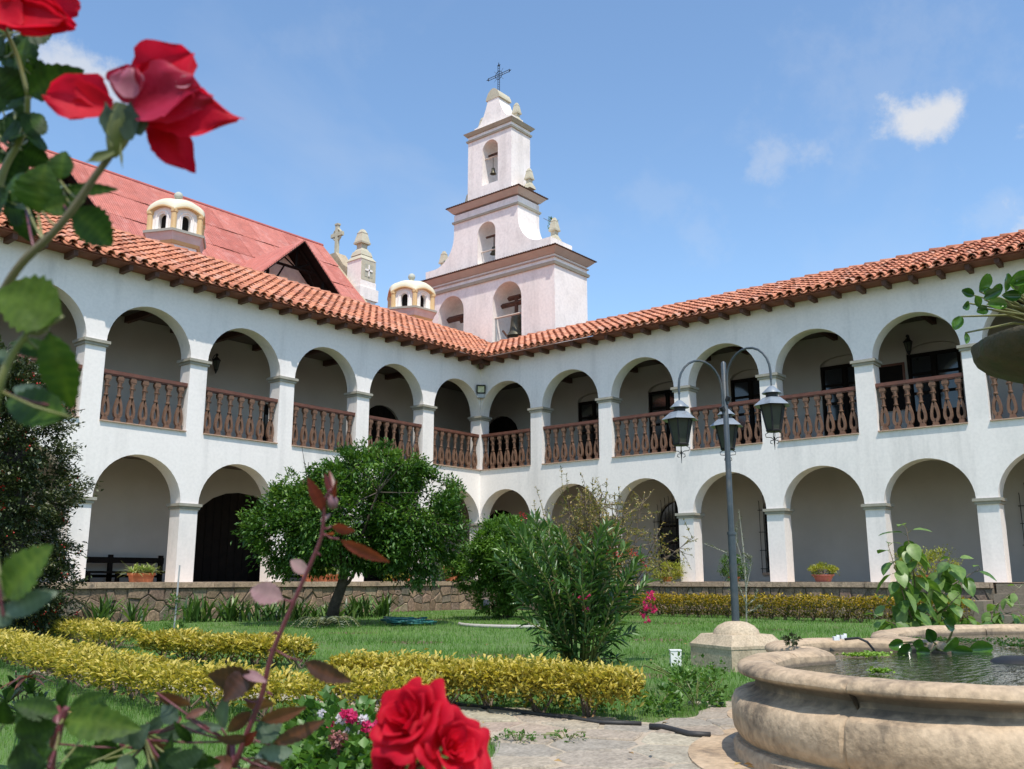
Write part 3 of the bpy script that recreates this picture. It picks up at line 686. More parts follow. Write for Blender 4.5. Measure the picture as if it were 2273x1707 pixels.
def wing(fr, side, label, tlen, pitch, w_open, slope, ridge_d, tile_sp, raft_sp, doors_up, doors_low, piers_near):
    root = thing('arcade_wing', label, 'arcade building', fr(tlen / 2, 1, 0), 'two wings of the cloister')
    holes = []; t = 0.0
    opens = []
    for pn in piers_near:
        opens.append((t, pn)); t = pn + (pitch - w_open)
    for a, b in opens:
        rz_ = (b - a) / 2
        holes.append((a, b, -.003, LV_LCT - .02, rz_)); holes.append((a, b, LV_SILL, LV_CT - .02, rz_))
    tend = t
    mb = strip_wall(fr, 0, tend, lambda t, s: -.002, lambda t, s: LV_TOP, [(a + .0, b, zb, zs, r) for a, b, zb, zs, r in holes], THK, 20)
    wall = link('wall', merge(mb.mesh('wall', M['plaster'], fix=False)), root)
    # back wall of the gallery with recesses, floor and ceilings
    hb = [(a, b, zb, zs, r) for a, b, zb, zs, r, k in doors_up] + [(a, b, zb, zs, r) for a, b, zb, zs, r, k in doors_low]
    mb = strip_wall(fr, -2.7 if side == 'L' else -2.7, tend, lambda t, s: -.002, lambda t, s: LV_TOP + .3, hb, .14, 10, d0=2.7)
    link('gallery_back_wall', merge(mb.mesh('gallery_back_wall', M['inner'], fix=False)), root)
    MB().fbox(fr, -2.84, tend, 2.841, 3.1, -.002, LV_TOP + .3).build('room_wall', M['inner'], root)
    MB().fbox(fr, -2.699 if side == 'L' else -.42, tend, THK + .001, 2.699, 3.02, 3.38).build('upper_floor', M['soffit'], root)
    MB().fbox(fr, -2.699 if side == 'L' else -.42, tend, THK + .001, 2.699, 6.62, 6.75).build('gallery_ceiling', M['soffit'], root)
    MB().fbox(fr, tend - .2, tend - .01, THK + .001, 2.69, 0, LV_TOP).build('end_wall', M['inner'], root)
    tt = .3
    while tt < tend - .4:
        MB().fbox(fr, tt, tt + .12, THK + .002, 2.698, 6.46, 6.619).build('ceiling_beam', M['wood_eave'], root); tt += 1.28
    # doors and windows
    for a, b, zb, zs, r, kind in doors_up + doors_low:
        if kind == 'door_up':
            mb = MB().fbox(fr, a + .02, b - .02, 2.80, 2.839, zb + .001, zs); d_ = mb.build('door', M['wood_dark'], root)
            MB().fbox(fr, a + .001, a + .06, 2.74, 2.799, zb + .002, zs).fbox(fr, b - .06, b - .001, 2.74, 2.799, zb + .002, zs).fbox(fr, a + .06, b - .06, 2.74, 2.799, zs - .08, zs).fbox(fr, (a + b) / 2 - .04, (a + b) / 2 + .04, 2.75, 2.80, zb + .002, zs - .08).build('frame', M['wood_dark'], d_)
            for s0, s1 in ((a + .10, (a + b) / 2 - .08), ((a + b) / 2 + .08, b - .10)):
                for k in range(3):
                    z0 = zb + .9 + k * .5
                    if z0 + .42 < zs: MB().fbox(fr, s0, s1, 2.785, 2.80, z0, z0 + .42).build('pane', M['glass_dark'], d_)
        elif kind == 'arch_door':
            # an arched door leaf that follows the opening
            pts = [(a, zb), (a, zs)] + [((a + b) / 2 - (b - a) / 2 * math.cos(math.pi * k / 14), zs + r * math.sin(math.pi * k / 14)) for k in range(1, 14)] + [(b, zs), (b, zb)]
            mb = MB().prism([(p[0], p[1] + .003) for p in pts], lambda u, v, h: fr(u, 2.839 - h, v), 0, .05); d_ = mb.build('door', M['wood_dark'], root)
            k = a + .22
            while k < b - .1:
                u = abs(k - (a + b) / 2) / ((b - a) / 2); zt = zs + r * math.sqrt(max(0, 1 - u * u)) - .03
                MB().fbox(fr, k - .012, k + .012, 2.772, 2.789, zb + .02, zt).build('plank_joint', M['wood_dark'], d_); k += .24
        elif kind == 'grille':
            pts = [(a, zb), (a, zs)] + [((a + b) / 2 - (b - a) / 2 * math.cos(math.pi * k / 14), zs + r * math.sin(math.pi * k / 14)) for k in range(1, 14)] + [(b, zs), (b, zb)]
            wn = MB().prism([(p[0], p[1] + .003) for p in pts], lambda u, v, h: fr(u, 2.839 - h, v), 0, .02).build('window', M['glass_dark'], root)
            for k in range(3): MB().fbox(fr, a + .01, b - .01, 2.79, 2.815, zb + .35 + k * .5, zb + .40 + k * .5).build('glazing_bar', M['wood_dark'], wn)
            MB().fbox(fr, (a + b) / 2 - .03, (a + b) / 2 + .03, 2.785, 2.82, zb + .01, zs + r - .02).build('glazing_bar', M['wood_dark'], wn)
            gm = MB(); k = a - .06
            while k <= b + .061:
                u = min(1, abs(k - (a + b) / 2) / ((b - a) / 2 + .08)); zt = zs + r * math.sqrt(max(0, 1 - u * u)) + .10
                gm.tube([fr(k, 2.60, zb - .02), fr(k, 2.60, zt), fr(k, 2.57, zt + .06)], .009, 5); k += .13
            for z in (zb + .1, zb + .6, zb + 1.1, zs): gm.tube([fr(a - .1, 2.60, z), fr(b + .1, 2.60, z)], .010, 5)
            for z in (zb + .1, zs):
                for k in (a - .1, b + .1): gm.tube([fr(k, 2.60, z), fr(k, 2.70, z)], .012, 5)
            gm.build('iron_grille', M['iron'], root)
            MB().fbox(fr, a - .08, b + .08, 2.62, 2.699, zb - .07, zb - .001).build('sill', M['sill'], root)
    # capitals (two steps) on every pier
    pr_ = [(b, b + pitch - w_open) for a, b in opens[:-1]] + [(opens[-1][1], opens[-1][1] + pitch - w_open)]
    for zb_, zt_ in ((LV_CB, LV_CT), (LV_LCB, LV_LCT)):
        for a, b in pr_:
            zm = zb_ + (zt_ - zb_) * .5
            MB().fbox(fr, a - .035, b + .035, -.035, THK + .035, zb_, zm - .001).fbox(fr, a - .07, b + .07, -.07, THK + .07, zm, zt_).build('capital', M['capital'], root)
    # balustrades
    for a, b in opens:
        bl = MB().fbox(fr, a + .003, b - .003, .045, .175, LV_SILL + 1.06, LV_SILL + 1.14).fbox(fr, a + .003, b - .003, .06, .16, LV_SILL + 1.03, LV_SILL + 1.059).build('balustrade', M['wood_rail'], root)
        n = 7; sp = (b - a) / n
        for k in range(n):
            p = fr(a + sp * (k + .5), .11, LV_SILL + .002)
            o = link('baluster', BAL, bl, p, Quaternion((0, 0, 1), (0 if side == 'L' else -math.pi / 2) + R.uniform(-.02, .02)))
        MB().fbox(fr, a + .002, b - .002, -.045, .30, LV_SILL - .022, LV_SILL + .003).build('sill', M['sill'], root)
    # eaves: soffit boards, rafters, fascia
    MB().fbox(fr, -.0 if side == 'L' else 0, tend, -.47, -.002, 6.905, 6.93).build('eave_boarding', M['eave_board'], root)
    tt = .35 if side == 'R' else .42
    while tt < tend:
        v = MB(); v.fbox(fr, tt - .05, tt + .05, -.43 + R.uniform(-.02, .02), -.001, 6.79 + R.uniform(-.008, .006), 6.903).build('rafter', M['wood_eave'], root); tt += raft_sp
    # roof: channel sheet, ridge, rear slope
    z0 = 6.965; sl = slope; cs, sn = math.cos(math.atan(sl)), math.sin(math.atan(sl))
    def rz(d): return z0 + sl * (d + .5)
    osl = .43 if side == 'L' else .54
    def keep(t, d):       # the valley: each wing keeps its own side
        other = -t            # the other wing's own d at this spot
        return rz(d) >= 6.965 + osl * (other + .5) - .02
    if side == 'L': poly = [(tend, -.5), (.5, -.5), (-3.15, 3.65 * .43 / .54 - .5), (-3.15, ridge_d), (tend, ridge_d)]
    else: poly = [(tend, -.5), (.5, -.5), (-(3.3 * .43 / .54 - .5), ridge_d), (tend, ridge_d)]
    mb = MB().prism([(p[0], p[1]) for p in poly], lambda t, d, h: fr(t, d, rz(d) + h), -.035, -.004)
    roof = mb.build('roof', M['tile_old'], root)
    back = MB().prism([(tend, ridge_d), (-3.1 if side == 'L' else 2.2, ridge_d), (-3.1 if side == 'L' else 2.2, ridge_d + 2.6), (tend, ridge_d + 2.6)], lambda t, d, h: fr(t, d, rz(ridge_d) - (d - ridge_d) * .5 + h), -.05, .02)
    back.build('rear_roof_slope', M['tile_old'], root)
    MB().fbox(fr, (-2.8 if side == 'L' else 2.3), tend, 3.101, ridge_d + 2.4, -.5, 7.0).build('rear_rooms', M['plaster'], root)
    # tiles
    upv = (fr(0, 1, 0) - fr(0, 0, 0)) * cs + Vector((0, 0, sn)); nv = (fr(0, 1, 0) - fr(0, 0, 0)) * (-sn) + Vector((0, 0, cs)); xv = upv.cross(nv)
    rot = Matrix(((xv.x, upv.x, nv.x), (xv.y, upv.y, nv.y), (xv.z, upv.z, nv.z)))
    expo = .335; nrow = int((ridge_d + .5) / cs / expo) + 1
    todo = []
    t = .5 + tile_sp * .3 - int(4 / tile_sp) * tile_sp
    while t < tend:
        for k in range(nrow):
            s_ = -.03 + k * expo; d = -.5 + s_ * cs
            if s_ + .40 > (ridge_d + .5) / cs + .12: continue
            if not keep(t, d + .1): continue
            if side == 'L' and t < -3.05: continue
            if side == 'R' and t < -2.0: continue
            todo.append((t + R.uniform(-.008, .008), d, k))
        t += tile_sp
    pans = []
    tp = .5 - tile_sp * .2 - int(4 / tile_sp) * tile_sp
    while tp < tend:
        for k in range(nrow):
            s_ = -.05 + k * expo; d = -.5 + s_ * cs
            if s_ + .40 > (ridge_d + .5) / cs + .12 or not keep(tp, d + .1): continue
            if (side == 'L' and tp < -3.05) or (side == 'R' and tp < -2.0): continue
            pans.append((tp, d))
        tp += tile_sp
    def place(t, d, h=.012): return fr(t, d, rz(d)) + nv * h
    vis = [(q, (place(q[0], q[1]) - CAM).length) for q in todo if inview(place(q[0], q[1]))]
    vis.sort(key=lambda e: e[1]); chosen = [q for q, _ in vis[:298]]; cset = set(chosen)
    for q in chosen:
        t, d, k = q; jr = Matrix.Rotation(R.gauss(0, .035), 3, 'Z') @ Matrix.Rotation(R.uniform(-.015, .035), 3, 'X') @ Matrix.Rotation(R.gauss(0, .03), 3, 'Y')
        link('tile', TILES[R.randint(0, 2)], roof, place(t, d - (R.uniform(.02, .07) if R.random() < .08 else R.uniform(-.008, .008))), (rot @ jr).to_quaternion())
    Vs = []; Fs = []; n = 0
    def addt(p, jr, sc=(1, 1, 1), flip=False):
        nonlocal n
        vv = TV * np.array([sc]); 
        if flip: vv = vv * np.array([[1, 1, -1]]) + np.array([[0, 0, .085]])
        A = np.array((rot @ jr)); Vs.append(vv @ A.T + np.array(p)); Fs.append(TFc + n); n += len(TV)
    for q in todo:
        if q in cset: continue
        t, d, k = q; addt(place(t, d + R.uniform(-.012, .012)), Matrix.Rotation(R.gauss(0, .035), 3, 'Z') @ Matrix.Rotation(R.uniform(-.012, .03), 3, 'X'))
    # colour of the far field varies tile by tile through a per-tile value
    tn = np.repeat(NR.rand(max(1, n // len(TV))), len(TV))
    me = npmesh('tile_field', np.concatenate(Vs), np.concatenate(Fs), M['tile_attr'], tint=tn); 
    for p in me.polygons: p.use_smooth = True
    me.set_sharp_from_angle(angle=rad(50)); tag(link('tile_field', me, roof), kind='stuff')
    Vs, Fs, n = [], [], 0
    for tp, d in pans: addt(place(tp, d, .0), Matrix.Rotation(R.uniform(-.02, .02), 3, 'Z'), (1.1, 1, .8), True)
    tn = np.repeat(NR.rand(n // len(TV)), len(TV))
    tag(link('channel_tiles', npmesh('channel_tiles', np.concatenate(Vs), np.concatenate(Fs), M['tile_attr'], tint=tn, smooth=True), roof), kind='stuff')
    # ridge tiles laid along the top
    t = -2.9 if side == 'L' else -1.5
    ridge_me = npmesh('ridge_tile', TV * np.array([[1.5, 1.2, 1.15]]), TFc, M['tile'], smooth=False)
    along = fr(1, 0, 0) - fr(0, 0, 0); yv = along; zv = Vector((0, 0, 1)); xv2 = yv.cross(zv)
    rq = Matrix(((xv2.x, yv.x, 0), (xv2.y, yv.y, 0), (xv2.z, yv.z, 1)))
    while t < tend - .3:
        link('ridge_tile', ridge_me, roof, fr(t, ridge_d + .03, rz(ridge_d) - .0 + R.uniform(-.012, .012)), (rq @ Matrix.Rotation(R.uniform(-.02, .02), 3, 'Z')).to_quaternion()); t += .42
    return root, tend, rz
M['tile_attr'] = mat('terracotta_tile_field', (.72,), attr=[(.42, .15, .08), (.56, .21, .105), (.64, .25, .135), (.68, .29, .165), (.48, .17, .095), (.60, .31, .21)], scale=14, rough=.85, bump=.004, bscale=60, stain=(.20, .17, .14), sscale=9, samount=.4)
UP_Z = 3.38
rightDU = [(-2.3, -.6, UP_Z, 4.85, .85, 'arch_door'), (1.9, 3.1, UP_Z, 5.78, .25, 'door_up'), (4.6, 5.9, UP_Z, 5.78, .25, 'door_up'), (7.4, 8.6, UP_Z, 5.78, .25, 'door_up'), (10.1, 11.4, UP_Z, 5.78, .25, 'door_up'), (12.4, 13.7, UP_Z, 5.78, .25, 'door_up')]
rightDL = [(-2.3, -.6, 0, 1.6, .8, 'arch_door'), (4.8, 6.0, .24, 1.75, .6, 'grille'), (8.2, 8.72, .24, 1.95, .3, 'grille'), (14.75, 15.95, .24, 1.75, .6, 'grille')]
leftDU = [(.9, 2.6, UP_Z, 4.75, .85, 'arch_door'), (5.2, 6.3, UP_Z, 5.0, .3, 'door_up')]
leftDL = [(5.5, 8.35, 0, 1.35, 1.05, 'arch_door'), (1.0, 2.6, 0, 1.5, .8, 'arch_door')]
LN = [2.12, 4.715, 7.308, 9.87, 12.388, 14.93]
RN = [2.054, 4.564, 7.055, 9.538, 11.966, 14.357, 16.83]
wL, endL, rzL = wing(frL, 'L', 'two storey white arcade wing left of the corner, under the long orange tiled roof', 17, 2.574, 2.12, .54, 3.1, .265, .62, leftDU, leftDL, LN)
wR, endR, rzR = wing(frR, 'R', 'two storey white arcade wing behind the street lamp, running off to the right', 18, 2.471, 2.03, .43, 2.8, .247, .60, rightDU, rightDL, RN)
# corner pier: the square post both wings rest on, with its capitals; the valley gutter between the roofs
cp = thing('corner_pier', 'square white corner pier with grey capitals where the two wings meet under the floodlight', 'pier', (.2, .2, 0))
MB().box((.001, .001, 0), (THK, THK, 7.1)).build('shaft', M['plaster'], cp)
for zb_, zt_ in ((LV_CB, LV_CT), (LV_LCB, LV_LCT)):
    zm = (zb_ + zt_) / 2
    MB().box((-.035, -.035, zb_), (THK + .035, THK + .035, zm - .001)).box((-.07, -.07, zm), (THK + .07, THK + .07, zt_)).build('capital', M['capital'], cp)
MB().box((-.42, -.42, 6.93), (0, 0, 6.965)).build('eave_corner_board', M['eave_board'], cp)
MB().add([(-.36, -.26, 6.70), (-.26, -.36, 6.70), (.0, -.1, 6.70), (-.1, 0, 6.70), (-.36, -.26, 6.90), (-.26, -.36, 6.90), (0, -.1, 6.90), (-.1, 0, 6.90)], [(3, 2, 1, 0), (4, 5, 6, 7), (0, 1, 5, 4), (1, 2, 6, 5), (2, 3, 7, 6), (3, 0, 4, 7)]).build('corner_bracket', M['wood_eave'], cp)
vp = []
for k in range(13):
    u = k / 12; x = -.52 + 3.3 * u; y = (x + .5) * .43 / .54 - .5; z = 6.965 + .43 * (x + .5) + .03 + R.uniform(0, .05); vp.append((x + R.uniform(-.03, .03), y + R.uniform(-.03, .03), z))
tag(MB().tube(vp, [R.uniform(.035, .07) for _ in vp], 7).build('valley_gutter', M['olive']), 'grey mortar filled valley gutter between the two tiled roofs', 'roof gutter')

# ================================================================== BELL TOWER (a deep bell gable)
tw = thing('bell_tower', 'pale pink three tiered bell gable with bells and an iron cross rising over the corner', 'bell tower', (4, 2.6, 0))
def ft(y, d, z): return Vector((3.2 + d, y, z))
def tier(name, y0, y1, bot, top, holes, thick, breaks, d0=0):
    mb = strip_wall(ft, y0, y1, bot, top, holes, thick, 18, breaks, d0)
    return link(name, merge(mb.mesh(name, M['tower'], fix=False)), tw)
tier('belfry_base', -.62, 5.85, lambda t, s: 6.0, lambda t, s: 11.68, [(.89, 2.28, 8.2, 10.12, .70), (3.74, 5.08, 8.2, 10.14, .68)], 2.0, (), 0)
def t2top(t, s):
    u = abs(t - 2.7)
    if u < 1.62 or (abs(u - 1.62) < 1e-6 and ((t < 2.7 and s > 0) or (t > 2.7 and s < 0))): return 14.1
    r_ = 1.1; v = u - 1.62
    if v >= r_: return 12.1
    return 12.1 + 1.2 * (1 - math.sqrt(max(0, 1 - ((r_ - v) / r_) ** 2)))
br = [2.7 + sg * (1.62 + 1.1 * (1 - math.cos(math.pi / 2 * k / 12))) for k in range(13) for sg in (1, -1)]
tier('belfry_middle', -.45, 5.85, lambda t, s: 11.66, t2top, [(2.17, 3.07, 11.8, 13.0, .44)], 1.3, br, .02)
tier('belfry_upper', 1.39, 3.61, lambda t, s: 14.5, lambda t, s: 17.1, [(2.06, 2.86, 14.97, 16.38, .40)], 1.15, (), .02)
def t4top(t, s):
    u = abs(t - 2.48)
    if u < .26 or (abs(u - .26) < 1e-6 and (t - 2.48) * s < 0): return 18.62
    v = (u - .26) / .62
    if v >= 1: return 17.62
    return 17.62 + 1.0 * (1 - v) ** 2.1
tier('crowning_gable', 1.52, 3.44, lambda t, s: 17.38, t4top, [], .7, [2.48 + sg * (.26 + .62 * k / 10) for k in range(11) for sg in (1, -1)], .2)
# cap of the crowning gable: rounded hip
pts = [(-.36, 0), (-.33, .12), (-.24, .30), (-.12, .41), (0, .45), (.12, .41), (.24, .30), (.33, .12), (.36, 0)]
MB().prism(pts, lambda a, b, h: Vector((3.38 + h * .74, 2.48 + a, 18.60 + b)), 0, 1).build('gable_cap', M['finial'], tw)
def moulding(name, m, y0, y1, x0, x1, z0, z1, o0, o1):
    """a projecting band: o0 overhang below, o1 above"""
    V = [(x0 - o, a, z) for o, z in ()]
    V = []
    for o, z in ((o0, z0), (o1, z1)): V += [(x0 - o, y0 - o, z), (x1 + o, y0 - o, z), (x1 + o, y1 + o, z), (x0 - o, y1 + o, z)]
    return MB().add(V, [(3, 2, 1, 0), (4, 5, 6, 7), (0, 1, 5, 4), (1, 2, 6, 5), (2, 3, 7, 6), (3, 0, 4, 7)]).build(name, m, tw)
moulding('string_course', M['olive'], -.62, 5.85, 3.2, 5.2, 11.02, 11.11, .06, .09)
moulding('string_course', M['taupe'], -.62, 5.85, 3.2, 5.2, 11.112, 11.15, .04, .05)
moulding('cornice', M['taupe'], -.62, 5.85, 3.2, 5.2, 11.42, 11.62, .04, .24)
moulding('cornice_tiles', M['wood_eave'], -.62, 5.85, 3.2, 5.2, 11.622, 11.655, .26, .28)
moulding('cornice_fillet', M['taupe'], -.62, 5.85, 3.2, 5.2, 11.30, 11.338, .06, .06)
moulding('string_course', M['olive'], 1.08, 4.32, 3.22, 4.52, 13.74, 13.82, .05, .07)
moulding('cornice', M['taupe'], 1.08, 4.32, 3.22, 4.52, 14.17, 14.36, .04, .22)
moulding('cornice_tiles', M['wood_eave'], 1.08, 4.32, 3.22, 4.52, 14.362, 14.39, .24, .26)
moulding('cornice_block', M['tower'], 1.08, 4.32, 3.22, 4.52, 14.391, 14.52, .0, -.02)
moulding('string_course', M['olive'], 1.39, 3.61, 3.22, 4.37, 16.98, 17.05, .05, .07)
moulding('cornice', M['olive'], 1.39, 3.61, 3.22, 4.37, 17.22, 17.34, .05, .15)
moulding('cornice_block', M['tower'], 1.39, 3.61, 3.22, 4.37, 17.052, 17.219, .0, .0)
moulding('cornice_block', M['tower'], 1.42, 3.58, 3.25, 4.34, 17.342, 17.40, .06, .04)
# cornice tile edges: small row of tiles
for (ya, yb, xa, xb, z) in ((-.87, 6.09, 2.92, 5.49, 11.655), (.83, 4.57, 2.97, 4.79, 14.39)):
    V = []; F = []; n = 0; Vs = []; Fs = []
    k = ya
    while k < yb:
        for x, L, ang in ((xa - .02, .22, -math.pi / 2),):
            A = np.array(Matrix.Rotation(ang, 3, 'Z')); Vs.append((TV * np.array([[.5, .5, .35]])) @ A.T + np.array([x, k, z - .03])); Fs.append(TFc + n); n += len(TV)
        k += .11
    k = xa
    while k < xb:
        Vs.append((TV * np.array([[.5, .5, .35]])) + np.array([k, ya - .02, z - .03])); Fs.append(TFc + n); n += len(TV); k += .11
    tag(link('cornice_tile_edge', npmesh('cornice_tile_edge', np.concatenate(Vs), np.concatenate(Fs), M['wood_eave']), tw), kind='stuff')
def finial(c, h, parent, r=.17, m='finial'):
    s = h
    mb = MB()
    def sq(a, b, z0, z1): 
        V = [(c[0] - a, c[1] - a, z0), (c[0] + a, c[1] - a, z0), (c[0] + a, c[1] + a, z0), (c[0] - a, c[1] + a, z0), (c[0] - b, c[1] - b, z1), (c[0] + b, c[1] - b, z1), (c[0] + b, c[1] + b, z1), (c[0] - b, c[1] + b, z1)]
        mb.add(V, [(3, 2, 1, 0), (4, 5, 6, 7), (0, 1, 5, 4), (1, 2, 6, 5), (2, 3, 7, 6), (3, 0, 4, 7)])
    z = c[2]
    sq(r * 1.35, r * 1.1, z, z + s * .16); sq(r * 1.0, r * .62, z + s * .161, z + s * .30); sq(r * .62, r * .68, z + s * .301, z + s * .44)
    sq(r * 1.05, r * 1.08, z + s * .441, z + s * .50); sq(r * 1.0, r * .66, z + s * .501, z + s * .80); sq(r * .66, r * .70, z + s * .801, z + s * .84); sq(r * .62, r * .30, z + s * .841, z + s * .97)
    return mb.build('finial', M[m], parent)
finial((3.85, -.15, 12.1), 1.0, tw, .15); finial((3.85, 5.45, 12.1), 1.0, tw, .15)
finial((3.85, 1.02, 14.52), .88, tw, .135); finial((3.85, 4.1, 14.40), .85, tw, .13)
finial((3.8, 1.60, 17.40), .9, tw, .135); finial((3.8, 3.36, 17.40), .86, tw, .13)
# bells, beams
def bell(c, r, h, name='bell'):
    prof = [(r * .05, h), (r * .35, h * .99), (r * .50, h * .93), (r * .56, h * .75), (r * .62, h * .45), (r * .74, h * .2), (r * .95, h * .04), (r, 0), (r * .9, 0), (r * .6, h * .3), (.02, h * .8)]
    o = MB().lathe(prof, 20, c, cap=False).build(name, M['bronze'], tw, 'auto'); return o
def beam(a, b, r, m='wood_eave', name='bell_beam'):
    a, b = Vector(a), Vector(b); return MB().tube([a, b], r, 4).build(name, M[m], tw)
bell((3.75, 1.58, 8.85), .36, .88); MB().tube([(3.75, 1.58, 9.70), (3.75, 1.58, 10.35)], .07, 6).build('bell_yoke', M['wood_eave'], tw)
beam((3.75, .88, 10.12), (3.75, 2.30, 10.12), .10); beam((3.75, 1.40, 10.35), (3.75, 1.95, 10.35), .10); beam((3.36, .95, 9.56), (3.36, 2.28, 9.56), .04, 'taupe')
MB().tube([(3.36, 2.24, 9.56), (3.36, 2.20, 8.3)], .03, 6).build('bell_frame_post', M['greymetal'], tw)
MB().tube([(3.4, 1.95, 9.05), (3.6, 1.6, 8.5), (3.7, 1.2, 8.5)], .04, 6).build('bell_lever', M['wood_eave'], tw)
beam((3.75, 3.74, 10.08), (3.75, 5.05, 10.08), .13); beam((3.75, 3.8, 9.93), (3.75, 4.4, 9.93), .09)
bell((3.75, 3.85, 8.6), .26, .6)
beam((3.6, 2.4, 12.98), (3.6, 2.95, 12.98), .05); beam((3.45, 2.17, 12.35), (3.45, 3.06, 12.35), .03, 'taupe'); bell((3.6, 2.56, 12.22), .16, .3); beam((3.6, 2.56, 12.5), (3.6, 2.56, 12.98), .03)
beam((3.55, 2.3, 16.3), (3.55, 2.8, 16.3), .07); beam((3.4, 2.06, 16.12), (3.4, 2.86, 16.12), .035, 'taupe'); bell((3.55, 2.58, 15.5), .13, .25); beam((3.55, 2.58, 15.72), (3.55, 2.58, 16.3), .012, 'iron')
# iron cross
cr = thing('iron_cross', 'black openwork iron cross on the very top of the bell gable', 'cross', (3.75, 2.48, 19.05))
mb = MB(); cx, cy = 3.75, 2.48
for s in (-.045, .045):
    mb.tube([(cx, cy + s, 19.0), (cx, cy + s, 20.22)], .012, 5); mb.tube([(cx, cy - .55, 19.78 + s), (cx, cy + .55, 19.78 + s)], .012, 5)
for k in range(12): z = 19.05 + k * .1; mb.tube([(cx, cy - .045, z), (cx, cy + .045, z + .05)], .008, 4)
for k in range(11): y = cy - .52 + k * .1; mb.tube([(cx, y, 19.735), (cx, y + .05, 19.825)], .008, 4)
mb.tube([(cx, cy + .17 * math.cos(q), 19.78 + .17 * math.sin(q)) for q in [math.pi * 2 * k / 20 for k in range(20)]], .012, 5, closed=True)
for q in (45, 135, 225, 315):
    a = rad(q); mb.tube([(cx, cy + .16 * math.cos(a), 19.78 + .16 * math.sin(a)), (cx, cy + .34 * math.cos(a), 19.78 + .34 * math.sin(a))], .006, 4)
mb.tube([(cx, cy, 20.2), (cx, cy, 20.36)], [.03, .004], 5); mb.tube([(cx, cy - .08, 20.22), (cx, cy + .08, 20.22)], .012, 5)
for s in (-1, 1): mb.tube([(cx, cy + s * .55, 19.78), (cx, cy + s * .66, 19.78)], [.03, .004], 5); mb.tube([(cx, cy + s * .55, 19.71), (cx, cy + s * .55, 19.85)], .012, 5)
mb.build('bars', M['iron'], cr)

# ================================================================== CHURCH with the red sheet roof
ch = thing('church', 'church with a great red sheet metal roof and timbered dormers behind the left wing', 'church', (-5, 13, 0))
RS = 1.072; RY = 13.0; RZ_ = 15.0
ra = math.atan(RS)
def froof(x, s, h): # s metres down the slope from the ridge, h off the surface
    return Vector((x, RY - s * math.cos(ra) - h * math.sin(ra), RZ_ - s * math.sin(ra) + h * math.cos(ra)))
MB().add([(-24, RY, RZ_ - .03), (3.55, RY, RZ_ - .03), (3.55, 3.6, RZ_ - .03 - 9.4 * RS), (-24, 3.6, RZ_ - .03 - 9.4 * RS), (-24, 22.4, RZ_ - .03 - 9.4 * RS), (3.55, 22.4, RZ_ - .03 - 9.4 * RS)], [(0, 1, 2, 3), (0, 4, 5, 1), (1, 5, 2), (0, 3, 4)]).build('roof_body', M['reddark'], ch, fix=False)
MB().box((-23.9, 6.8, -.5), (3.5, 19.3, 8.1)).build('nave_wall', M['plaster'], ch)
shv = []
row = 0; s = 0
while s < 11.6:
    L = 1.72; x = -19 - (row % 2) * .3
    while x < 3.5:
        wd = .88; x1 = min(x + wd, 3.62)
        lift = .012 + .012 * ((int((x + 30) / wd) + row) % 2)
        mb = MB(); n = 7
        xs_ = [x + (x1 - x) * k / (n - 1) for k in range(n)]
        # the sheet flares at its lower end on the verge (bell-cast)
        V = [froof(a, s + (0 if row else -.0), lift + .03 + (.012 if i % 2 else 0)) for i, a in enumerate(xs_)] + [froof(a, s + L + .08, lift + .055 + (.012 if i % 2 else 0)) for i, a in enumerate(xs_)]
        V += [v - Vector((0, -math.sin(ra), math.cos(ra))) * .008 for v in V]
        F = [(i, i + 1, n + i + 1, n + i) for i in range(n - 1)] + [(n + i, n + i + 1, 3 * n + i + 1, 3 * n + i) for i in range(n - 1)] + [(0, n, 3 * n, 2 * n), (n - 1, 3 * n - 1, 4 * n - 1, 2 * n - 1)]
        mb.add(V, F).build('roof_sheet', M['redroof'], ch, fix=False)
        x = x1
    s += L; row += 1
MB().tube([(-20, RY, RZ_ + .03), (3.62, RY, RZ_ + .03)], .10, 8).build('ridge_cap', M['reddark'], ch)
mb = MB().add([(-20, RY - .28, RZ_ - .24), (3.62, RY - .28, RZ_ - .24), (3.62, RY, RZ_ + .10), (-20, RY, RZ_ + .10)], [(0, 1, 2, 3)]); mb.build('ridge_flashing', M['redroof'], ch)
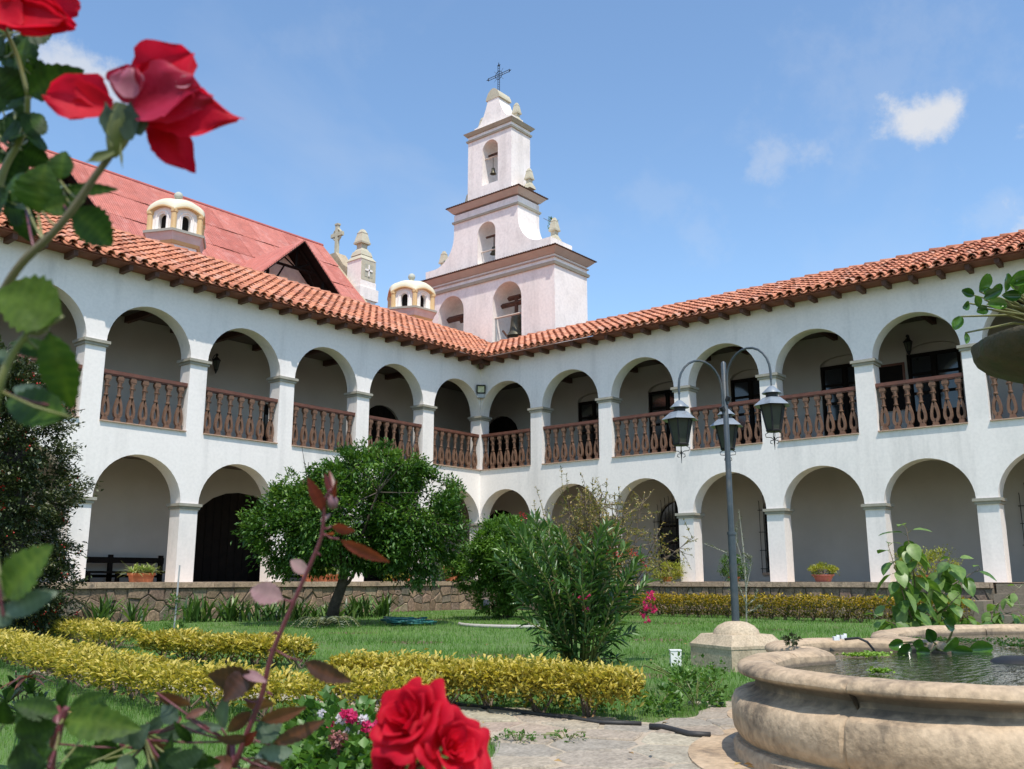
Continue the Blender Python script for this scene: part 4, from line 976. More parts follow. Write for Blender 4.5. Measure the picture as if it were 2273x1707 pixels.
def dormer(xc, yd=6.9, half=1.82, zp=12.18, drop=1.72):
    """gable dormer whose front stands in the plane y=yd, ridge running back into the slope"""
    zl = zp - drop; yb = RY - (RZ_ - zp) / RS; yl = RY - (RZ_ - zl) / RS
    for sg in (-1, 1):
        e = (xc + sg * half, yd, zl); e2 = (xc + sg * half, yl, zl); p = (xc, yd, zp); p2 = (xc, yb, zp)
        V = [p, e, e2, p2]; n_ = (Vector(e) - Vector(p)).cross(Vector(p2) - Vector(p)).normalized() * .05
        if n_.z < 0: n_ = -n_
        rf = MB().add([Vector(v) + n_ for v in V] + [Vector(v) for v in V], [(0, 1, 2, 3), (7, 6, 5, 4), (0, 1, 5, 4), (1, 2, 6, 5), (2, 3, 7, 6), (3, 0, 4, 7)]).build('dormer_roof', M['redroof'], ch)
        MB().add([Vector(v) - n_ * .2 for v in V] + [Vector(v) - n_ * .7 for v in V], [(0, 1, 2, 3), (7, 6, 5, 4), (0, 1, 5, 4), (1, 2, 6, 5), (2, 3, 7, 6), (3, 0, 4, 7)]).build('dormer_soffit', M['wood_dark'], rf)
    tr = MB(); b = .05
    def bar(a, c, r=.05): tr.tube([(a[0], yd + .42, a[1]), (c[0], yd + .42, c[1])], r, 4)
    bar((xc - half + .12, zl + .02), (xc, zp - .1)); bar((xc + half - .12, zl + .02), (xc, zp - .1)); bar((xc, zp - .2), (xc - .02, zp - drop * .55))
    bar((xc - half * .52, zp - drop * .56), (xc + half * .52, zp - drop * .56), .055); bar((xc - half * .35, zp - drop * .36), (xc, zp - drop * .56), .035); bar((xc + half * .35, zp - drop * .36), (xc, zp - drop * .56), .035)
    for sg in (-1, 1):
        bar((xc + sg * half * .68, zp - drop * .70), (xc + sg * half * .68, zl - 1.6), .07)
        bar((xc + sg * half * .68, zl - .5), (xc + sg * half * .30, zp - drop * .58), .035); bar((xc + sg * half * .68, zl - .35), (xc + sg * half * .92, zl + .08), .035)
    tr.build('dormer_truss', M['wood_dark'], ch)
    # back wall of the dormer with its arched window
    fd = lambda t, d, z: Vector((xc + t, yd + 1.15 + d, z))
    mbw = strip_wall(fd, -half, half, lambda t, s: zl - 2.2, lambda t, s: zp - .12 - drop * abs(t) / half, [(-.72, .42, zl - 2.19, zl - 1.05, .57)], .1, 12, (0,))
    link('dormer_wall', merge(mbw.mesh('dormer_wall', M['tower'], fix=False)), ch)
    MB().box((xc - .8, yd + 1.26, zl - 2.2), (xc + .5, yd + 1.30, zl - .3)).build('dormer_window', M['wood_dark'], ch)
dormer(-1.98); dormer(-10.95)
# raking stone parapet, facade block with cross relief, its finial and the stone ring cross
MB().prism([(RY + .2, RZ_ - .05), (RY - 1.2, RZ_ - 1.5), (5.6, 7.0), (5.6, 6.2), (RY - 1.2, RZ_ - 2.2), (RY + .2, RZ_ - 1.4)], lambda a, b, h: Vector((3.64 + h, a, b)), 0, .45).build('gable_parapet', M['stone_l'], ch)
fb = thing('facade_pinnacle', 'stained white facade pinnacle with a beige cross panel and stepped finial behind the red roof', 'pinnacle', (5.1, 11.6, 12))
a_ = Vector((4.45, 11.2, 0)); sz = .46; zb_ = 12.05
MB().box((a_.x - .46, a_.y - .50, 11.2), (a_.x + .46, a_.y + .5, 13.05)).build('plinth', M['tower'], fb)
MB().box((a_.x - .55, a_.y - .58, 12.18), (a_.x + .55, a_.y + .58, 12.72)).build('lower_block', M['tower'], fb)
bk = MB().box((a_.x - .42, a_.y - .46, 13.051), (a_.x + .42, a_.y + .46, 14.05)).build('block', M['tower'], fb)
MB().box((a_.x - .40, a_.y - .49, 13.08), (a_.x + .43, a_.y - .461, 14.0)).build('beige_panel', M['finial'], fb)
MB().box((a_.x - .22, a_.y - .50, 13.25), (a_.x + .24, a_.y - .491, 13.85)).build('niche', M['olive'], fb)
MB().box((a_.x - .02, a_.y - .53, 13.28), (a_.x + .04, a_.y - .501, 13.82)).box((a_.x - .2, a_.y - .53, 13.52), (a_.x + .22, a_.y - .501, 13.60)).build('relief_cross', M['plaster'], fb)
MB().add([(a_.x - .46, a_.y - .5, 14.051), (a_.x + .46, a_.y - .5, 14.051), (a_.x + .46, a_.y + .5, 14.051), (a_.x - .46, a_.y + .5, 14.051), (a_.x - .26, a_.y - .26, 14.38), (a_.x + .26, a_.y - .26, 14.38), (a_.x + .26, a_.y + .26, 14.38), (a_.x - .26, a_.y + .26, 14.38)], [(3, 2, 1, 0), (4, 5, 6, 7), (0, 1, 5, 4), (1, 2, 6, 5), (2, 3, 7, 6), (3, 0, 4, 7)]).build('cap', M['finial'], fb)
finial((a_.x, a_.y, 14.30), 1.35, fb, .26)
MB().prism([(13.5, 14.85), (12.8, 14.85), (12.2, 14.1), (11.5, 13.7), (11.5, 9.0), (13.5, 9.0)], lambda a, b, h: Vector((4.25 + h, a, b)), 0, .6).build('facade_wall', M['stone_l'], ch)
sc = thing('stone_ring_cross', 'weathered stone ring cross standing at the end of the red roof ridge', 'cross', (4.1, 13.2, 15))
x0, y0, z0 = 4.55, 13.1, 15.05
mb = MB().box((x0 - .07, y0 - .09, z0 - .205), (x0 + .07, y0 + .09, z0 + 1.28)).box((x0 - .072, y0 - .40, z0 + .72), (x0 + .072, y0 + .40, z0 + .90)).box((x0 - .09, y0 - .12, z0 + 1.28), (x0 + .09, y0 + .12, z0 + 1.36))
mb.tube([(x0, y0 + .27 * math.cos(q), z0 + .81 + .27 * math.sin(q)) for q in [math.pi * 2 * k / 20 for k in range(20)]], .055, 6, closed=True)
mb.build('cross_stone', M['finial'], sc)
br_ = thing('facade_cornice', 'dark tiled facade cornice with brackets beside the pinnacle', 'cornice', (6.3, 11.2, 11.6))
MB().box((5.0, 10.2, 11.72), (9.5, 12.4, 11.86)).build('tile_edge', M['wood_eave'], br_)
MB().box((5.1, 10.35, 11.42), (9.4, 12.3, 11.719)).build('moulding', M['olive'], br_)
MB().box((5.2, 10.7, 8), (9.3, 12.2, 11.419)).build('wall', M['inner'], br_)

# ================================================================== CUPOLAS (roof lanterns)
def cupola(c, R0, label, zb):
    """six sided lantern: vertices at v0 + 60 degrees"""
    o = thing('cupola', label, 'cupola', (c[0], c[1], zb), 'little domed lanterns on the roof')
    NS = 6; v0 = rad(-125); hs = math.pi / NS
    def ring(r0, r1, za, zb2, nm, m, parent=None): return MB().lathe([(r0, za), (r1, zb2)], NS, (c[0], c[1], 0), v0).build(nm, m, parent or o)
    k = R0
    ring(.88 * k, .88 * k, zb - 1.2, zb + .38, 'base', M['tower']); ring(.93 * k, 1.0 * k, zb + .381, zb + .47, 'ochre_band', M['yellow'])
    ring(1.0 * k, 1.05 * k, zb + .471, zb + .56, 'moulding', M['pinkm']); ring(1.02 * k, 1.11 * k, zb + .561, zb + .70, 'moulding', M['pinkm']); ring(1.16 * k, 1.18 * k, zb + .701, zb + .77, 'ledge', M['ledge'])
    z1 = zb + .771; H = .62; rw = .92 * k
    ap = rw * math.cos(hs)
    for j in range(NS):
        a = v0 + hs + j * 2 * hs; ca, sa = math.cos(a), math.sin(a); hw = rw * math.sin(hs)
        fn = lambda t, d, z, ca=ca, sa=sa: Vector((c[0] + ca * (ap - d) - sa * t, c[1] + sa * (ap - d) + ca * t, z))
        mb = strip_wall(fn, -hw, hw, lambda t, s: z1, lambda t, s: z1 + H + .16 * math.sqrt(max(0, 1 - (t / hw) ** 2)), [(-hw * .33, hw * .33, z1 + .06, z1 + .40, hw * .36)], .14, 10, [hw * x for x in (-.9, -.7, -.5, 0, .5, .7, .9)])
        fc = link('face', merge(mb.mesh('face', M['plaster'], fix=False)), o)
        MB().add([fn(-hw * .4, .141, z1 + .03), fn(hw * .4, .141, z1 + .03), fn(hw * .4, .141, z1 + .58), fn(-hw * .4, .141, z1 + .58)], [(0, 1, 2, 3)]).build('window', M['wood_dark'], fc)
        # raised arch surround
        pts = [fn(hw * .52 * math.cos(q), -.012, z1 + .40 + hw * .52 * math.sin(q)) for q in [math.pi * i / 10 for i in range(11)]]
        MB().tube([fn(hw * .52, -.012, z1)] + pts + [fn(-hw * .52, -.012, z1)], .028, 4).build('arch_surround', M['plaster'], fc)
        ac = a - hs; MB().lathe([(.10 * k, z1), (.10 * k, z1 + H * .82), (.125 * k, z1 + H * .86), (.13 * k, z1 + H + .02)], 8, (c[0] + .95 * k * math.cos(ac), c[1] + .95 * k * math.sin(ac), 0)).build('corner_column', M['yellow'], o)
    n = 72; V = []; rows = 10
    for i in range(rows + 1):
        u = i / rows; q = u * math.pi / 2
        for j in range(n):
            a = v0 + 2 * math.pi * j / n; m_ = (j / n * NS) % 1; scal = math.sin(math.pi * m_) ** .8
            hexr = math.cos(hs) / math.cos((m_ - .5) * 2 * hs)
            r_ = (1.09 * k) * (hexr * (1 - u) + .93 * u) * math.cos(q) ** .75 if u < 1 else .10; r_ = max(r_, .13 * k)
            V.append((c[0] + r_ * math.cos(a), c[1] + r_ * math.sin(a), z1 + H - .02 + .17 * scal * (1 - u) ** 1.6 + math.sin(q) * .60 * k))
    F = [(i * n + j, i * n + (j + 1) % n, (i + 1) * n + (j + 1) % n, (i + 1) * n + j) for i in range(rows) for j in range(n)]
    MB().add(V, F).build('dome', M['cream'], o, 'auto')
    V2 = [V[j] for j in range(n)] + [(V[j][0], V[j][1], V[j][2] - .04) for j in range(n)] + [(c[0] + (V[j][0] - c[0]) * .80, c[1] + (V[j][1] - c[1]) * .80, V[j][2] - .05) for j in range(n)]
    MB().add(V2, [(j, (j + 1) % n, n + (j + 1) % n, n + j) for j in range(n)] + [(n + j, n + (j + 1) % n, 2 * n + (j + 1) % n, 2 * n + j) for j in range(n)]).build('scalloped_edge', M['yellow'], o, 'auto')
    zt = z1 + H - .02 + .60 * k
    MB().lathe([(.17 * k, zt - .03), (.15 * k, zt + .03), (.11 * k, zt + .06), (.11 * k, zt + .12)], 14, (c[0], c[1], 0)).build('neck', M['ledge'], o, 'auto')
    MB().ball((c[0], c[1], zt + .24), .155 * k, 14).build('ball', M['ledge'], o, True)
    return o
cupola((-8.40, 4.55), .83, 'cream domed cupola with ochre corner columns in front of the wide red roof', 9.05)
cupola((.62, 3.95), .86, 'cream domed cupola with ochre corner columns right beside the bell tower', 8.71)

# ================================================================== THINGS ON THE BUILDING
def wall_lantern(p, out_dir, label, group='wall lanterns in the galleries'):
    p = Vector(p); o_ = Vector(out_dir)
    t = thing('wall_lantern', label, 'lantern', p, group); c = p + o_ * .22
    MB().tube([p, p + o_ * .12 + Vector((0, 0, .12)), c + Vector((0, 0, .10)), c], .012, 5).build('bracket', M['iron'], t)
    MB().lathe([(.02, .06), (.13, -.06), (.11, -.07)], 6, c).lathe([(.03, .14), (.05, .10), (.02, .05)], 6, c).build('hood', M['iron'], t)
    MB().lathe([(.10, -.071), (.055, -.30)], 6, c, cap=False).build('glass', M['lampglass'], t)
    mb = MB()
    for k in range(6):
        a = k * math.pi / 3; mb.tube([c + Vector((.102 * math.cos(a), .102 * math.sin(a), -.07)), c + Vector((.057 * math.cos(a), .057 * math.sin(a), -.30))], .008, 4)
    mb.lathe([(.06, -.30), (.05, -.33), (.01, -.42)], 6, c); mb.build('frame', M['iron'], t)
wall_lantern((2.66, -12.55, 6.1), (-1, 0, 0), 'dark iron wall lantern under the right wing gallery ceiling, above a dark doorway')
wall_lantern((-8.1, 2.66, 5.95), (0, -1, 0), 'dark iron wall lantern in the left wing, seen at an arch edge')
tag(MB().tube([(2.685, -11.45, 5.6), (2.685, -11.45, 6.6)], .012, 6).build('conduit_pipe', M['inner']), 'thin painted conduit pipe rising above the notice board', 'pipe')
nb = thing('notice_board', 'dark notice board on the upper gallery wall left of the big dark doorway', 'board', (2.65, -12, 5))
MB().box((2.64, -12.33, 4.35), (2.698, -11.62, 5.55)).build('board', M['wood_dark'], nb); MB().box((2.62, -12.36, 4.32), (2.639, -12.30, 5.58)).box((2.62, -11.65, 4.32), (2.639, -11.59, 5.58)).box((2.62, -12.30, 5.52), (2.639, -11.65, 5.58)).build('frame', M['wood_rail'], nb)
fl = thing('floodlight', 'square floodlight with a grey ballast box in the corner above the pier', 'floodlight', (-.06, -.06, 5.9))
dg = Vector((-.707, -.707, 0)); sd = Vector((.707, -.707, 0)); c = Vector((-.13, -.13, 6.02))
def obx(c, ax, ay, az, a, b, h): # box from three axes
    V = [c + ax * x * a + ay * y * b + az * z * h for z in (-1, 1) for x, y in ((-1, -1), (1, -1), (1, 1), (-1, 1))]
    return V, [(3, 2, 1, 0), (4, 5, 6, 7), (0, 1, 5, 4), (1, 2, 6, 5), (2, 3, 7, 6), (3, 0, 4, 7)]
dz = Vector((0, 0, 1)); dgt = (dg * .95 - dz * .3).normalized(); dzt = sd.cross(dgt).normalized()
if dzt.z < 0: dzt = -dzt
mb = MB()
for (sx, sz, a, h) in ((-1, 0, .018, .135), (1, 0, .018, .135)): mb.add(*obx(c + sd * sx * .125, sd, dgt, dzt, a, .07, h))
for sz in (-1, 1): mb.add(*obx(c + dzt * sz * .118, sd, dgt, dzt, .107, .07, .017))
mb.add(*obx(c - dgt * .05, sd, dgt, dzt, .11, .02, .10)); mb.build('housing', M['iron'], fl)
MB().add(*obx(c + dgt * .04, sd, dgt, dzt, .106, .006, .10)).build('reflector', M['lampface'], fl)
MB().add(*obx(c - dz * .22 - dg * .03, sd, dg, dz, .115, .05, .06)).build('ballast_box', M['greymetal'], fl)
MB().add(*obx(c - dz * .10 - dg * .06, sd, dg, dz, .13, .012, .06)).build('bracket', M['greymetal'], fl)
tag(MB().tube([(-.06, -.05, 5.74), (-.03, -.03, 5.5), (-.045, -.02, 5.3), (-.03, -.03, 5.2)], .006, 5).build('power_cable', M['greymetal']), 'thin grey cable hanging from the floodlight down to the corner capital', 'cable')

# benches in the lower gallery
def bench(x0, x1, y, label):
    t = thing('bench', label, 'bench', ((x0 + x1) / 2, y, 0), 'dark wooden benches in the lower gallery')
    MB().box((x0, y - .45, .20), (x1, y - .04, .25)).build('seat', M['wood_dark'], t)
    MB().box((x0, y - .03, .44), (x1, y + .03, .58)).build('backrest', M['wood_dark'], t)
    MB().box((x0 + .1, y - .02, .10), (x1 - .1, y + .02, .17)).build('rail', M['wood_dark'], t)
    for x in (x0 + .02, (x0 + x1) / 2 - .35, x1 - .12):
        MB().box((x, y - .035, .0), (x + .10, y + .045, .64)).build('post', M['wood_dark'], t)
        MB().box((x, y - .44, .0), (x + .08, y - .36, .20)).build('leg', M['wood_dark'], t)
bench(-11.4, -9.25, 2.4, 'dark wooden bench with open back behind the striped leaf planter'); bench(-7.0 + .6, -4.6, 2.4, 'dark wooden bench behind the citrus tree trunk')

# ================================================================== POTS ON THE TERRACE
def lathe_pot(c, r, h, label, m='terracotta', cat='flower pot', group='pots along the terrace', parent=None):
    t = thing('flower_pot', label, cat, c, group)
    MB().lathe([(r * .68, 0), (r * .9, h * .72), (r * .93, h * .80), (r * 1.06, h * .81), (r * 1.08, h), (r * .95, h), (r * .88, h * .85)], 24, c, cap=False).build('pot', M[m], t, 'auto')
    MB().lathe([(.001, h * .86), (r * .9, h * .86)], 20, c, cap=False).build('potting_soil', M['soil'], t)
    return t
def planter(c, L, label, n):
    t = thing('planter', label, 'planter', c, 'long clay planters with striped leaves')
    c = Vector(c); mb = MB(); a, b, h = L / 2, .10, .19
    V = [(c.x - a * .9, c.y - b * .8, 0), (c.x + a * .9, c.y - b * .8, 0), (c.x + a * .9, c.y + b * .8, 0), (c.x - a * .9, c.y + b * .8, 0), (c.x - a, c.y - b, h), (c.x + a, c.y - b, h), (c.x + a, c.y + b, h), (c.x - a, c.y + b, h)]
    mb.add(V, [(3, 2, 1, 0), (4, 5, 6, 7), (0, 1, 5, 4), (1, 2, 6, 5), (2, 3, 7, 6), (3, 0, 4, 7)]).box((c.x - a - .015, c.y - b - .015, h - .05), (c.x + a + .015, c.y + b + .015, h + .004))
    mb.build('trough', M['terracotta'], t)
    ps = []
    for k in range(n):
        cx = c.x - a * .7 + 1.4 * a * k / max(1, n - 1); m_ = 70
        P = np.array([[cx, c.y, h]]) + NR.normal(0, .02, (m_, 3)) * [[1, 1, 0]]
        D = NR.normal(0, 1, (m_, 3)); D[:, 2] = np.abs(D[:, 2]) + .55
        ps.append(straps(P, D, .40 * (.6 + .6 * NR.rand(m_)), .026, curl=.62))
    ps.append(straps(np.array([[c.x - a * .7, c.y, h + .05]]), np.array([[-1, -.2, .5]]), .45, .012, curl=-.1))
    leafobj('striped_leaves', M['spider'], t, ps)
planter((-11.33, -.35, 0), .50, 'long clay planter overflowing with striped leaves in front of a bench', 3)
planter((-6.45, -.35, 0), 1.1, 'longer clay planter of striped leaves half hidden by the citrus trunk', 5)
def pot_bush(c, pr_, ph_, rx, rz, label, leafm, L=.05, n=1500, m='terracotta', dz_=0):
    t = lathe_pot(c, pr_, ph_, label, m)
    (V, F, T), cc = crown((c[0], c[1], c[2] + ph_ * .9 + rz * .75 + dz_), (rx, rx, rz), n, 60, L, L * .5, uplift=.6)
    leafobj('foliage', M[leafm], t, [(V, F, T)])
    mb = MB()
    for k in range(7): a = R.uniform(0, 6.28); mb.tube([(c[0], c[1], c[2] + ph_ * .8), (c[0] + rx * .5 * math.cos(a), c[1] + rx * .5 * math.sin(a), c[2] + ph_ + rz)], .008, 4)
    tag(mb.build('stems', M['twig'], t), kind='stuff'); return t
pot_bush((-3.9, -.35, 0), .12, .10, .36, .27, 'low pot hidden under a mound of yellow green leaves, left wing terrace', 'yelbush', .05, 2200)
pot_bush((-3.35, -.30, 0), .13, .17, .12, .06, 'small clay pot of pale succulents between two left wing piers', 'grey_leaf', .05, 160)
pb = pot_bush((-1.55, -.30, 0), .27, .44, .42, .22, 'big plain terracotta pot with trailing green plant left of the round bush', 'bush', .07, 700)
(V, F, T), _ = crown((-2.1, -.38, .35), (.34, .28, .30), 500, 30, .07, .035); leafobj('trailing_foliage', M['bush'], pb, [(V, F, T)])
pot_bush((-.35, -5.2, 0), .19, .26, .2, .08, 'small clay pot beside the hanging red fruits', 'grey_leaf', .06, 260)
pot_bush((-.35, -6.85, 0), .14, .12, .42, .24, 'mound of yellow green leaves in a low pot below the first grilled window', 'yelbush', .05, 2400)
pot_bush((-.35, -8.75, 0), .15, .12, .33, .30, 'round clipped green bush in a pot behind the lamp post', 'bush', .045, 2600)
pot_bush((-.35, -11.0, 0), .24, .17, .30, .14, 'shallow red bowl pot with a fluffy green plant between two right wing piers', 'yelbush', .05, 1500, 'redclay')
pot_bush((-.35, -13.3, 0), .2, .15, .62, .34, 'wide yellow green bush on the terrace behind the broad leaved shrub', 'yelbush', .055, 3200)
vz = gnd(1250, 1362); vs = thing('clay_jar', 'tall reddish painted clay jar behind the oleander', 'jar', (vz.x, vz.y, GZ))
vz = at(1248, 1320, 19.5); c = (vz.x, vz.y, GZ)
MB().lathe([(.17, 0), (.30, .25), (.34, .5), (.27, .80), (.19, .92), (.22, .98), (.26, 1.02), (.22, 1.02), (.15, .92)], 24, c, cap=False).build('jar_body', M['redclay'], vs, 'auto')
(V, F, T), _ = crown((c[0], c[1], GZ + 1.12), (.28, .28, .13), 700, 30, .06, .03); leafobj('foliage', M['yelbush'], vs, [(V, F, T)])

# ================================================================== LAMP POST
lb = at(1634, 1400, 9.4); LX, LY = lb.x, lb.y
lp = thing('street_lamp', 'blue grey lamp post with three hanging lanterns on a domed stone base by the fountain', 'street lamp', (LX, LY, GZ))
def ring4(prof, c, ang, n=4):
    mb = MB(); return mb.lathe([(r * 1.4142, z) for r, z in prof], n, c, ang)
ba = rad(20)
base = ring4([(.33, -.06), (.33, .20)], (LX, LY, GZ), ba).build('base_block', M['stone_l'], lp)
ring4([(.335, .201), (.335, .23), (.29, .28), (.25, .33)], (LX, LY, GZ), ba).build('base_cap', M['stone_l'], lp)
MB().lathe([(.235, .325), (.22, .37), (.18, .41), (.11, .445), (.04, .455)], 24, (LX, LY, GZ)).build('base_dome', M['stone_l'], lp, 'auto')
ptop = 2.36
MB().lathe([(.040, .44), (.040, 1.32)], 14, (LX, LY, GZ)).lathe([(.046, 1.32), (.046, 1.35)], 14, (LX, LY, GZ)).lathe([(.032, 1.35), (.028, ptop - GZ - .02), (.012, ptop - GZ)], 14, (LX, LY, GZ)).build('pole', M['lampiron'], lp, 'auto')
def lantern(c, idx):
    """hexagonal lantern hanging at c (its top)"""
    L = MB().lathe([(.006, .0), (.03, -.01), (.098, -.075), (.10, -.082), (.06, -.078)], 12, c).build('lantern', M['lamphood'], lp, 'auto')
    MB().lathe([(.062, -.079), (.060, -.125)], 10, c).build('collar', M['iron'], L)
    hd = []
    for j in range(12):
        pass
    MB().lathe([(.058, -.118), (.10, -.132), (.190, -.205), (.196, -.212), (.12, -.200), (.08, -.19)], 6, c, .3).build('hood', M['lamphood'], L)
    r1, r2, za, zb = .125, .072, -.205, -.455
    for k in range(6):
        a0, a1 = .3 + k * math.pi / 3, .3 + (k + 1) * math.pi / 3
        p = lambda r, a, z: Vector(c) + Vector((r * math.cos(a), r * math.sin(a), z))
        V = [p(r1, a0, za), p(r1, a1, za), p(r2, a1, zb), p(r2, a0, zb)]; nn = (V[1] - V[0]).cross(V[3] - V[0]).normalized() * .004
        MB().add(V + [v + nn for v in V], [(0, 1, 2, 3), (7, 6, 5, 4), (0, 1, 5, 4), (1, 2, 6, 5), (2, 3, 7, 6), (3, 0, 4, 7)]).build('glass_pane', M['lampglass'], L)
        MB().tube([p(r1 + .003, a0, za), p(r2 + .003, a0, zb)], .009, 4).build('corner_bar', M['iron'], L)
    MB().lathe([(.078, -.455), (.086, -.462), (.08, -.478), (.03, -.482)], 6, c, .3).build('bottom_plate', M['iron'], L)
    mb = MB()
    for k in range(4):
        a = .5 + k * math.pi / 2; u = Vector((math.cos(a), math.sin(a), 0)); C0 = Vector(c)
        mb.tube([C0 + u * .05 + dz * -.48, C0 + u * .085 + dz * -.50, C0 + u * .08 + dz * -.53, C0 + u * .03 + dz * -.535, C0 + dz * -.56], .004, 4)
        mb.tube([C0 + u * .0 + dz * -.56, C0 + u * .035 + dz * -.565, C0 + u * .04 + dz * -.59, C0 + u * .02 + dz * -.60], .004, 4)
    mb.tube([Vector(c) + dz * -.53, Vector(c) + dz * -.66], [.010, .002], 5); mb.build('scrollwork', M['iron'], L)
for ang, dzl in ((-13.5, .15), (113, .09), (-139, .20)):
    a = rad(ang); u = FH * math.cos(a) - RT * math.sin(a) ; base_ = Vector((LX, LY, 0)); r_ = .27
    zt = 1.97 + dzl; pts = [base_ + u * .035 + dz * (zt - .28), base_ + u * .035 + dz * (zt - .12)]
    for k in range(13): q = math.pi * k / 12; pts.append(base_ + u * (.035 + r_ - r_ * math.cos(q)) + dz * (zt - .02 + .30 * math.sin(q)))
    e = base_ + u * (.035 + 2 * r_); pts += [e + dz * (zt - .10)]
    MB().tube(pts, .0125, 8).build('arm', M['lampiron'], lp, 'auto')
    MB().tube([e + dz * (zt - .10), e + dz * (zt - .17)], .008, 6).build('hanger', M['lampiron'], lp)
    MB().tube([base_ + u * .03 + dz * (zt - .24), base_ + u * .05 + dz * (zt - .2)], .03, 6).build('clamp', M['iron'], lp)
    lantern(e + dz * (zt - .165), ang)

# ================================================================== FOUNTAIN
def arc(cx, cy, r, a0, a1, n): return [(cx + r * math.cos(rad(a0 + (a1 - a0) * k / n)), cy + r * math.sin(rad(a0 + (a1 - a0) * k / n))) for k in range(n + 1)]
FP = arc(2.20, 4.50, 1.08, -22, -240, 44) + arc(2.28, 5.86, .66, 205, 52, 18) + arc(4.7, 6.35, 2.1, 172, 62, 30) + [(6.5, 7.5), (6.9, 6.3), (6.4, 5.2), (5.4, 4.4), (4.3, 3.7), (3.5, 3.75)]
NP = len(FP)
def offpath(o):
    outp = []
    for i in range(NP):
        p0, p1, p2 = FP[i - 1], FP[i], FP[(i + 1) % NP]
        a = Vector((p1[0] - p0[0], p1[1] - p0[1])).normalized(); b = Vector((p2[0] - p1[0], p2[1] - p1[1])).normalized()
        na = Vector((-a.y, a.x)); nb = Vector((-b.y, b.x)); m_ = (na + nb)
        if m_.length < .3: m_ = na
        m_.normalize(); k = min(1.7, 1 / max(.3, m_.dot(na)))
        outp.append((p1[0] + m_.x * o * k, p1[1] + m_.y * o * k))
    return outp
# clockwise path: left normal points outwards
ft_ = thing('fountain', 'lobed golden stone fountain with water plants and an upper mossy bowl', 'fountain', plan(3.6, 5.9, GZ))
RIM = [(-.20, -.60), (-.20, -.375), (-.195, -.352), (-.175, -.336), (-.14, -.328), (-.09, -.325), (-.045, -.328), (-.015, -.338), (.0, -.354), (.002, -.370), (-.006, -.383), (-.022, -.390)]
WALL = [(-.14, -.391), (-.03, -.391), (-.070, -.402), (-.088, -.422), (-.086, -.444), (-.060, -.462), (-.015, -.474), (.018, -.490), (.034, -.520), (.040, -.565), (.036, -.605), (.026, -.645), (.008, -.675), (-.01, -.692), (-.14, -.692)]
BASE = [(-.14, -.693), (-.012, -.693), (.02, -.70), (.035, -.72), (.035, -.80), (-.14, -.80)]
def sweep(prof, i0, i1, name, m, parent, jitter=0):
    offs = [offpath(o) for o, z in prof]; mb = MB(); V = []; F = []; k = len(prof)
    idx = [i0, i0 + .16] + list(range(i0 + 1, i1)) + [i1 - .16, i1]
    for ii in idx:
        ia = int(math.floor(ii)); fr_ = ii - ia; ia, ib = ia % NP, (ia + 1) % NP
        for j, (o, z) in enumerate(prof):
            r_ = offs[j][ia][0] * (1 - fr_) + offs[j][ib][0] * fr_; f_ = offs[j][ia][1] * (1 - fr_) + offs[j][ib][1] * fr_
            nz_ = noise.noise(Vector((r_ * 5, f_ * 5, z * 9))) * jitter + noise.noise(Vector((r_ * 17, f_ * 17, z * 20))) * jitter * .4
            pull = -.013 if ii in (i0, i1) else 0
            dr, df = r_ - 3.6, f_ - 5.5; L = math.hypot(dr, df) or 1
            V.append(plan(r_ + dr / L * (nz_ + pull), f_ + df / L * (nz_ + pull), z + nz_ * .5 + (pull * .7 if z > -.36 else 0)))
    n = len(idx)
    for a in range(n - 1):
        for j in range(k - 1): F.append((a * k + j, a * k + j + 1, (a + 1) * k + j + 1, (a + 1) * k + j))
    F += [tuple(range(k)), tuple((n - 1) * k + j for j in range(k))]
    o = mb.add(V, F).build(name, m, parent, 'auto'); return o
# refine the path so that roughness shows
def refine(P, L=.05):
    outp = []
    for i in range(len(P)):
        a, b = P[i], P[(i + 1) % len(P)]; d = math.hypot(b[0] - a[0], b[1] - a[1]); n = max(1, int(d / L))
        for k in range(n): u = k / n; outp.append((a[0] + (b[0] - a[0]) * u, a[1] + (b[1] - a[1]) * u))
    return outp
FP = refine(FP); NP = len(FP)
def near_i(r, f): return min(range(NP), key=lambda i: (FP[i][0] - r) ** 2 + (FP[i][1] - f) ** 2)
joints = sorted({near_i(1.33, 3.85), near_i(2.05, 3.43), near_i(2.9, 3.9), near_i(1.35, 5.42), near_i(1.52, 5.55), near_i(1.66, 5.6), near_i(2.65, 6.4), near_i(2.62, 6.6), near_i(4.15, 8.35), near_i(5.7, 8.2), near_i(6.9, 6.3), near_i(5.4, 4.4), near_i(3.5, 3.75), near_i(1.0, 4.3)} - {near_i(1.0, 4.3)})
for a, b in zip(joints, joints[1:] + [joints[0] + NP]):
    if b - a < 2: continue
    sweep(RIM, a, b, 'rim_stone', M['stone_f'], ft_, .012); sweep(WALL, a, b, 'basin_stone', M['stone_f'], ft_, .014); sweep(BASE, a, b, 'plinth_stone', M['stone_f'], ft_, .006)
core = [(-.17, -.60), (-.17, -.38), (-.14, -.345), (-.05, -.345), (-.03, -.365), (-.09, -.405), (-.11, -.445), (-.05, -.485), (.01, -.53), (.01, -.60), (.0, -.66), (.0, -.80)]
offs_ = [offpath(o) for o, z in core]; kc = len(core)
MB().add([plan(*offs_[j][i], core[j][1]) for i in range(NP) for j in range(kc)], [(i * kc + j, i * kc + j + 1, ((i + 1) % NP) * kc + j + 1, ((i + 1) % NP) * kc + j) for i in range(NP) for j in range(kc - 1)]).build('mortar_core', M['mortar'], ft_)
wp = offpath(-.17); MB().add([plan(r_, f_, -.40) for r_, f_ in wp], [tuple(range(NP))]).build('water', M['water'], ft_)
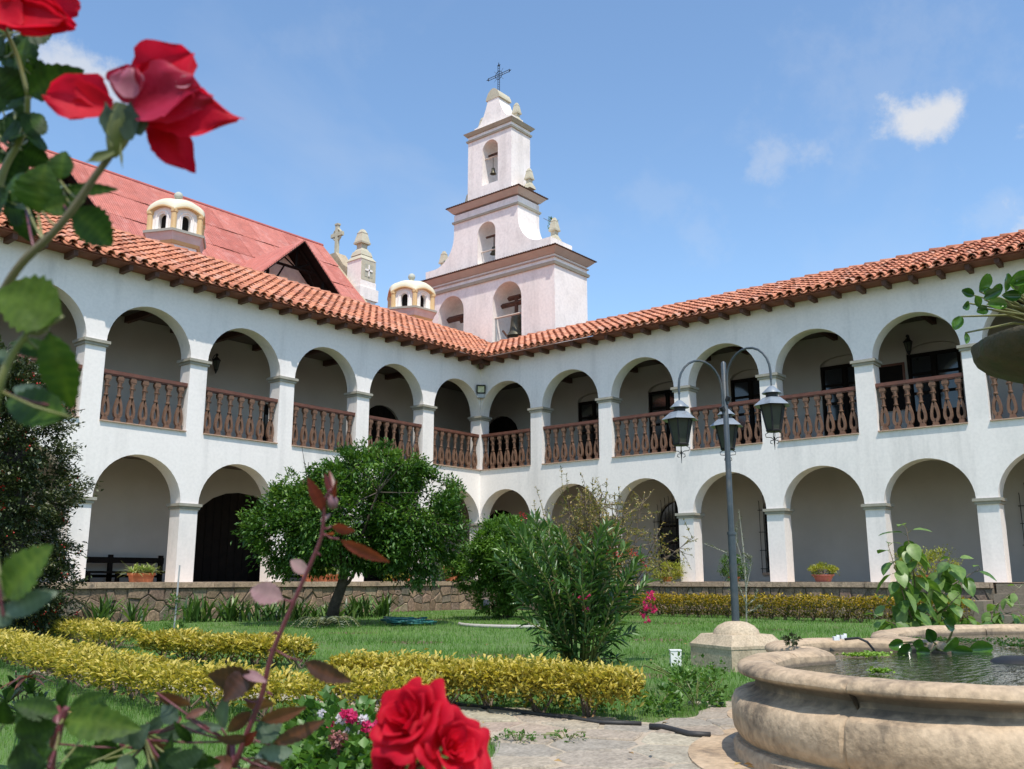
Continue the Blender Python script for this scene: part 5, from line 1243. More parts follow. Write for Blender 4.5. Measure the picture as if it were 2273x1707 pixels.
wp = offpath(-.19); MB().add([plan(r_, f_, -.62) for r_, f_ in wp], [tuple(range(NP))]).build('basin_floor', M['mossbowl'], ft_)
MB().add([plan(r_, f_, -.772) for r_, f_ in offpath(.26)] + [plan(r_, f_, -.83) for r_, f_ in offpath(.27)], [tuple(range(NP))] + [(i, (i + 1) % NP, NP + (i + 1) % NP, NP + i) for i in range(NP)]).build('ground_step', M['stone_f'], ft_)
bc = plan(3.97, 5.95, 0)
MB().lathe([(.34, -.62), (.34, -.36), (.24, -.30), (.16, -.2), (.13, .2), (.17, .45), (.12, .7), (.11, 1.15), (.20, 1.30), (.2, 1.33)], 24, bc).build('pedestal', M['stone_f'], ft_, 'auto')
# upper bowl: scalloped, rough
n = 72; prof = [(.10, 1.30), (.25, 1.335), (.42, 1.375), (.56, 1.43), (.66, 1.495), (.715, 1.56), (.735, 1.62), (.74, 1.665), (.735, 1.69), (.70, 1.695), (.66, 1.67), (.5, 1.62), (.1, 1.6)]
V = []; F = []
for i, (r_, z) in enumerate(prof):
    for j in range(n):
        a = 2 * math.pi * j / n; k = 1 + .014 * abs(math.sin(a * 9)) + .03 * noise.noise(Vector((math.cos(a) * 3, math.sin(a) * 3, z * 6))); V.append(Vector((bc.x + r_ * k * math.cos(a), bc.y + r_ * k * math.sin(a), z + .008 * noise.noise(Vector((a * 4, z * 9, 0))))))
F = [(i * n + j, i * n + (j + 1) % n, (i + 1) * n + (j + 1) % n, (i + 1) * n + j) for i in range(len(prof) - 1) for j in range(n)]
V = [Vector((v.x, v.y, 1.69 - (1.69 - v.z) * .80)) for v in V]
MB().add(V, F).build('upper_bowl', M['mossbowl'], ft_, 'auto')
MB().lathe([(.001, 1.655), (.68, 1.655)], 40, bc, cap=False).build('bowl_water', M['water'], ft_)

# water hyacinths: every leaf a part
def hy_leaf(seed, t=.5):
    me = bpy.data.meshes.new('leaf'); rr = random.Random(seed); V = []; F = []; nu, nv = 6, 6
    for i in range(nu + 1):
        u = i / nu; wd = .37 * math.sin(math.pi * (.06 + .90 * u)) ** .7
        for j in range(nv + 1):
            v = -1 + 2 * j / nv; V.append((u, v * wd, .75 * (v * v) * wd + .34 * u * u * rr.uniform(.9, 1.1)))
    F = [(i * (nv + 1) + j, i * (nv + 1) + j + 1, (i + 1) * (nv + 1) + j + 1, (i + 1) * (nv + 1) + j) for i in range(nu) for j in range(nv)]
    return npmesh('leaf', V, F, M['hyac'], tint=[t] * len(V), smooth=True)
HY = [hy_leaf(k, t_) for k, t_ in enumerate((.1, .4, .7, .95))]
def hyacinth(name, label, root, tips, Dd, group):
    t = thing(name, label, 'water plant', root, group)
    for (px, py, D, size, ang) in tips:
        p = at(px, py, D); s_ = Vector(root) + Vector((R.uniform(-.05, .05), R.uniform(-.05, .05), 0))
        a = rad(ang); d = (RT * math.cos(a) + UP * math.sin(a) + FW * R.uniform(-.4, .3)).normalized()
        base_ = p - d * size * .5; mid = (s_ + base_) / 2 + dz * .03 - d * .02
        MB().tube([s_, mid, base_], [.010, .008, .005], 6).build('leaf_stalk', M['greenstem'], t, True)
        o = link('leaf', HY[R.randint(0, 3)], t, base_, rotx(d, -FW + UP * R.uniform(-.2, .9) + RT * R.uniform(-.6, .6))); o.scale = (size * 1.25, size * 1.25, size * 1.25)
ur = plan(3.5, 5.6, 1.66)
hyacinth('water_hyacinth', 'glossy green water hyacinth spilling over the left edge of the upper bowl', ur,
         [(2178, 632, 5.5, .085, 75), (2150, 652, 5.45, .06, 160), (2142, 677, 5.4, .06, 200), (2168, 672, 5.4, .055, 120), (2200, 660, 5.35, .075, 20), (2215, 648, 5.5, .06, 60), (2205, 678, 5.3, .08, -10), (2180, 690, 5.3, .065, -160), (2128, 715, 5.5, .07, 250), (2141, 748, 5.5, .05, 260), (2228, 632, 5.3, .08, 110), (2246, 640, 5.2, .08, 170), (2262, 622, 5.2, .09, 20), (2240, 655, 5.2, .07, 0), (2270, 640, 5.2, .08, 60), (2192, 648, 5.5, .05, 140)], 5.4, 'water hyacinths on the fountain')
br2 = gnd(2078, 1446, -.40)
hyacinth('water_hyacinth', 'dark green water hyacinth floating in the lower basin', br2,
         [(2104, 1386, 6.1, .10, 160), (2064, 1412, 6.1, .085, 120), (1990, 1428, 6.2, .085, 190), (2006, 1440, 6.1, .10, 200), (2035, 1436, 6.1, .10, 160), (2100, 1430, 6.0, .10, 70), (2126, 1444, 6.1, .10, 0), (2172, 1443, 6.2, .11, 10), (2050, 1448, 6.0, .08, 180)], 6.1, 'water hyacinths on the fountain')
def cress(label, pts, n, s=.022):
    P = []
    for (px, py, sp) in pts:
        c = gnd(px, py, -.395); k = NR.normal(0, sp, (n, 2)); P.append(np.stack([c.x + k[:, 0], c.y + k[:, 1], np.full(n, -.394) + NR.rand(n) * .015], 1))
    P = np.concatenate(P); m_ = len(P); D = NR.normal(0, 1, (m_, 3)); D[:, 2] = np.abs(D[:, 2]) * .35
    V, F, T = leaves(P, D, s * (.7 + .6 * NR.rand(m_)), s * .9, tint=NR.rand(m_)); o = leafobj('floating_cress', M['duck'], None, [(V, F, T)], 'stuff'); o['label'] = label; return o
cress('bright green cress floating on the basin water', [(1945, 1455, .05), (1925, 1458, .04), (1895, 1457, .03), (2140, 1424, .12), (2200, 1428, .14), (2080, 1423, .10), (2250, 1424, .14), (1955, 1494, .02), (2255, 1436, .06), (2020, 1424, .08)], 130)
# cable and connectors on the rim, dark clump
c0 = gnd(1880, 1418, -.33)
tag(MB().tube([at(1875, 1419, 6.2), at(1905, 1416, 6.15), at(1925, 1425, 6.1), at(1938, 1440, 6.1), gnd(1945, 1452, -.41)], .008, 6).build('pump_cable', M['rubber']), 'black pump cable arching over the fountain rim into the water', 'cable')
for i, px in enumerate((1856, 1872)):
    p = gnd(px, 1420, -.32); p = at(px, 1417 - i * 3, 6.25)
    tag(MB().add(*obx(p, RT, FH, dz, .019, .015, .013)).add(*obx(p + RT * .012 + dz * .016, RT, FH, dz, .008, .010, .006)).build('cable_connector', M['whiteplastic']), ['white plastic connector lying on the rim, the left one', 'white plastic connector on the rim at the end of the black cable'][i], 'connector', 'white connectors on the rim')
(V, F, T), _ = crown(tuple(at(1757, 1421, 5.6)), (.05, .04, .022), 160, 14, .025, .012); o = leafobj('dead_leaf_clump', M['creeper'], None, [(V, F, T)]); tag(o, 'small dark clump of dead leaves on the fountain rim', 'leaf clump')
tag(MB().lathe([(.14, -.405), (.12, -.385), (.07, -.37), (.01, -.365)], 14, gnd(2262, 1448, 0) * 1 if False else plan(2.95, 5.45, 0), sx=1.3).build('wet_stone', M['iron'], None, 'auto'), 'dark wet stone breaking the water surface at the right edge', 'stone')
wb = gnd(1500, 1478); tag(MB().add(*obx(Vector((wb.x, wb.y, GZ + .075)), RT, FH, dz, .055, .045, .075)).add(*obx(Vector((wb.x, wb.y, GZ + .155)), RT, FH, dz, .06, .05, .006)).build('white_box', M['whiteplastic']), 'small white plastic box standing in the grass near the lamp base', 'box')

# ================================================================== HEDGES
def hedge(label, line, width, height, n, leafm, L=.045, gap=.42, topvar=.05, grp='clipped yellow hedges'):
    """line: ground points; leafy mass from gap*height to height, stems below"""
    P0 = [Vector((p[0], p[1], 0)) for p in line]; mid = P0[len(P0) // 2]
    t = thing('hedge', label, 'hedge', (mid.x, mid.y, GZ), grp)
    seg = [(P0[i], P0[i + 1], (P0[i + 1] - P0[i]).length) for i in range(len(P0) - 1)]; tot = sum(s[2] for s in seg)
    Pn = np.zeros((n, 3)); nr = np.zeros((n, 3))
    us = NR.rand(n) * tot; sd_ = NR.rand(n); 
    acc = 0; base_ = np.zeros((n, 2)); dirs = np.zeros((n, 2))
    for a, b, l in seg:
        m_ = (us >= acc) & (us <= acc + l); u = (us[m_] - acc) / l
        base_[m_] = np.array([a.x, a.y]) + u[:, None] * np.array([b.x - a.x, b.y - a.y]); d = (b - a).normalized(); dirs[m_] = (d.x, d.y); acc += l
    perp = np.stack([-dirs[:, 1], dirs[:, 0]], 1)
    # scallop per shrub along the hedge, and rounded section
    shr = .36; z0s = len(label); ph_ = us / shr + .25 * np.sin(us * 3.1 + z0s); k = np.abs(np.sin(math.pi * ph_)) ** .35
    hv = 1 + topvar * 2 * (np.sin(ph_ * 1.7) * .5 + np.sin(ph_ * 4.1 + 1) * .3) - .06 * (1 - k)
    q = NR.rand(n) * math.pi; rr = 1 - .5 * NR.rand(n) ** 1.8
    endr = np.minimum(1, np.minimum(us, tot - us) / (width * .45)); endr = np.sqrt(np.clip(1 - (1 - endr) ** 2, 0.02, 1))
    ex = np.sign(np.cos(q)) * np.abs(np.cos(q)) ** .45; ez = np.abs(np.sin(q)) ** .5
    zlo = height * gap
    side = ex * rr * width / 2 * (.74 + .30 * k + .10 * np.sin(ph_ * 2.7 + z0s)) * (.4 + .6 * endr)
    low = NR.rand(n) < (.08 if gap > .3 else .2)
    z = zlo + (height - zlo) * ez * rr * hv * (.75 + .25 * endr)
    z = np.where(low, height * gap * (.35 + .9 * NR.rand(n)) + .03, z); side = np.where(low, np.sign(ex) * width / 2 * (.3 + .6 * NR.rand(n)) * (.3 + .7 * z / height), side)
    P = np.stack([base_[:, 0] + perp[:, 0] * side, base_[:, 1] + perp[:, 1] * side, GZ + z], 1) + NR.normal(0, .020, (n, 3))
    out_ = np.stack([perp[:, 0] * np.sign(side), perp[:, 1] * np.sign(side), np.full(n, .9)], 1)
    D = out_ * .8 + NR.normal(0, .6, (n, 3))
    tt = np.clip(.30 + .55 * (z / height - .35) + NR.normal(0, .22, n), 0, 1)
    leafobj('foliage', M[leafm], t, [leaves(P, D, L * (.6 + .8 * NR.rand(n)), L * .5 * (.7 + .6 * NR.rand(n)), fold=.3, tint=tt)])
    mb = MB(); x = shr / 2
    acc = 0
    for a, b, l in seg:
        while x < acc + l:
            p = a + (b - a) * ((x - acc) / l); d = (b - a).normalized(); pp = Vector((-d.y, d.x, 0))
            for _ in range(6):
                e = p + d * R.uniform(-.18, .18) + pp * R.uniform(-.4, .4) * width
                b0 = p + d * R.uniform(-.04, .04) + pp * R.uniform(-.03, .03)
                mb.tube([b0 + dz * (GZ - .01), (b0 + e) / 2 + dz * (GZ + height * .33) + pp * R.uniform(-.02, .02), e + dz * (GZ + height * R.uniform(.6, .85))], [.011, .007, .003], 5)
            x += shr * R.uniform(.8, 1.15)
        acc += l
    tag(mb.build('stems', M['twig'], t), kind='stuff'); return t
def hl(*pp): return [gnd(x, y) for x, y in pp]
hedge('far row of yellow hedge on the left, ending before the grass gap', hl((-60, 1395), (29, 1403), (140, 1420), (278, 1446)), .50, .27, 8500, 'hedge', .058, topvar=.10)
hedge('short yellow hedge row in the middle left, between grass gap and path', hl((338, 1462), (480, 1473), (615, 1482), (668, 1486)), .50, .27, 7500, 'hedge', .054, topvar=.10)
hedge('nearest long yellow hedge crossing the lower left, behind the rose stems', hl((-120, 1434), (0, 1467), (120, 1504), (235, 1540), (370, 1570), (506, 1590), (750, 1606), (965, 1596)), .50, .27, 20000, 'hedge', .045, topvar=.09)
hedge('yellow hedge beside the stone path in front of the oleander', hl((748, 1556), (953, 1570), (1170, 1586), (1408, 1606)), .44, .305, 13000, 'hedge', .042, topvar=.08)
hedge('long low yellow topped hedge along the right terrace wall', [(-2.2, -4.6), (-2.2, -9.0), (-2.15, -14.6)], .55, .50, 16000, 'hedge_far', .06, .18)
# drip hoses
h1 = [gnd(*p, GZ + .03) for p in ((985, 1556), (1023, 1565), (1090, 1571), (1170, 1582), (1260, 1592), (1330, 1603), (1424, 1606))]
tag(MB().tube(h1, .013, 8).build('drip_hose', M['rubber'], None, True), 'black rubber hose lying along the foot of the path side hedge', 'hose')
h2 = [gnd(*p, GZ + .035) for p in ((1442, 1612), (1473, 1614), (1500, 1621), (1530, 1629), (1577, 1632))]
tag(MB().tube(h2, .017, 8).build('drip_hose', M['rubber'], None, True), 'short piece of black pipe lying on the flagstones left of the fountain', 'hose')

# ================================================================== CITRUS TREE
def limb(mb, pts, r0, r1, n=7):
    k = len(pts); mb.tube(pts, [r0 + (r1 - r0) * i / (k - 1) for i in range(k)], n)
ct = gnd(735, 1384); CT = thing('citrus_tree', 'dense round citrus tree with a leaning dark trunk in front of the left arcade', 'tree', (ct.x, ct.y, GZ))
cc_ = at(788, 1148, 18.1)
mb = MB(); f1 = at(766, 1268, 18.1); b0 = Vector((ct.x, ct.y, GZ - .03)); b1 = at(742, 1345, 18.1); b2 = at(757, 1305, 18.1)
mb.tube([b0, b1, b2, f1], [.14, .11, .10, .085], 10); forks = []
for k in range(9):
    a = k * .7 + R.uniform(-.2, .2); e = cc_ + Vector((math.cos(a) * R.uniform(.7, 1.4), math.sin(a) * R.uniform(.7, 1.4), R.uniform(-.2, .7))); m_ = (f1 + e) / 2 + Vector((0, 0, -.1))
    limb(mb, [f1, m_, e], .055, .015); forks.append(e)
mb.tube([b2, b2 + RT * .14 + dz * .1, f1 + RT * .35 + dz * .25], [.05, .035, .02], 6)
mb.build('trunk', M['bark'], CT, True)
mb = MB()
for e in forks:
    for _ in range(7): q = Vector((R.gauss(0, 1), R.gauss(0, 1), R.gauss(0, .8))).normalized(); limb(mb, [e, e + q * .4, e + q * .8], .014, .004, 4)
mb.build('branches', M['bark'], CT)
parts = []
for (dx, dy, rx, rz_, n, cl, bias) in ((0, 0, 1.6, 1.0, 17000, 150, 0), (-1.15, .22, .95, .88, 9000, 84, .0), (1.2, .1, 1.0, 1.1, 9000, 84, -.03), (.35, -.85, 1.2, .5, 6500, 52, .08), (.9, .65, .9, .5, 3000, 50, -.05), (-.5, .75, .9, .4, 2500, 40, -.05)):
    c = cc_ + RT * dx - UP * dy; (V, F, T), _ = crown(tuple(c), (rx, rx * .85, rz_), n, cl, .10, .046, spread=.21, shell=.55, uplift=.15, tintbias=bias); parts.append((V, F, T))
# a few sprigs sticking out at the top
for (px, py) in ((790, 1000), (852, 1005), (925, 1010), (645, 1058), (612, 1075), (700, 1040), (815, 990), (545, 1140), (1030, 1160), (1015, 1090)):
    c = at(px, py + 12, 18.1); (V, F, T), _ = crown(tuple(c), (.16, .16, .22), 110, 10, .075, .03, spread=.3, uplift=.9, tintbias=.15); parts.append((V, F, T))
leafobj('crown', M['citrus'], CT, parts)
# ---- round bush near the corner
RB = thing('round_bush', 'rounded bright green bush before the corner pier, leaning over the wall', 'bush', at(1110, 1362, 20.5) * 1)
parts = []
for (px, py, rx, rz_, n) in ((1130, 1215, 1.0, .62, 5200), (1075, 1262, .75, .52, 2600), (1190, 1270, .95, .75, 3400), (1110, 1320, .62, .45, 1500)):
    (V, F, T), _ = crown(tuple(at(px, py, 20.5)), (rx, rx, rz_), int(n * 2.6), 130, .085, .038, spread=.17, shell=.62, uplift=.35, tintbias=.2); parts.append((V, F, T))
leafobj('foliage', M['bush'], RB, parts); mb = MB(); g0 = at(1125, 1350, 20.5); g0.z = GZ
for k in range(8): limb(mb, [g0 + Vector((R.uniform(-.1, .1), R.uniform(-.1, .1), 0)), g0 + Vector((R.uniform(-.3, .3), R.uniform(-.3, .3), .6)), at(1120 + R.uniform(-60, 70), 1240, 20.5)], .04, .012, 6)
mb.build('stems', M['bark'], RB)
# ---- sparse pomegranate tree with fruits
pg = at(1330, 1365, 18.6); PG = thing('pomegranate_tree', 'sparse twiggy pomegranate with yellowing leaves and a few red fruits', 'tree', (pg.x, pg.y, GZ))
mb = MB(); tips = []; g0 = Vector((pg.x, pg.y, GZ))
for k in range(54):
    px = R.gauss(1325, 66); py = R.uniform(1085, 1235); e = at(px, py, 18.6 + R.uniform(-.8, .8)); m_ = g0.lerp(e, .5) + RT * R.uniform(-.25, .25) - dz * .0
    limb(mb, [g0 + Vector((R.uniform(-.08, .08), R.uniform(-.08, .08), 0)), m_, e], .022, .006, 5)
    for _ in range(20):
        s_ = m_.lerp(e, R.uniform(.1, 1)); q = Vector((R.gauss(0, 1), R.gauss(0, 1), R.gauss(.25, .9))).normalized(); e2 = s_ + q * R.uniform(.25, .6); limb(mb, [s_, (s_ + e2) / 2 + Vector((R.uniform(-.04, .04), R.uniform(-.04, .04), 0)), e2], .006, .0025, 4); tips.append((s_, e2))
for (x0_, y0_, x1_, y1_) in ((1250, 1130, 1246, 1035), (1262, 1110, 1257, 1050), (1318, 1110, 1314, 1062), (1345, 1120, 1347, 1065), (1215, 1170, 1190, 1080), (1195, 1190, 1185, 1110)):
    a, b = at(x0_, y0_, 18.6), at(x1_, y1_, 18.6); limb(mb, [a, (a + b) / 2, b], .006, .003, 4); tips.append((a, b)); tips.append((a, b))
mb.build('twigs', M['twig'], PG)
P = []; D = []
for a, b in tips:
    for _ in range(13): u = R.uniform(.25, 1); P.append(a.lerp(b, u)); D.append((b - a).normalized() + Vector((R.gauss(0, .7), R.gauss(0, .7), R.gauss(0, .6))))
P = np.array([tuple(p) for p in P]); D = np.array([tuple(d) for d in D]); leafobj('leaves', M['pome'], PG, [leaves(P, D, .062 * (.6 + .7 * NR.rand(len(P))), .026)])
for px, py in ((1319, 1246), (1328, 1270), (1372, 1257)):
    c = at(px, py, 18.3); MB().ball(c, .062, 14, .95).lathe([(.014, -.055), (.022, -.085), (.016, -.087)], 6, c).tube([c + dz * .055, c + dz * .2 + RT * .02], .005, 4).build('pomegranate', M['pomefruit'], PG, 'auto')

# ================================================================== OLEANDER
ol = at(1290, 1480, 9.5); OL = thing('oleander', 'tall dark oleander shrub with pink flowers behind the middle hedge', 'shrub', (ol.x, ol.y, GZ))
mb = MB(); P = []; D = []; g0 = Vector((ol.x, ol.y, GZ))
tips_px = [(1125, 1165), (1150, 1180), (1185, 1150), (1215, 1160), (1240, 1175), (1110, 1215), (1095, 1240), (1130, 1260), (1165, 1230), (1205, 1210), (1250, 1215), (1290, 1225), (1330, 1180), (1350, 1160), (1375, 1175), (1300, 1190), (1390, 1210), (1410, 1260), (1425, 1235), (1440, 1290), (1400, 1320), (1360, 1290), (1330, 1330), (1180, 1290), (1140, 1320), (1210, 1330), (1250, 1290), (1290, 1300), (1160, 1375), (1380, 1375), (1410, 1400), (1320, 1390), (1230, 1390), (1350, 1440), (1190, 1430), (1270, 1440), (1380, 1460), (1235, 1180), (1168, 1168), (1340, 1205)]
for px, py in tips_px:
    e = at(px, py, 9.5 + R.uniform(-.45, .45)); b0 = g0 + RT * (px - 1290) / 2059 * 9.5 * .18 + FH * R.uniform(-.12, .12); ln = (e - b0).length
    m_ = b0.lerp(e, .55) + dz * .06 * ln - RT * (px - 1290) * .0007 + RT * R.uniform(-.06, .06)
    pts = [b0, b0.lerp(m_, .5) + dz * .02, m_, m_.lerp(e, .5), e]; mb.tube(pts, [.012, .011, .009, .007, .004], 6)
    npt = int(ln / .062)
    for i in range(npt):
        u = .22 + .78 * i / npt if ln > .5 else .1 + .9 * i / npt
        k = min(3, int(u * 4)); p = pts[k].lerp(pts[k + 1], u * 4 - k); ax = (pts[k + 1] - pts[k]).normalized(); a0 = R.uniform(0, 6.28)
        for j in range(3):
            a = a0 + j * 2.094; s_ = ax.orthogonal().normalized(); s2 = ax.cross(s_); ra_ = s_ * math.cos(a) + s2 * math.sin(a)
            P.append(p); D.append(ax * (1.1 if u > .8 else .75) + ra_ * (.75 if u > .9 else 1.0) + dz * .15)
mb.build('stems', M['greenstem'], OL, True); n = len(P)
P = np.array([tuple(p) for p in P]); D = np.array([tuple(d) for d in D])
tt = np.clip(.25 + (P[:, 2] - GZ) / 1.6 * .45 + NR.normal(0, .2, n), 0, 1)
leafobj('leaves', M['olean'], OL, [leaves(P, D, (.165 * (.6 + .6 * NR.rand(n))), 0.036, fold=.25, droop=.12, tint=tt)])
def blossom_cluster(c, r, n, size, m, parent, name='blossom'):
    P = np.array([tuple(c)]) + unit(NR.normal(0, 1, (n, 3))) * r * NR.rand(n, 1) ** .4
    ps = []
    for k in range(5):
        D = unit(NR.normal(0, .35, (n, 3)) + unit(P - np.array([tuple(c)])) * .5) ; s_ = unit(np.cross(D, NR.normal(0, 1, (n, 3)))); 
        a = 2 * math.pi * k / 5; s2 = np.cross(D, s_); rd = s_ * math.cos(a) + s2 * math.sin(a)
        ps.append(leaves(P, rd + D * .5, size, size * .95, fold=-.2, droop=.1, up=D))
    return leafobj(name, M[m], parent, ps)
for px, py, r_, n in ((1445, 1322, .05, 16), (1435, 1345, .05, 16), (1450, 1355, .04, 10), (1428, 1365, .03, 7), (1304, 1325, .045, 12), (1285, 1330, .03, 6), (1301, 1352, .03, 7), (1436, 1375, .03, 6)):
    blossom_cluster(at(px, py, 9.3), r_, n, .024, 'magenta', OL)
for px, py in ((1417, 1235), (1428, 1250), (1355, 1225), (1372, 1232), (1160, 1085 + 60), (1405, 1225)):
    blossom_cluster(at(px, py, 9.6), .05, 14, .012, 'berry', OL, 'flower_buds')
e = at(1440, 1340, 9.3); mb = MB(); mb.tube([g0, g0.lerp(e, .5) + dz * .15, e], [.012, .008, .004], 6); mb.build('flower_stem', M['greenstem'], OL)

# ================================================================== CREEPER COLUMN on the left
cp_ = at(20, 1372, 13.2); CR = thing('climbing_shrub', 'tall dark climbing shrub with scattered red berries at the left edge', 'climbing shrub', (cp_.x, cp_.y, GZ))
parts = []; bp = []
for (px, py, rx, rz_, n) in ((10, 1290, 1.02, .6, 4200), (5, 1190, 1.0, .7, 5200), (0, 1080, 1.03, .8, 6000), (-5, 975, .98, .8, 5600), (-20, 890, .85, .6, 4200), (-60, 830, .75, .5, 2600), (55, 880, .42, .35, 900), (20, 1350, .8, .35, 1600)):
    c = at(px, py, 13.2); (V, F, T), cl = crown(tuple(c), (rx, rx, rz_), int(n * 2.2), 150, .062, .032, spread=.15, shell=.55, uplift=.2); parts.append((V, F, T)); bp.append(cl)
leafobj('foliage', M['creeper'], CR, parts)
MB().lathe([(.15, 0), (.22, .5), (.25, 1.2), (.22, 2.2), (.15, 2.8), (.08, 3.0)], 10, (cp_.x - .2, cp_.y - .05, GZ)).build('woody_core', M['bark'], CR)
bp = np.concatenate(bp); V = []; mb = MB()
for p in bp[NR.choice(len(bp), 330)]:
    d = Vector(p) - Vector((cp_.x, cp_.y, p[2])); q = Vector(p) + d.normalized() * .06
    for _ in range(3): mb.ball(q + Vector((R.uniform(-.04, .04), R.uniform(-.04, .04), R.uniform(-.05, .05))), R.uniform(.010, .017), 5)
mb.build('berries', M['berry'], CR)
mb = MB()
for _ in range(46): 
    p = Vector(bp[NR.randint(len(bp))]); d = (p - Vector((cp_.x, cp_.y, p.z))).normalized(); mb.tube([p, p + d * .15 + dz * .08, p + d * .3 + dz * R.uniform(0, .2)], .005, 4)
mb.build('shoots', M['twig'], CR)

# ================================================================== LILIES, FERN, STAKE, HOSE, CURB, STEPS
def lily_clump(px, py, spread, n, hgt, label):
    g_ = gnd(px, py); t = thing('lily_clump', label, 'plant', (g_.x, g_.y, GZ), 'strap leaved clumps along the wall')
    P = np.array([[g_.x, g_.y, GZ]]) + NR.normal(0, 1, (n, 3)) * [[spread, spread * .5, 0]]
    D = NR.normal(0, .50, (n, 3)); D[:, 2] = 1.1 + .6 * NR.rand(n)
    leafobj('strap_leaves', M['lily'], t, [straps(P, D, hgt * (.65 + .55 * NR.rand(n)), 0.06, curl=.42, seg=5)])
for k, (px, py, sp, n, h, lab) in enumerate(((228, 1384, .10, 46, .78, 'arching lily clump nearest the climbing shrub'), (295, 1385, .08, 26, .72, 'second lily clump from the climbing shrub, right of the first'), (440, 1382, .14, 60, .80, 'full lily clump just right of the grey stake'),
        (510, 1380, .12, 46, .74, 'lily clump between the full one and the citrus trunk'), (580, 1378, .3, 70, .66, 'dark lily clump in tree shade, left of the fern'), (660, 1376, .3, 70, .62, 'dark lily clump directly left of the citrus trunk'), (735, 1374, .28, 60, .60, 'low dark lily clump at the foot of the citrus trunk'),
        (800, 1372, .25, 70, .74, 'lily clump right of the citrus trunk'), (850, 1370, .10, 36, .86, 'tallest bright lily clump beside the teal hose'))):
    lily_clump(px, py, sp, n, h, lab)
sk = gnd(386, 1400); tag(MB().tube([(sk.x, sk.y, GZ - .05), Vector(at(399, 1255, (Vector((sk.x, sk.y, 0)) - CAM).dot(FH)))], .016, 6).build('stake', M['greymetal']), 'thin grey stake leaning in the left lawn edge', 'stake')
st = thing('climbing_plant', 'small feathery plant growing around the thin grey stake', 'plant', (sk.x, sk.y, GZ))
(V, F, T), _ = crown((sk.x, sk.y, GZ + .28), (.16, .16, .32), 420, 40, .07, .018, spread=.4); leafobj('foliage', M['bush'], st, [(V, F, T)])
fr_ = gnd(722, 1394); fe = thing('fern', 'grey green fern with drooping fronds on the lawn under the citrus tree', 'fern', (fr_.x, fr_.y, GZ))
P = []; D = []; mb = MB()
for k in range(13):
    a = k * 2 * math.pi / 13 + R.uniform(-.1, .1); L = R.uniform(.45, .65); u0 = Vector((math.cos(a), math.sin(a), 0)); pts = [Vector((fr_.x, fr_.y, GZ + .05)) + u0 * L * u + dz * (.42 * u - .42 * u * u * u) * L * 1.6 for u in [i / 8 for i in range(9)]]
    mb.tube(pts, .005, 4)
    for i in range(1, 9):
        for s in (-1, 1):
            for j in range(2): P.append(pts[i].lerp(pts[i - 1], j * .5)); D.append(u0 * .3 + Vector((-u0.y, u0.x, 0)) * s - dz * .1)
mb.build('frond_ribs', M['greenstem'], fe); P = np.array([tuple(p) for p in P]); D = np.array([tuple(d) for d in D]); leafobj('fronds', M['grey_leaf'], fe, [leaves(P, D, .10, .028)])
hc = gnd(905, 1388); mb = MB()
hp = [];
for k in range(150):
    a = k * .33; r_ = .30 + .09 * math.sin(k * .37) + .05 * math.sin(k * 1.7); hp.append(Vector((hc.x, hc.y, GZ + .03 + .10 * (k / 150) + .02 * math.sin(k * .9))) + RT * r_ * 1.25 * math.cos(a) + FH * r_ * math.sin(a))
tag(MB().tube(hp, .017, 6).build('garden_hose', M['hose'], None, True), 'coiled teal garden hose on the lawn edge by the stone wall', 'hose')
# pale curb ring near the corner
c0 = at(1160, 1376, 17.8); mb = MB(); pts = [Vector((c0.x, c0.y, GZ + .03)) + RT * 2.2 * math.cos(a) * .55 + FH * 1.2 * math.sin(a) for a in [math.pi + math.pi * k / 20 for k in range(21)]]
mb.tube(pts, .035, 6); tag(mb.build('bed_edging', M['concrete'], None, True), 'pale curved concrete edging around the bed before the corner', 'edging')
# stone steps at the far right
sp_ = thing('stone_steps', 'dark mossy stone steps rising to the terrace at the right edge', 'steps', (-1.4, -15.9, GZ))
for k in range(4): MB().box((-2.0 + k * .30, -17.6, GZ), (-.8 + .0, -14.82, GZ + .195 * (k + 1) - .005)).build('step', M['mortar'], sp_)
MB().box((-2.15, -14.80, GZ), (-.7, -14.5, GZ + .45)).build('cheek_wall', M['mortar'], sp_)

# ================================================================== BROAD LEAVED SHRUB, OLIVE SAPLING, WEEDS
def bl(seed, tint):
    return rich_leaf(1, .66, M['broad'], curl=.35, fold=.10, nseg=7, seed=seed, tint=tint)
BL = [bl(k, t_) for k, t_ in enumerate((.1, .3, .5, .65, .85, 1.0))]
def broad_shrub(label, gpt, stems, group=None, sc=1.0):
    t = thing('broad_leaved_shrub', label, 'shrub', gpt, group)
    for (pts, nl, size) in stems:
        P = [Vector(gpt)] + [at(*p) for p in pts]; MB().tube(P, [.011] + [.007] * (len(P) - 2) + [.003], 6).build('stem', M['twig'], t, True)
        nl = int(nl * 2.3)
        for i in range(nl):
            u = .35 + .65 * (i + 1) / nl if i < nl - 2 else 1.0; k = min(len(P) - 2, int(u * (len(P) - 1))); p = P[k].lerp(P[k + 1], u * (len(P) - 1) - k)
            a = i * 2.4 + R.uniform(-.4, .4); hd = Vector((math.cos(a), math.sin(a), R.uniform(-.9, .1) if u < .95 else .5)).normalized(); q = p + hd * .05 + dz * .01
            MB().tube([p, q], .003, 4).build('leaf_stalk', M['greenstem'], t)
            o = link('leaf', BL[R.randint(0, 5)], t, q, rotx(hd + Vector((0, 0, -.25)), Vector((R.uniform(-.5, .5), R.uniform(-.5, .5), 1)))); s_ = size * R.uniform(.65, 1.1) * (.6 if u > .97 else 1); o.scale = (s_, s_, s_)
gb = gnd(2042, 1462); gb2 = gnd(2185, 1440)
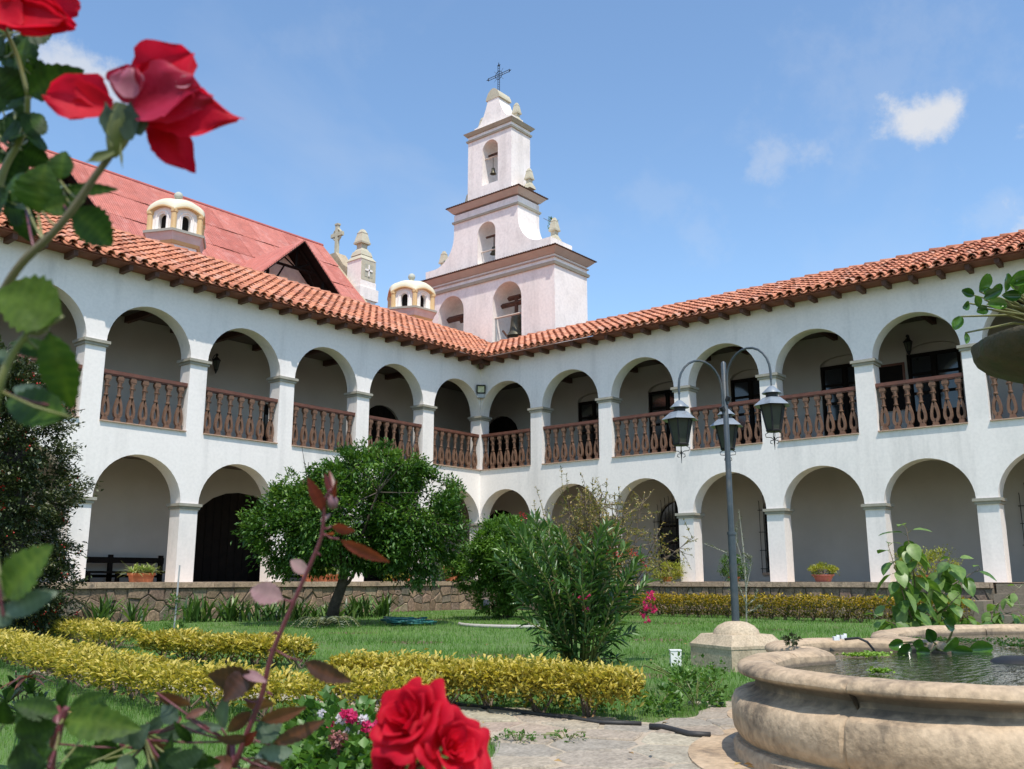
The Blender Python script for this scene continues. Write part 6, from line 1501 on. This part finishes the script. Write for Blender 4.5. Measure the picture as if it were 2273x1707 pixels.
broad_shrub('tall broad leaved shrub behind the fountain, in front of the right hedge', gb, [
    ([(2040, 1400, 10.3), (2030, 1290, 10.3), (2012, 1172, 10.2)], 17, .25), ([(2035, 1405, 10.2), (2008, 1330, 10.1), (1972, 1212, 10.1)], 12, .25), ([(2045, 1400, 10.4), (2062, 1330, 10.5), (2095, 1262, 10.5), (2120, 1245, 10.4)], 11, .25),
    ([(2038, 1405, 10.3), (2010, 1370, 10.4), (1960, 1330, 10.4)], 8, .22), ([(2048, 1400, 10.2), (2090, 1360, 10.3), (2130, 1320, 10.2)], 8, .24), ([(2035, 1400, 10.0), (1985, 1385, 10.0), (1950, 1370, 9.9)], 6, .22), ([(2042, 1380, 10.6), (2110, 1300, 10.9), (2175, 1262, 11)], 8, .2)])
broad_shrub('smaller broad leaved shrub at the right, in front of the stone steps', gb2, [([(2180, 1395, 11.5), (2215, 1340, 11.6), (2262, 1305, 11.5)], 9, .17), ([(2180, 1395, 11.5), (2205, 1370, 11.5), (2268, 1352, 11.4)], 7, .17), ([(2178, 1395, 11.4), (2150, 1375, 11.4), (2135, 1360, 11.3)], 6, .16), ([(2182, 1392, 11.5), (2240, 1385, 11.4), (2275, 1375, 11.3)], 5, .16)])
os_ = gnd(1657, 1382); OS = thing('olive_sapling', 'thin grey leaved olive sapling with a pale stem behind the lamp post', 'sapling', (os_.x, os_.y, GZ))
DO = (os_ - CAM).dot(FW); mb = MB(); P = []; D = []
lines = [[(1657, 1382), (1656, 1300), (1650, 1220), (1640, 1132)], [(1655, 1290), (1645, 1240), (1608, 1225), (1566, 1208)], [(1654, 1320), (1668, 1250), (1660, 1232)], [(1656, 1340), (1640, 1300), (1618, 1310)], [(1657, 1345), (1675, 1330), (1682, 1310)], [(1652, 1260), (1634, 1200), (1636, 1160)], [(1657, 1360), (1680, 1350), (1690, 1345)], [(1650, 1230), (1662, 1240), (1668, 1236)]]
for l in lines:
    pts = [at(x, y, DO) for x, y in l]; mb.tube(pts, [.014 if l is lines[0] else .007] * (len(pts) - 1) + [.003], 5)
    for i in range(len(pts) - 1):
        for _ in range(34): u = R.random(); P.append(pts[i].lerp(pts[i + 1], u)); D.append(Vector((R.gauss(0, 1), R.gauss(0, 1), R.gauss(.5, .7))))
mb.build('stem', M['palebark'], OS); P = np.array([tuple(p) for p in P]); D = np.array([tuple(d) for d in D]); leafobj('leaves', M['grey_leaf'], OS, [leaves(P, D, .065, .016)])
def weed(label, px, py, rx, rz_, n, L, m='weed', cat='weeds', group='low green plants'):
    g_ = gnd(px, py); t = thing('low_plant', label, 'plant', (g_.x, g_.y, GZ), group); (V, F, T), _ = crown((g_.x, g_.y, GZ + rz_ * .6), (rx, rx, rz_), n, 30, L, L * .75, spread=.3, uplift=.5, zmin=GZ); leafobj('foliage', M[m], t, [(V, F, T)])
    mb = MB()
    for _ in range(8): e = Vector((g_.x + R.uniform(-rx, rx), g_.y + R.uniform(-rx, rx), GZ + rz_ * 1.2)); mb.tube([(g_.x, g_.y, GZ), (Vector((g_.x, g_.y, GZ)) + e) / 2 + dz * .03, e], .003, 4)
    mb.build('stalks', M['greenstem'], t); return t
weed('leafy green plant between the path side hedge and the fountain', 1545, 1570, .17, .16, 360, .045)
weed('scruffy low plant just right of the path side hedge', 1465, 1585, .15, .10, 200, .04); weed('thin scrubby plant beside the white box', 1520, 1530, .28, .16, 340, .035)
weed('low green weeds under the middle of the path side hedge', 1215, 1568, .22, .10, 260, .04); weed('low green weeds under the left of the path side hedge', 1120, 1562, .2, .08, 220, .04); weed('weeds beneath the right end of the path side hedge', 1300, 1580, .2, .10, 240, .04)
weed('scrubby plant left of the fountain base, with red blossoms', 1590, 1560, .14, .14, 220, .035); weed('small green plants in the corner of the path by the red rose', 1150, 1655, .10, .05, 160, .022); weed('weed tuft in the joint of the flagstones', 1260, 1650, .12, .04, 130, .02)
tp_ = Vector((4.75, .62, 13.35)); tf_ = thing('wall_weed', 'small weed sprouting from the cornice of the bell gable', 'weed', tp_); (V, F, T), _ = crown(tuple(tp_), (.16, .16, .2), 60, 8, .12, .05, spread=.4); leafobj('foliage', M['bush'], tf_, [(V, F, T)])
MB().tube([tp_, tp_ + Vector((-.3, .2, .15))], .01, 4).build('stalk', M['twig'], tf_)
# croton like plant lower left
g_ = gnd(45, 1600); t = thing('croton', 'plant with long green and rusty leaves at the left edge, before the near hedge', 'plant', (g_.x, g_.y, GZ))
ps = []
for (px, py) in ((35, 1490), (70, 1500), (20, 1520), (90, 1530), (50, 1545)):
    c = at(px, py, 4.3); n = 16; D = NR.normal(0, .6, (n, 3)); D[:, 2] = .5 + .5 * NR.rand(n); ps.append(straps(np.tile(np.array([tuple(c - dz * .08)]), (n, 1)), D, .16 * (.7 + .5 * NR.rand(n)), .028, curl=.5)); MB().tube([(g_.x, g_.y, GZ), c], [.006, .004], 5).build('stem', M['twig'], t)
leafobj('leaves', M['lily'], t, ps)
n = 14; D = NR.normal(0, .6, (n, 3)); D[:, 2] = .3; leafobj('rusty_leaves', M['bronzeleaf'], t, [straps(np.tile(np.array([tuple(at(60, 1505, 4.25))]), (n, 1)), D, .12, .026, curl=.8)])

# ================================================================== GRASS
def grass():
    Vs = []; Ts = []; Ps = []
    fp = np.array([(p[0], p[1]) for p in FP])
    for (f0, f1, dens, h, wd) in ((3.6, 5.5, 3000, .050, .0045), (5.5, 8, 1500, .055, .006), (8, 12, 620, .055, .009), (12, 18, 300, .055, .014), (18, 26, 150, .055, .020)):
        area = (f1 * f1 - f0 * f0) / 2 * 1.20; n = int(area * dens); f = np.sqrt(NR.rand(n) * (f1 * f1 - f0 * f0) + f0 * f0); r_ = (NR.rand(n) - .5) * 1.20 * f
        x = CAM.x + RT.x * r_ + FH.x * f; y = CAM.y + RT.y * r_ + FH.y * f
        ok = (x < -.95) & (y < -.95)
        # patchy: thinner where the soil shows
        pt = np.sin(x * 1.3 + 2) * np.cos(y * 1.1) + .6 * np.sin(x * 3.1 + y * 2.3); ok &= NR.rand(n) < np.clip(1.05 + pt * .42, .25, 1)
        x, y = x[ok], y[ok]; fr = f[ok]; rr = r_[ok]
        keep_ = np.ones(len(x), bool)
        poly = PATH; c_ = np.zeros(len(x), bool); m_ = len(poly)
        for i in range(m_):
            a, b = poly[i], poly[(i + 1) % m_]; cond = ((a[1] > y) != (b[1] > y)); xi = (b[0] - a[0]) * (y - a[1]) / ((b[1] - a[1]) or 1e-9) + a[0]; c_ ^= cond & (x < xi)
        keep_ &= ~c_; c_ = np.zeros(len(x), bool)
        fq = (fr - .084) / 1.0215
        for i in range(0, NP):
            a, b = FP[i], FP[(i + 1) % NP]; cond = ((a[1] > fq) != (b[1] > fq)); xi = (b[0] - a[0]) * (fq - a[1]) / ((b[1] - a[1]) or 1e-9) + a[0]; c_ ^= cond & (rr < xi)
        keep_ &= ~c_; x, y = x[keep_], y[keep_]; n = len(x)
        a = NR.rand(n) * 6.283; hh = h * (.5 + .8 * NR.rand(n)); ln = NR.normal(0, .35, (n, 2)) * hh[:, None]; dx, dy = np.cos(a) * wd / 2, np.sin(a) * wd / 2
        z0 = np.full(n, GZ - .012)
        V = np.stack([np.stack([x - dx, y - dy, z0], 1), np.stack([x + dx, y + dy, z0], 1), np.stack([x + ln[:, 0], y + ln[:, 1], z0 + .012 + hh], 1)], 1).reshape(-1, 3)
        t_ = np.clip(.45 + .16 * (np.sin(x * 2.1) + np.cos(y * 1.7 + x)) + NR.normal(0, .2, n), 0, 1)
        Vs.append(V); Ts.append(np.repeat(t_, 3))
    V = np.concatenate(Vs); F = np.arange(len(V)).reshape(-1, 3)
    o = link('grass', npmesh('grass', V, F, M['grass'], tint=np.concatenate(Ts))); o['kind'] = 'stuff'; o['label'] = 'short green grass growing on the courtyard lawn'
grass()
# fallen leaves on the path and lawn
mbv = []; 
n = 130; px = NR.rand(n) * 2200; 
P = []
for k in range(n):
    f = R.uniform(4.2, 14); r_ = R.uniform(-.52, .5) * f; q = plan(r_, f, GZ + .05); P.append(tuple(q))
P = np.array(P); D = NR.normal(0, 1, (n, 3)); D[:, 2] *= .25; o = leafobj('fallen_leaves', mat('dry_leaf', None, attr=[(.10, .05, .02), (.25, .14, .05), (.40, .28, .10)], rough=.8), None, [leaves(P, D, .045, .022)], 'stuff')

# ================================================================== GERANIUMS
ge = at(770, 1640, 3.3); GE = thing('geranium_bed', 'patch of geraniums with magenta and white flower heads left of the red rose', 'flower bed', (ge.x, ge.y, GZ))
ps = []
for (px, py, D_, rx, rz_, n) in ((800, 1660, 3.2, .22, .12, 520), (740, 1650, 3.3, .2, .1, 380), (860, 1690, 3.1, .2, .1, 400), (680, 1690, 3.2, .22, .1, 400), (760, 1715, 3.0, .28, .12, 500), (830, 1615, 3.4, .12, .08, 180), (720, 1600, 3.4, .12, .08, 160)):
    (V, F, T), _ = crown(tuple(at(px, py, D_)), (rx, rx, rz_), n, 40, .034, .036, spread=.3, uplift=.9); ps.append((V, F, T))
leafobj('leaves', M['weed'], GE, ps); mb = MB()
for (px, py) in ((800, 1660), (740, 1650), (860, 1690), (680, 1690), (830, 1615)):
    for _ in range(5): e = at(px + R.uniform(-30, 30), py, 3.2); mb.tube([(e.x + R.uniform(-.05, .05), e.y + R.uniform(-.05, .05), GZ), e], .005, 5)
mb.build('stalks', M['greenstem'], GE)
for (px, py, m_, r_, n) in ((778, 1590, 'magenta', .020, 22), (732, 1611, 'magenta', .018, 18), (818, 1620, 'magenta', .026, 26), (805, 1612, 'magenta', .018, 14), (757, 1600, 'whitep', .018, 16), (712, 1584, 'whitep', .010, 8), (805, 1597, 'whitep', .012, 10), (770, 1625, 'whitep', .010, 7), (835, 1612, 'magenta', .014, 10), (765, 1583, 'magenta', .012, 8)):
    blossom_cluster(at(px, py, 3.1), r_, n, .014, m_, GE, 'flower_head')
blossom_cluster(at(752, 1640, 3.0), .030, 60, .012, 'dried', GE, 'faded_flower_head'); MB().tube([at(752, 1655, 3.0), at(750, 1720, 3.0)], .005, 5).build('flower_stalk', M['redstem'], GE)
MB().tube([at(797, 1622, 3.05), at(783, 1680, 3.05)], .003, 5).build('flower_stalk', M['palebark'], GE)

# ================================================================== ROSE BUSHES close to the viewer
def petal_mesh(cup=.3, curl=.25, seed=0, point=0.0, name='petal', n=14, ruf=.05):
    """petal of unit length and unit width along +X, cupped towards +Z"""
    rr = random.Random(seed); V = []; F = []; ph_ = rr.uniform(0, 6)
    for i in range(n + 1):
        u = i / n; wd = .5 * math.sin(math.pi * min(.97, (.10 + .72 * u))) ** .8 * (1.15 if u > .5 else 1)
        if u > .8: wd *= 1 - (u - .8) * (1.2 + 2.6 * point)
        for j in range(n + 1):
            v = -1 + 2 * j / n; w_ = v * wd
            tipx = u - .12 * u * v * v + point * .12 * u * (1 - abs(v))
            z = cup * (v * v) * wd * 1.2 + cup * .5 * u * u - curl * max(0, u - .7) ** 1.5 * 2.2 + ruf * math.sin(v * 5 + ph_ + u * 3) * u * u + ruf * .45 * math.sin(v * 11 + ph_ * 2) * u ** 4 + .012 * math.sin(v * 23)
            V.append((tipx, w_, z))
    F = [(i * (n + 1) + j, i * (n + 1) + j + 1, (i + 1) * (n + 1) + j + 1, (i + 1) * (n + 1) + j) for i in range(n) for j in range(n)]
    return V, F
def petal(name, base, tip, widthpx, m, parent, D0, D1=None, up=None, cup=.3, curl=.25, seed=0, point=0, ruf=.05):
    """petal or leaf from photo points"""
    a = at(base[0], base[1], D0); b = at(tip[0], tip[1], D1 or D0); L = (b - a).length; wd = widthpx / FPX * D0 * 1.15
    V, F = petal_mesh(cup, curl, seed, point, ruf=ruf); q = rotx(b - a, up if up is not None else -FW)
    V = [a + q @ Vector((x * L, y * wd, z * wd)) for x, y, z in V]
    me = npmesh(name, [tuple(v) for v in V], F, m, smooth=True); o = link(name, me, parent); return o
rb = at(-40, 1500, 1.0)
RO = thing('rose_bush', 'rose bush at the left edge with crimson blooms and dark leaves against the sky', 'rose bush', (rb.x, rb.y, GZ))
def C1(x, y): return (x * .3617, y * .3617)
def C2(x, y): return (x * .3617, 550 + y * .3617)
def C3(x, y): return (x * .3617, 1107 + y * .3617)
def C6(x, y): return (700 + x * .3617, 1107 + y * .3617)
def C7(x, y): return (500 + x * .271, 950 + y * .271)
stems = []
def stem(pts, r0, r1, m, parent, dens=4):
    P = [at(*p) if len(p) == 3 and not isinstance(p, Vector) else p for p in pts]
    # smooth
    Q = []
    for i in range(len(P) - 1):
        p0, p1, p2, p3 = P[max(i - 1, 0)], P[i], P[i + 1], P[min(i + 2, len(P) - 1)]
        for k in range(dens):
            u = k / dens; Q.append(.5 * ((2 * p1) + (p2 - p0) * u + (2 * p0 - 5 * p1 + 4 * p2 - p3) * u * u + (3 * p1 - p0 - 3 * p2 + p3) * u ** 3))
    Q.append(P[-1]); k = len(Q); MB().tube(Q, [r0 + (r1 - r0) * i / (k - 1) for i in range(k)], 10).build('stem', m, parent, True); stems.extend(Q); return Q
def groundp(px, py, D): p = at(px, py, D); p.z = GZ; return p
stem([groundp(-60, 1500, .95), (-70, 1300, .85), (-60, 950, .78), (-20, 720, .75), (36, 600, .74), (115, 520, .74), (165, 460, .74), (205, 400, .74), (245, 345, .74), (268, 310, .74)], 0.0042, .0026, M['brownstem'], RO)
stem([groundp(-80, 1500, 1.0), (-60, 1000, .95), (-40, 700, .9), (-20, 500, .88), (8, 380, .88), (40, 320, .88), (58, 270, .87), (62, 212, .86)], .005, .0025, M['greenstem'], RO)
stem([(62, 212, .86), (40, 130, .86), (10, 60, .85), (0, 20, .84)], .0022, .002, M['greenstem'], RO)
stem([groundp(90, 1900, .85), (112, 1720, .82), (125, 1650, .80), (138, 1600, .80), (148, 1570, .80)], .004, .0025, M['redstem'], RO)
stem([groundp(-60, 1700, .8), (-50, 1300, .72), (-30, 1100, .68), (-10, 900, .66), (20, 800, .66), (60, 740, .66)], .004, .0025, M['greenstem'], RO)
stem([groundp(340, 1900, 1.0), (330, 1730, .98), (318, 1660, .97), (320, 1630, .96)], .003, .002, M['brownstem'], RO)
bush_marks = len(stems)
def rleaf(base, tip, wpx, D0, m, parent, D1=None, seed=None, curl=.25, tilt=0, tint=.5):
    a = at(base[0], base[1], D0); b = at(tip[0], tip[1], D1 or D0 * R.uniform(.97, 1.03)); L = (b - a).length; wd = wpx / FPX * D0 * 1.1
    seed = seed if seed is not None else R.randint(0, 9999)
    me = rich_leaf(L * 1.02, wd, m, curl=curl, fold=R.uniform(.10, .28), nseg=16, serr=.075, seed=seed, tint=tint); me.name = 'leaf'
    o = link('leaf', me, parent, a, rotx(b - a, -FW + (RT * R.uniform(-.5, .5) + UP * R.uniform(-.3, .6)) * (1 if not tilt else tilt)))
    s_ = min(stems, key=lambda q: (q - a).length)
    if .004 < (s_ - a).length < .30: MB().tube([a, a.lerp(s_, .5) + UP * -.002, s_], .0011, 5).build('leaf_stalk', M['greenstem'] if m is M['roseleaf'] else M['redstem'], parent, True)
    return o
G = M['roseleaf']
for (b, t_, wd, D_, tn) in (((140, 500), (70, 170), 200, .86, .4), ((165, 580), (450, 430), 190, .86, .35), ((155, 600), (-40, 420), 190, .87, .1), ((150, 640), (0, 620), 150, .87, .2), ((150, 830), (-30, 790), 160, .87, .1), ((150, 830), (270, 690), 150, .86, .2), ((160, 840), (310, 880), 150, .86, .3), ((135, 920), (290, 1000), 150, .87, .15),
        ((370, 1110), (375, 925), 165, .78, .45), ((235, 1320), (250, 1020), 260, .78, .6), ((150, 1230), (40, 1060), 190, .80, .3), ((385, 1170), (670, 1150), 75, .78, .5), ((260, 1300), (500, 1220), 110, .76, .65), ((435, 1280), (705, 1490), 220, .75, .45), ((60, 1180), (-60, 1300), 180, .80, .1), ((30, 350), (-60, 200), 160, .9, .1)):
    rleaf(C1(*b), C1(*t_), wd * .3617, D_, G, RO, tint=tn)
for (b, t_, wd, D_) in (((160, 1290), (90, 1200), 70, .8), ((350, 1170), (420, 1095), 60, .8)): rleaf(C1(*b), C1(*t_), wd * .3617, D_, M['greyleafback'], RO)
for (b, t_, wd, D_, tn, m_) in (((390, 420), (-30, 260), 330, .66, .95, G), ((330, 660), (60, 560), 120, .67, .3, G), ((300, 500), (420, 990), 210, .66, .7, G), ((430, 1040), (-40, 900), 230, .66, .45, G), ((380, 980), (0, 820), 120, .67, .6, M['greyleafback']), ((60, 700), (-50, 640), 90, .67, .5, M['greyleafback'])):
    rleaf(C2(*b), C2(*t_), wd * .3617, D_, m_, RO, tint=tn)
for (b, t_, wd, D_, tn, m_) in (((30, 620), (230, 300), 250, .62, .8, G), ((20, 720), (310, 560), 140, .62, .5, M['greyleafback']), ((-30, 800), (60, 640), 120, .62, .4, M['greyleafback']),
        ((375, 1360), (795, 1395), 190, .80, .75, G), ((370, 1320), (90, 1250), 130, .80, .3, G), ((365, 1380), (20, 1480), 190, .79, .15, G), ((410, 1300), (660, 1200), 110, .81, .4, G), ((370, 1290), (380, 1170), 90, .82, .3, G), ((340, 1540), (-40, 1640), 200, .76, .1, G), ((300, 1650), (60, 1540), 160, .76, .05, M['greyleafback']),
        ((860, 1420), (590, 1480), 100, .97, .4, M['greyleafback']), ((870, 1420), (1050, 1350), 95, .97, .5, M['greyleafback']), ((930, 1470), (1200, 1410), 100, .97, .6, M['greyleafback']), ((1090, 1400), (1335, 1400), 70, .97, .5, M['greyleafback']),
        ((640, 1600), (410, 1560), 110, .95, .1, G), ((700, 1660), (860, 1600), 110, .94, .3, M['greyleafback']), ((1000, 1560), (830, 1540), 100, .95, .1, G), ((1090, 1560), (1300, 1650), 120, .95, .3, G), ((1180, 1500), (1080, 1400), 60, .96, .2, G), ((950, 1700), (880, 1590), 120, .95, .3, G), ((1250, 1640), (1180, 1560), 100, .95, .2, M['greyleafback'])):
    rleaf(C3(*b), C3(*t_), wd * .3617, D_, m_, RO, tint=tn)
rx_ = random.Random(11)
for _ in range(30):
    bx, by = rx_.uniform(-25, 75), rx_.uniform(60, 470); ang = rx_.uniform(0, 6.28); L = rx_.uniform(60, 95)
    rleaf((bx, by), (bx + L * math.cos(ang) - 25, by + L * math.sin(ang)), rx_.uniform(48, 68), rx_.uniform(.90, 1.0), G, RO, tint=rx_.uniform(0, .35))
for _ in range(16):
    bx, by = rx_.uniform(0, 420), rx_.uniform(1590, 1730); ang = rx_.uniform(-2.8, -.3); L = rx_.uniform(60, 95)
    rleaf((bx, by), (bx + L * math.cos(ang), by + L * math.sin(ang) * .6), rx_.uniform(34, 55), rx_.uniform(.86, .98), G if rx_.random() < .6 else M['greyleafback'], RO, tint=rx_.uniform(0, .4))
# ---- the open rose against the sky
cal = at(*C1(750, 740), .74)
cx_ = MB(); ax = (at(*C1(790, 600), .74) - at(*C1(700, 930), .74)).normalized()
q = Quaternion((0, 0, 1), 0); rq2 = ax.to_track_quat('Z', 'Y')
def lq(prof, c, n=14): 
    mb = MB(); mb.lathe(prof, n, (0, 0, 0)); mb.V = [Vector(c) + rq2 @ v for v in mb.V]; return mb
lq([(.003, -.030), (.005, -.026), (.008, -.018), (.0100, -.008), (.0105, .002), (.009, .012)], cal).build('rose_hip', M['greenstem'], RO, 'auto')
RO1 = thing('rose_bloom', 'open crimson rose with pale edged petals high against the blue sky', 'rose', cal, 'red roses close to the viewer')
PT, PT2 = M['petal'], M['petal2']
for k, (b, t_, wd, m_, D0, D1, cup, pt_, sd_) in enumerate((((840, 660), (1190, 325), 330, PT, .745, .75, .35, 0, 1), ((850, 670), (1440, 725), 250, PT, .74, .735, .25, 1.0, 2), ((800, 640), (830, 400), 190, PT2, .735, .73, .45, 0, 3), ((830, 650), (985, 365), 130, PT, .75, .75, .5, .2, 4),
        ((830, 690), (1210, 500), 330, PT2, .735, .728, .30, .1, 5), ((800, 660), (1300, 600), 260, PT2, .738, .733, .22, .3, 6), ((920, 740), (1190, 1050), 180, PT, .745, .75, .3, .2, 7), ((910, 720), (1240, 770), 170, PT, .75, .755, .3, .1, 8), ((930, 790), (1080, 990), 150, PT, .747, .75, .3, 0, 9),
        ((690, 665), (270, 590), 215, PT, .742, .735, .35, 0, 10), ((650, 650), (480, 460), 150, PT, .744, .74, .3, .6, 11), ((640, 680), (400, 715), 120, PT, .742, .738, .4, 0, 12))):
    petal('petal', C1(*b), C1(*t_), wd * .3617, m_, RO1, D0, D1, cup=cup, curl=.42, seed=sd_, point=pt_, ruf=.10, up=-FW + RT * R.uniform(-.4, .4) + UP * R.uniform(-.1, .5))
petal('petal', C1(1080, 520), C1(1185, 495), 22, M['petalpink'], RO1, .727, .727); petal('petal', C1(800, 600), C1(800, 420), 60, M['petalpink'], RO1, .728, .728)
for (b, t_, wd) in (((700, 860), (650, 640), 90), ((790, 860), (800, 640), 110), ((850, 830), (890, 700), 70), ((740, 880), (750, 1030), 14), ((700, 930), (540, 990), 50), ((690, 900), (660, 760), 30)):
    petal('sepal', C1(*b), C1(*t_), wd * .3617, M['greyleafback'] if wd > 60 else M['greenstem'], RO, .733, .732, cup=.2, point=.8, ruf=.02)
# ---- bloom cut by the top edge
RO2 = thing('rose_bloom', 'dark red rose cut off by the top left corner', 'rose', at(40, 0, .84), 'red roses close to the viewer')
for k, (b, t_, wd, D0) in enumerate(((( -20, -40), (520, 60), 260, .83), ((-40, 60), (480, 170), 200, .825), ((-60, 80), (420, 150), 260, .82), ((-100, -60), (380, -40), 260, .84), ((-60, 40), (140, 180), 180, .815), ((60, 20), (470, 180), 130, .82), ((-80, 0), (60, 190), 160, .83))):
    petal('petal', C1(*b), C1(*t_), wd * .3617, PT, RO2, D0, D0 - .01, cup=.4, seed=20 + k, up=-FW + UP * R.uniform(-.6, .6) + RT * R.uniform(-.4, .4))
# ---- full blooms at the bottom: spiral of petals round an axis
def bloom(c, axis, Rr, label, m, parent, nP=26, seed=3):
    rr = random.Random(seed); t = thing('rose_bloom', label, 'rose', c, 'red roses close to the viewer'); q = Vector(axis).to_track_quat('Z', 'Y')
    for k in range(nP):
        f = k / (nP - 1); ph_ = k * 2.399963 + rr.uniform(-.15, .15); rk = Rr * (.10 + .88 * f ** .85); hk = Rr * (.62 - .40 * f ** 1.4); al = 1.75 - .55 * f; nu, nv = 10, 12; V = []
        op = .35 + .6 * f; ru = rr.uniform(0, 6)
        for i in range(nu + 1):
            u = i / nu
            r_ = rk * (.22 + .78 * math.sin(u * math.pi / 2) ** (1.15)) ; z = hk * (math.sin(u * math.pi / 2 * (1.0)) * 1.25) - Rr * .45 * (1 - u)
            cu = max(0, u - .72) / .28; r_ += rk * .22 * cu * op + .0; z -= Rr * .16 * cu * cu * op
            for j in range(nv + 1):
                v = -1 + 2 * j / nv; wd = math.sin(math.pi * (.16 + .62 * u)) ** .6; a = ph_ + v * al * wd * .62
                zz = z - Rr * .12 * u * v * v + Rr * .06 * math.sin(v * 4.3 + ru) * u * u; r2 = r_ * (1 + .09 * math.sin(v * 3.7 + ru) * u - .10 * (v * v) * (1 - f))
                V.append(Vector(c) + q @ Vector((r2 * math.cos(a), r2 * math.sin(a), zz)))
        F = [(i * (nv + 1) + j, i * (nv + 1) + j + 1, (i + 1) * (nv + 1) + j + 1, (i + 1) * (nv + 1) + j) for i in range(nu) for j in range(nv)]
        link('petal', npmesh('petal', [tuple(v) for v in V], F, m, smooth=True), t)
    return t
RD = thing('rose_shoot', 'young rose shoot with purple red stem and bronze leaves, centre left', 'rose bush', groundp(480, 1900, 1.0))
m2 = len(stems)
stem([groundp(470, 1950, 1.0), (500, 1760, .96), (521, 1700, .95), (555, 1610, .95), (582, 1540, .95), (598, 1470, .95), (620, 1410, .95), (655, 1330, .95), (690, 1250, .95), (712, 1195, .95), (718, 1150, .95), (722, 1110, .95), (735, 1085, .95)], 0.0034, .0014, M['redstem'], RD)
stems[:] = stems[m2:]
MB().ball(at(*C7(880, 610), .95), .0058, 10, 1.3).build('bud', M['mauveleaf'], RD, True)
for (b, t_, wd, m_, tn) in (((825, 700), (675, 420), 95, 'redleaf', .3), ((800, 600), (690, 515), 45, 'mauveleaf', .6), ((885, 560), (800, 370), 55, 'redleaf', .1), ((890, 570), (860, 340), 50, 'redleaf', .1), ((890, 600), (900, 430), 40, 'redleaf', .2), ((800, 780), (850, 690), 75, 'mauveleaf', .5), ((870, 805), (1040, 850), 80, 'redleaf', .6), ((830, 870), (880, 870), 60, 'redleaf', 1), ((930, 910), (1330, 1110), 95, 'redleaf', .9), ((690, 1190), (520, 1080), 100, 'mauveleaf', .8)):
    rleaf(C7(*b), C7(*t_), wd * .271, .95, M[m_], RD, tint=tn, curl=.1)
for (b, t_, wd, m_, tn) in (((1745, 620), (1515, 540), 130, 'mauveleaf', .5), ((1600, 1110), (1270, 1110), 180, 'bronzeleaf', .3), ((1510, 1050), (1390, 1240), 140, 'bronzeleaf', .2), ((1860, 1000), (2125, 1130), 110, 'bronzeleaf', .4), ((1480, 1060), (1620, 1110), 60, 'mauveleaf', .2),
        ((960, 1190), (1170, 1290), 85, 'bronzeleaf', .6), ((1050, 1370), (1120, 1320), 50, 'redleaf', .9), ((1140, 1340), (1265, 1290), 50, 'bronzeleaf', .7), ((1500, 1230), (1690, 1290), 100, 'bronzeleaf', .8), ((1590, 1360), (1860, 1300), 85, 'bronzeleaf', 1.0), ((1550, 1300), (1370, 1450), 80, 'bronzeleaf', .6), ((890, 1480), (1125, 1660), 110, 'bronzeleaf', .9),
        ((1660, 1510), (1990, 1380), 90, 'bronzeleaf', .5), ((1570, 1500), (1720, 1330), 150, 'greyleafback', .2), ((1530, 1470), (1345, 1490), 70, 'bronzeleaf', .3), ((1560, 1590), (1800, 1540), 120, 'greyleafback', .9), ((1360, 1410), (1370, 1240), 100, 'greyleafback', .8), ((1440, 1650), (1300, 1600), 90, 'bronzeleaf', .8), ((1520, 1660), (1660, 1630), 90, 'bronzeleaf', .4), ((1480, 1520), (1560, 1440), 60, 'redleaf', .4), ((1640, 1650), (1560, 1570), 80, 'greyleafback', .3), ((1750, 1680), (1620, 1640), 90, 'bronzeleaf', .5), ((1330, 1680), (1180, 1640), 90, 'greyleafback', .5)):
    rleaf(C3(*b), C3(*t_), wd * .3617, .95, M[m_], RD, tint=tn, curl=.15)
# thorns on the red stem
mb = MB()
for (x, y, s) in ((1700, 820, -1), (1680, 920, -1), (1935, 330, 1), (1640, 1190, 1), (1780, 640, 1), (1590, 1215, 1)):
    p = at(*C3(x, y), .95); mb.tube([p, p + RT * s * .006 - UP * .003], [.0025, .0002], 5)
mb.build('thorns', M['redstem'], RD)
bloom(at(912, 1602, .86), (-FW * .62 + UP * .72 - RT * .45), .037, 'upper bright red rose bloom at the bottom centre', PT, None, 17, 3)
bloom(at(1000, 1662, .85), (-FW * .75 + UP * .55 + RT * .45), .035, 'lower right red rose bloom touching the upper one', PT, None, 15, 8)
bloom(at(880, 1690, .87), (-FW * .6 + UP * .3 - RT * .5), .028, 'third red bloom low behind the two open roses', PT, None, 16, 12)
RS_ = thing('rose_bush', 'rose stem carrying the bright red blooms at the bottom centre', 'rose bush', groundp(880, 1950, .9))
stem([groundp(885, 1950, .92), (883, 1800, .88), (884, 1720, .875), (893, 1650, .872), (897, 1610, .868)], .0042, .0035, M['redstem'], RS_)
stem([(884, 1740, .875), (930, 1700, .865), (975, 1665, .862)], .003, .003, M['redstem'], RS_)
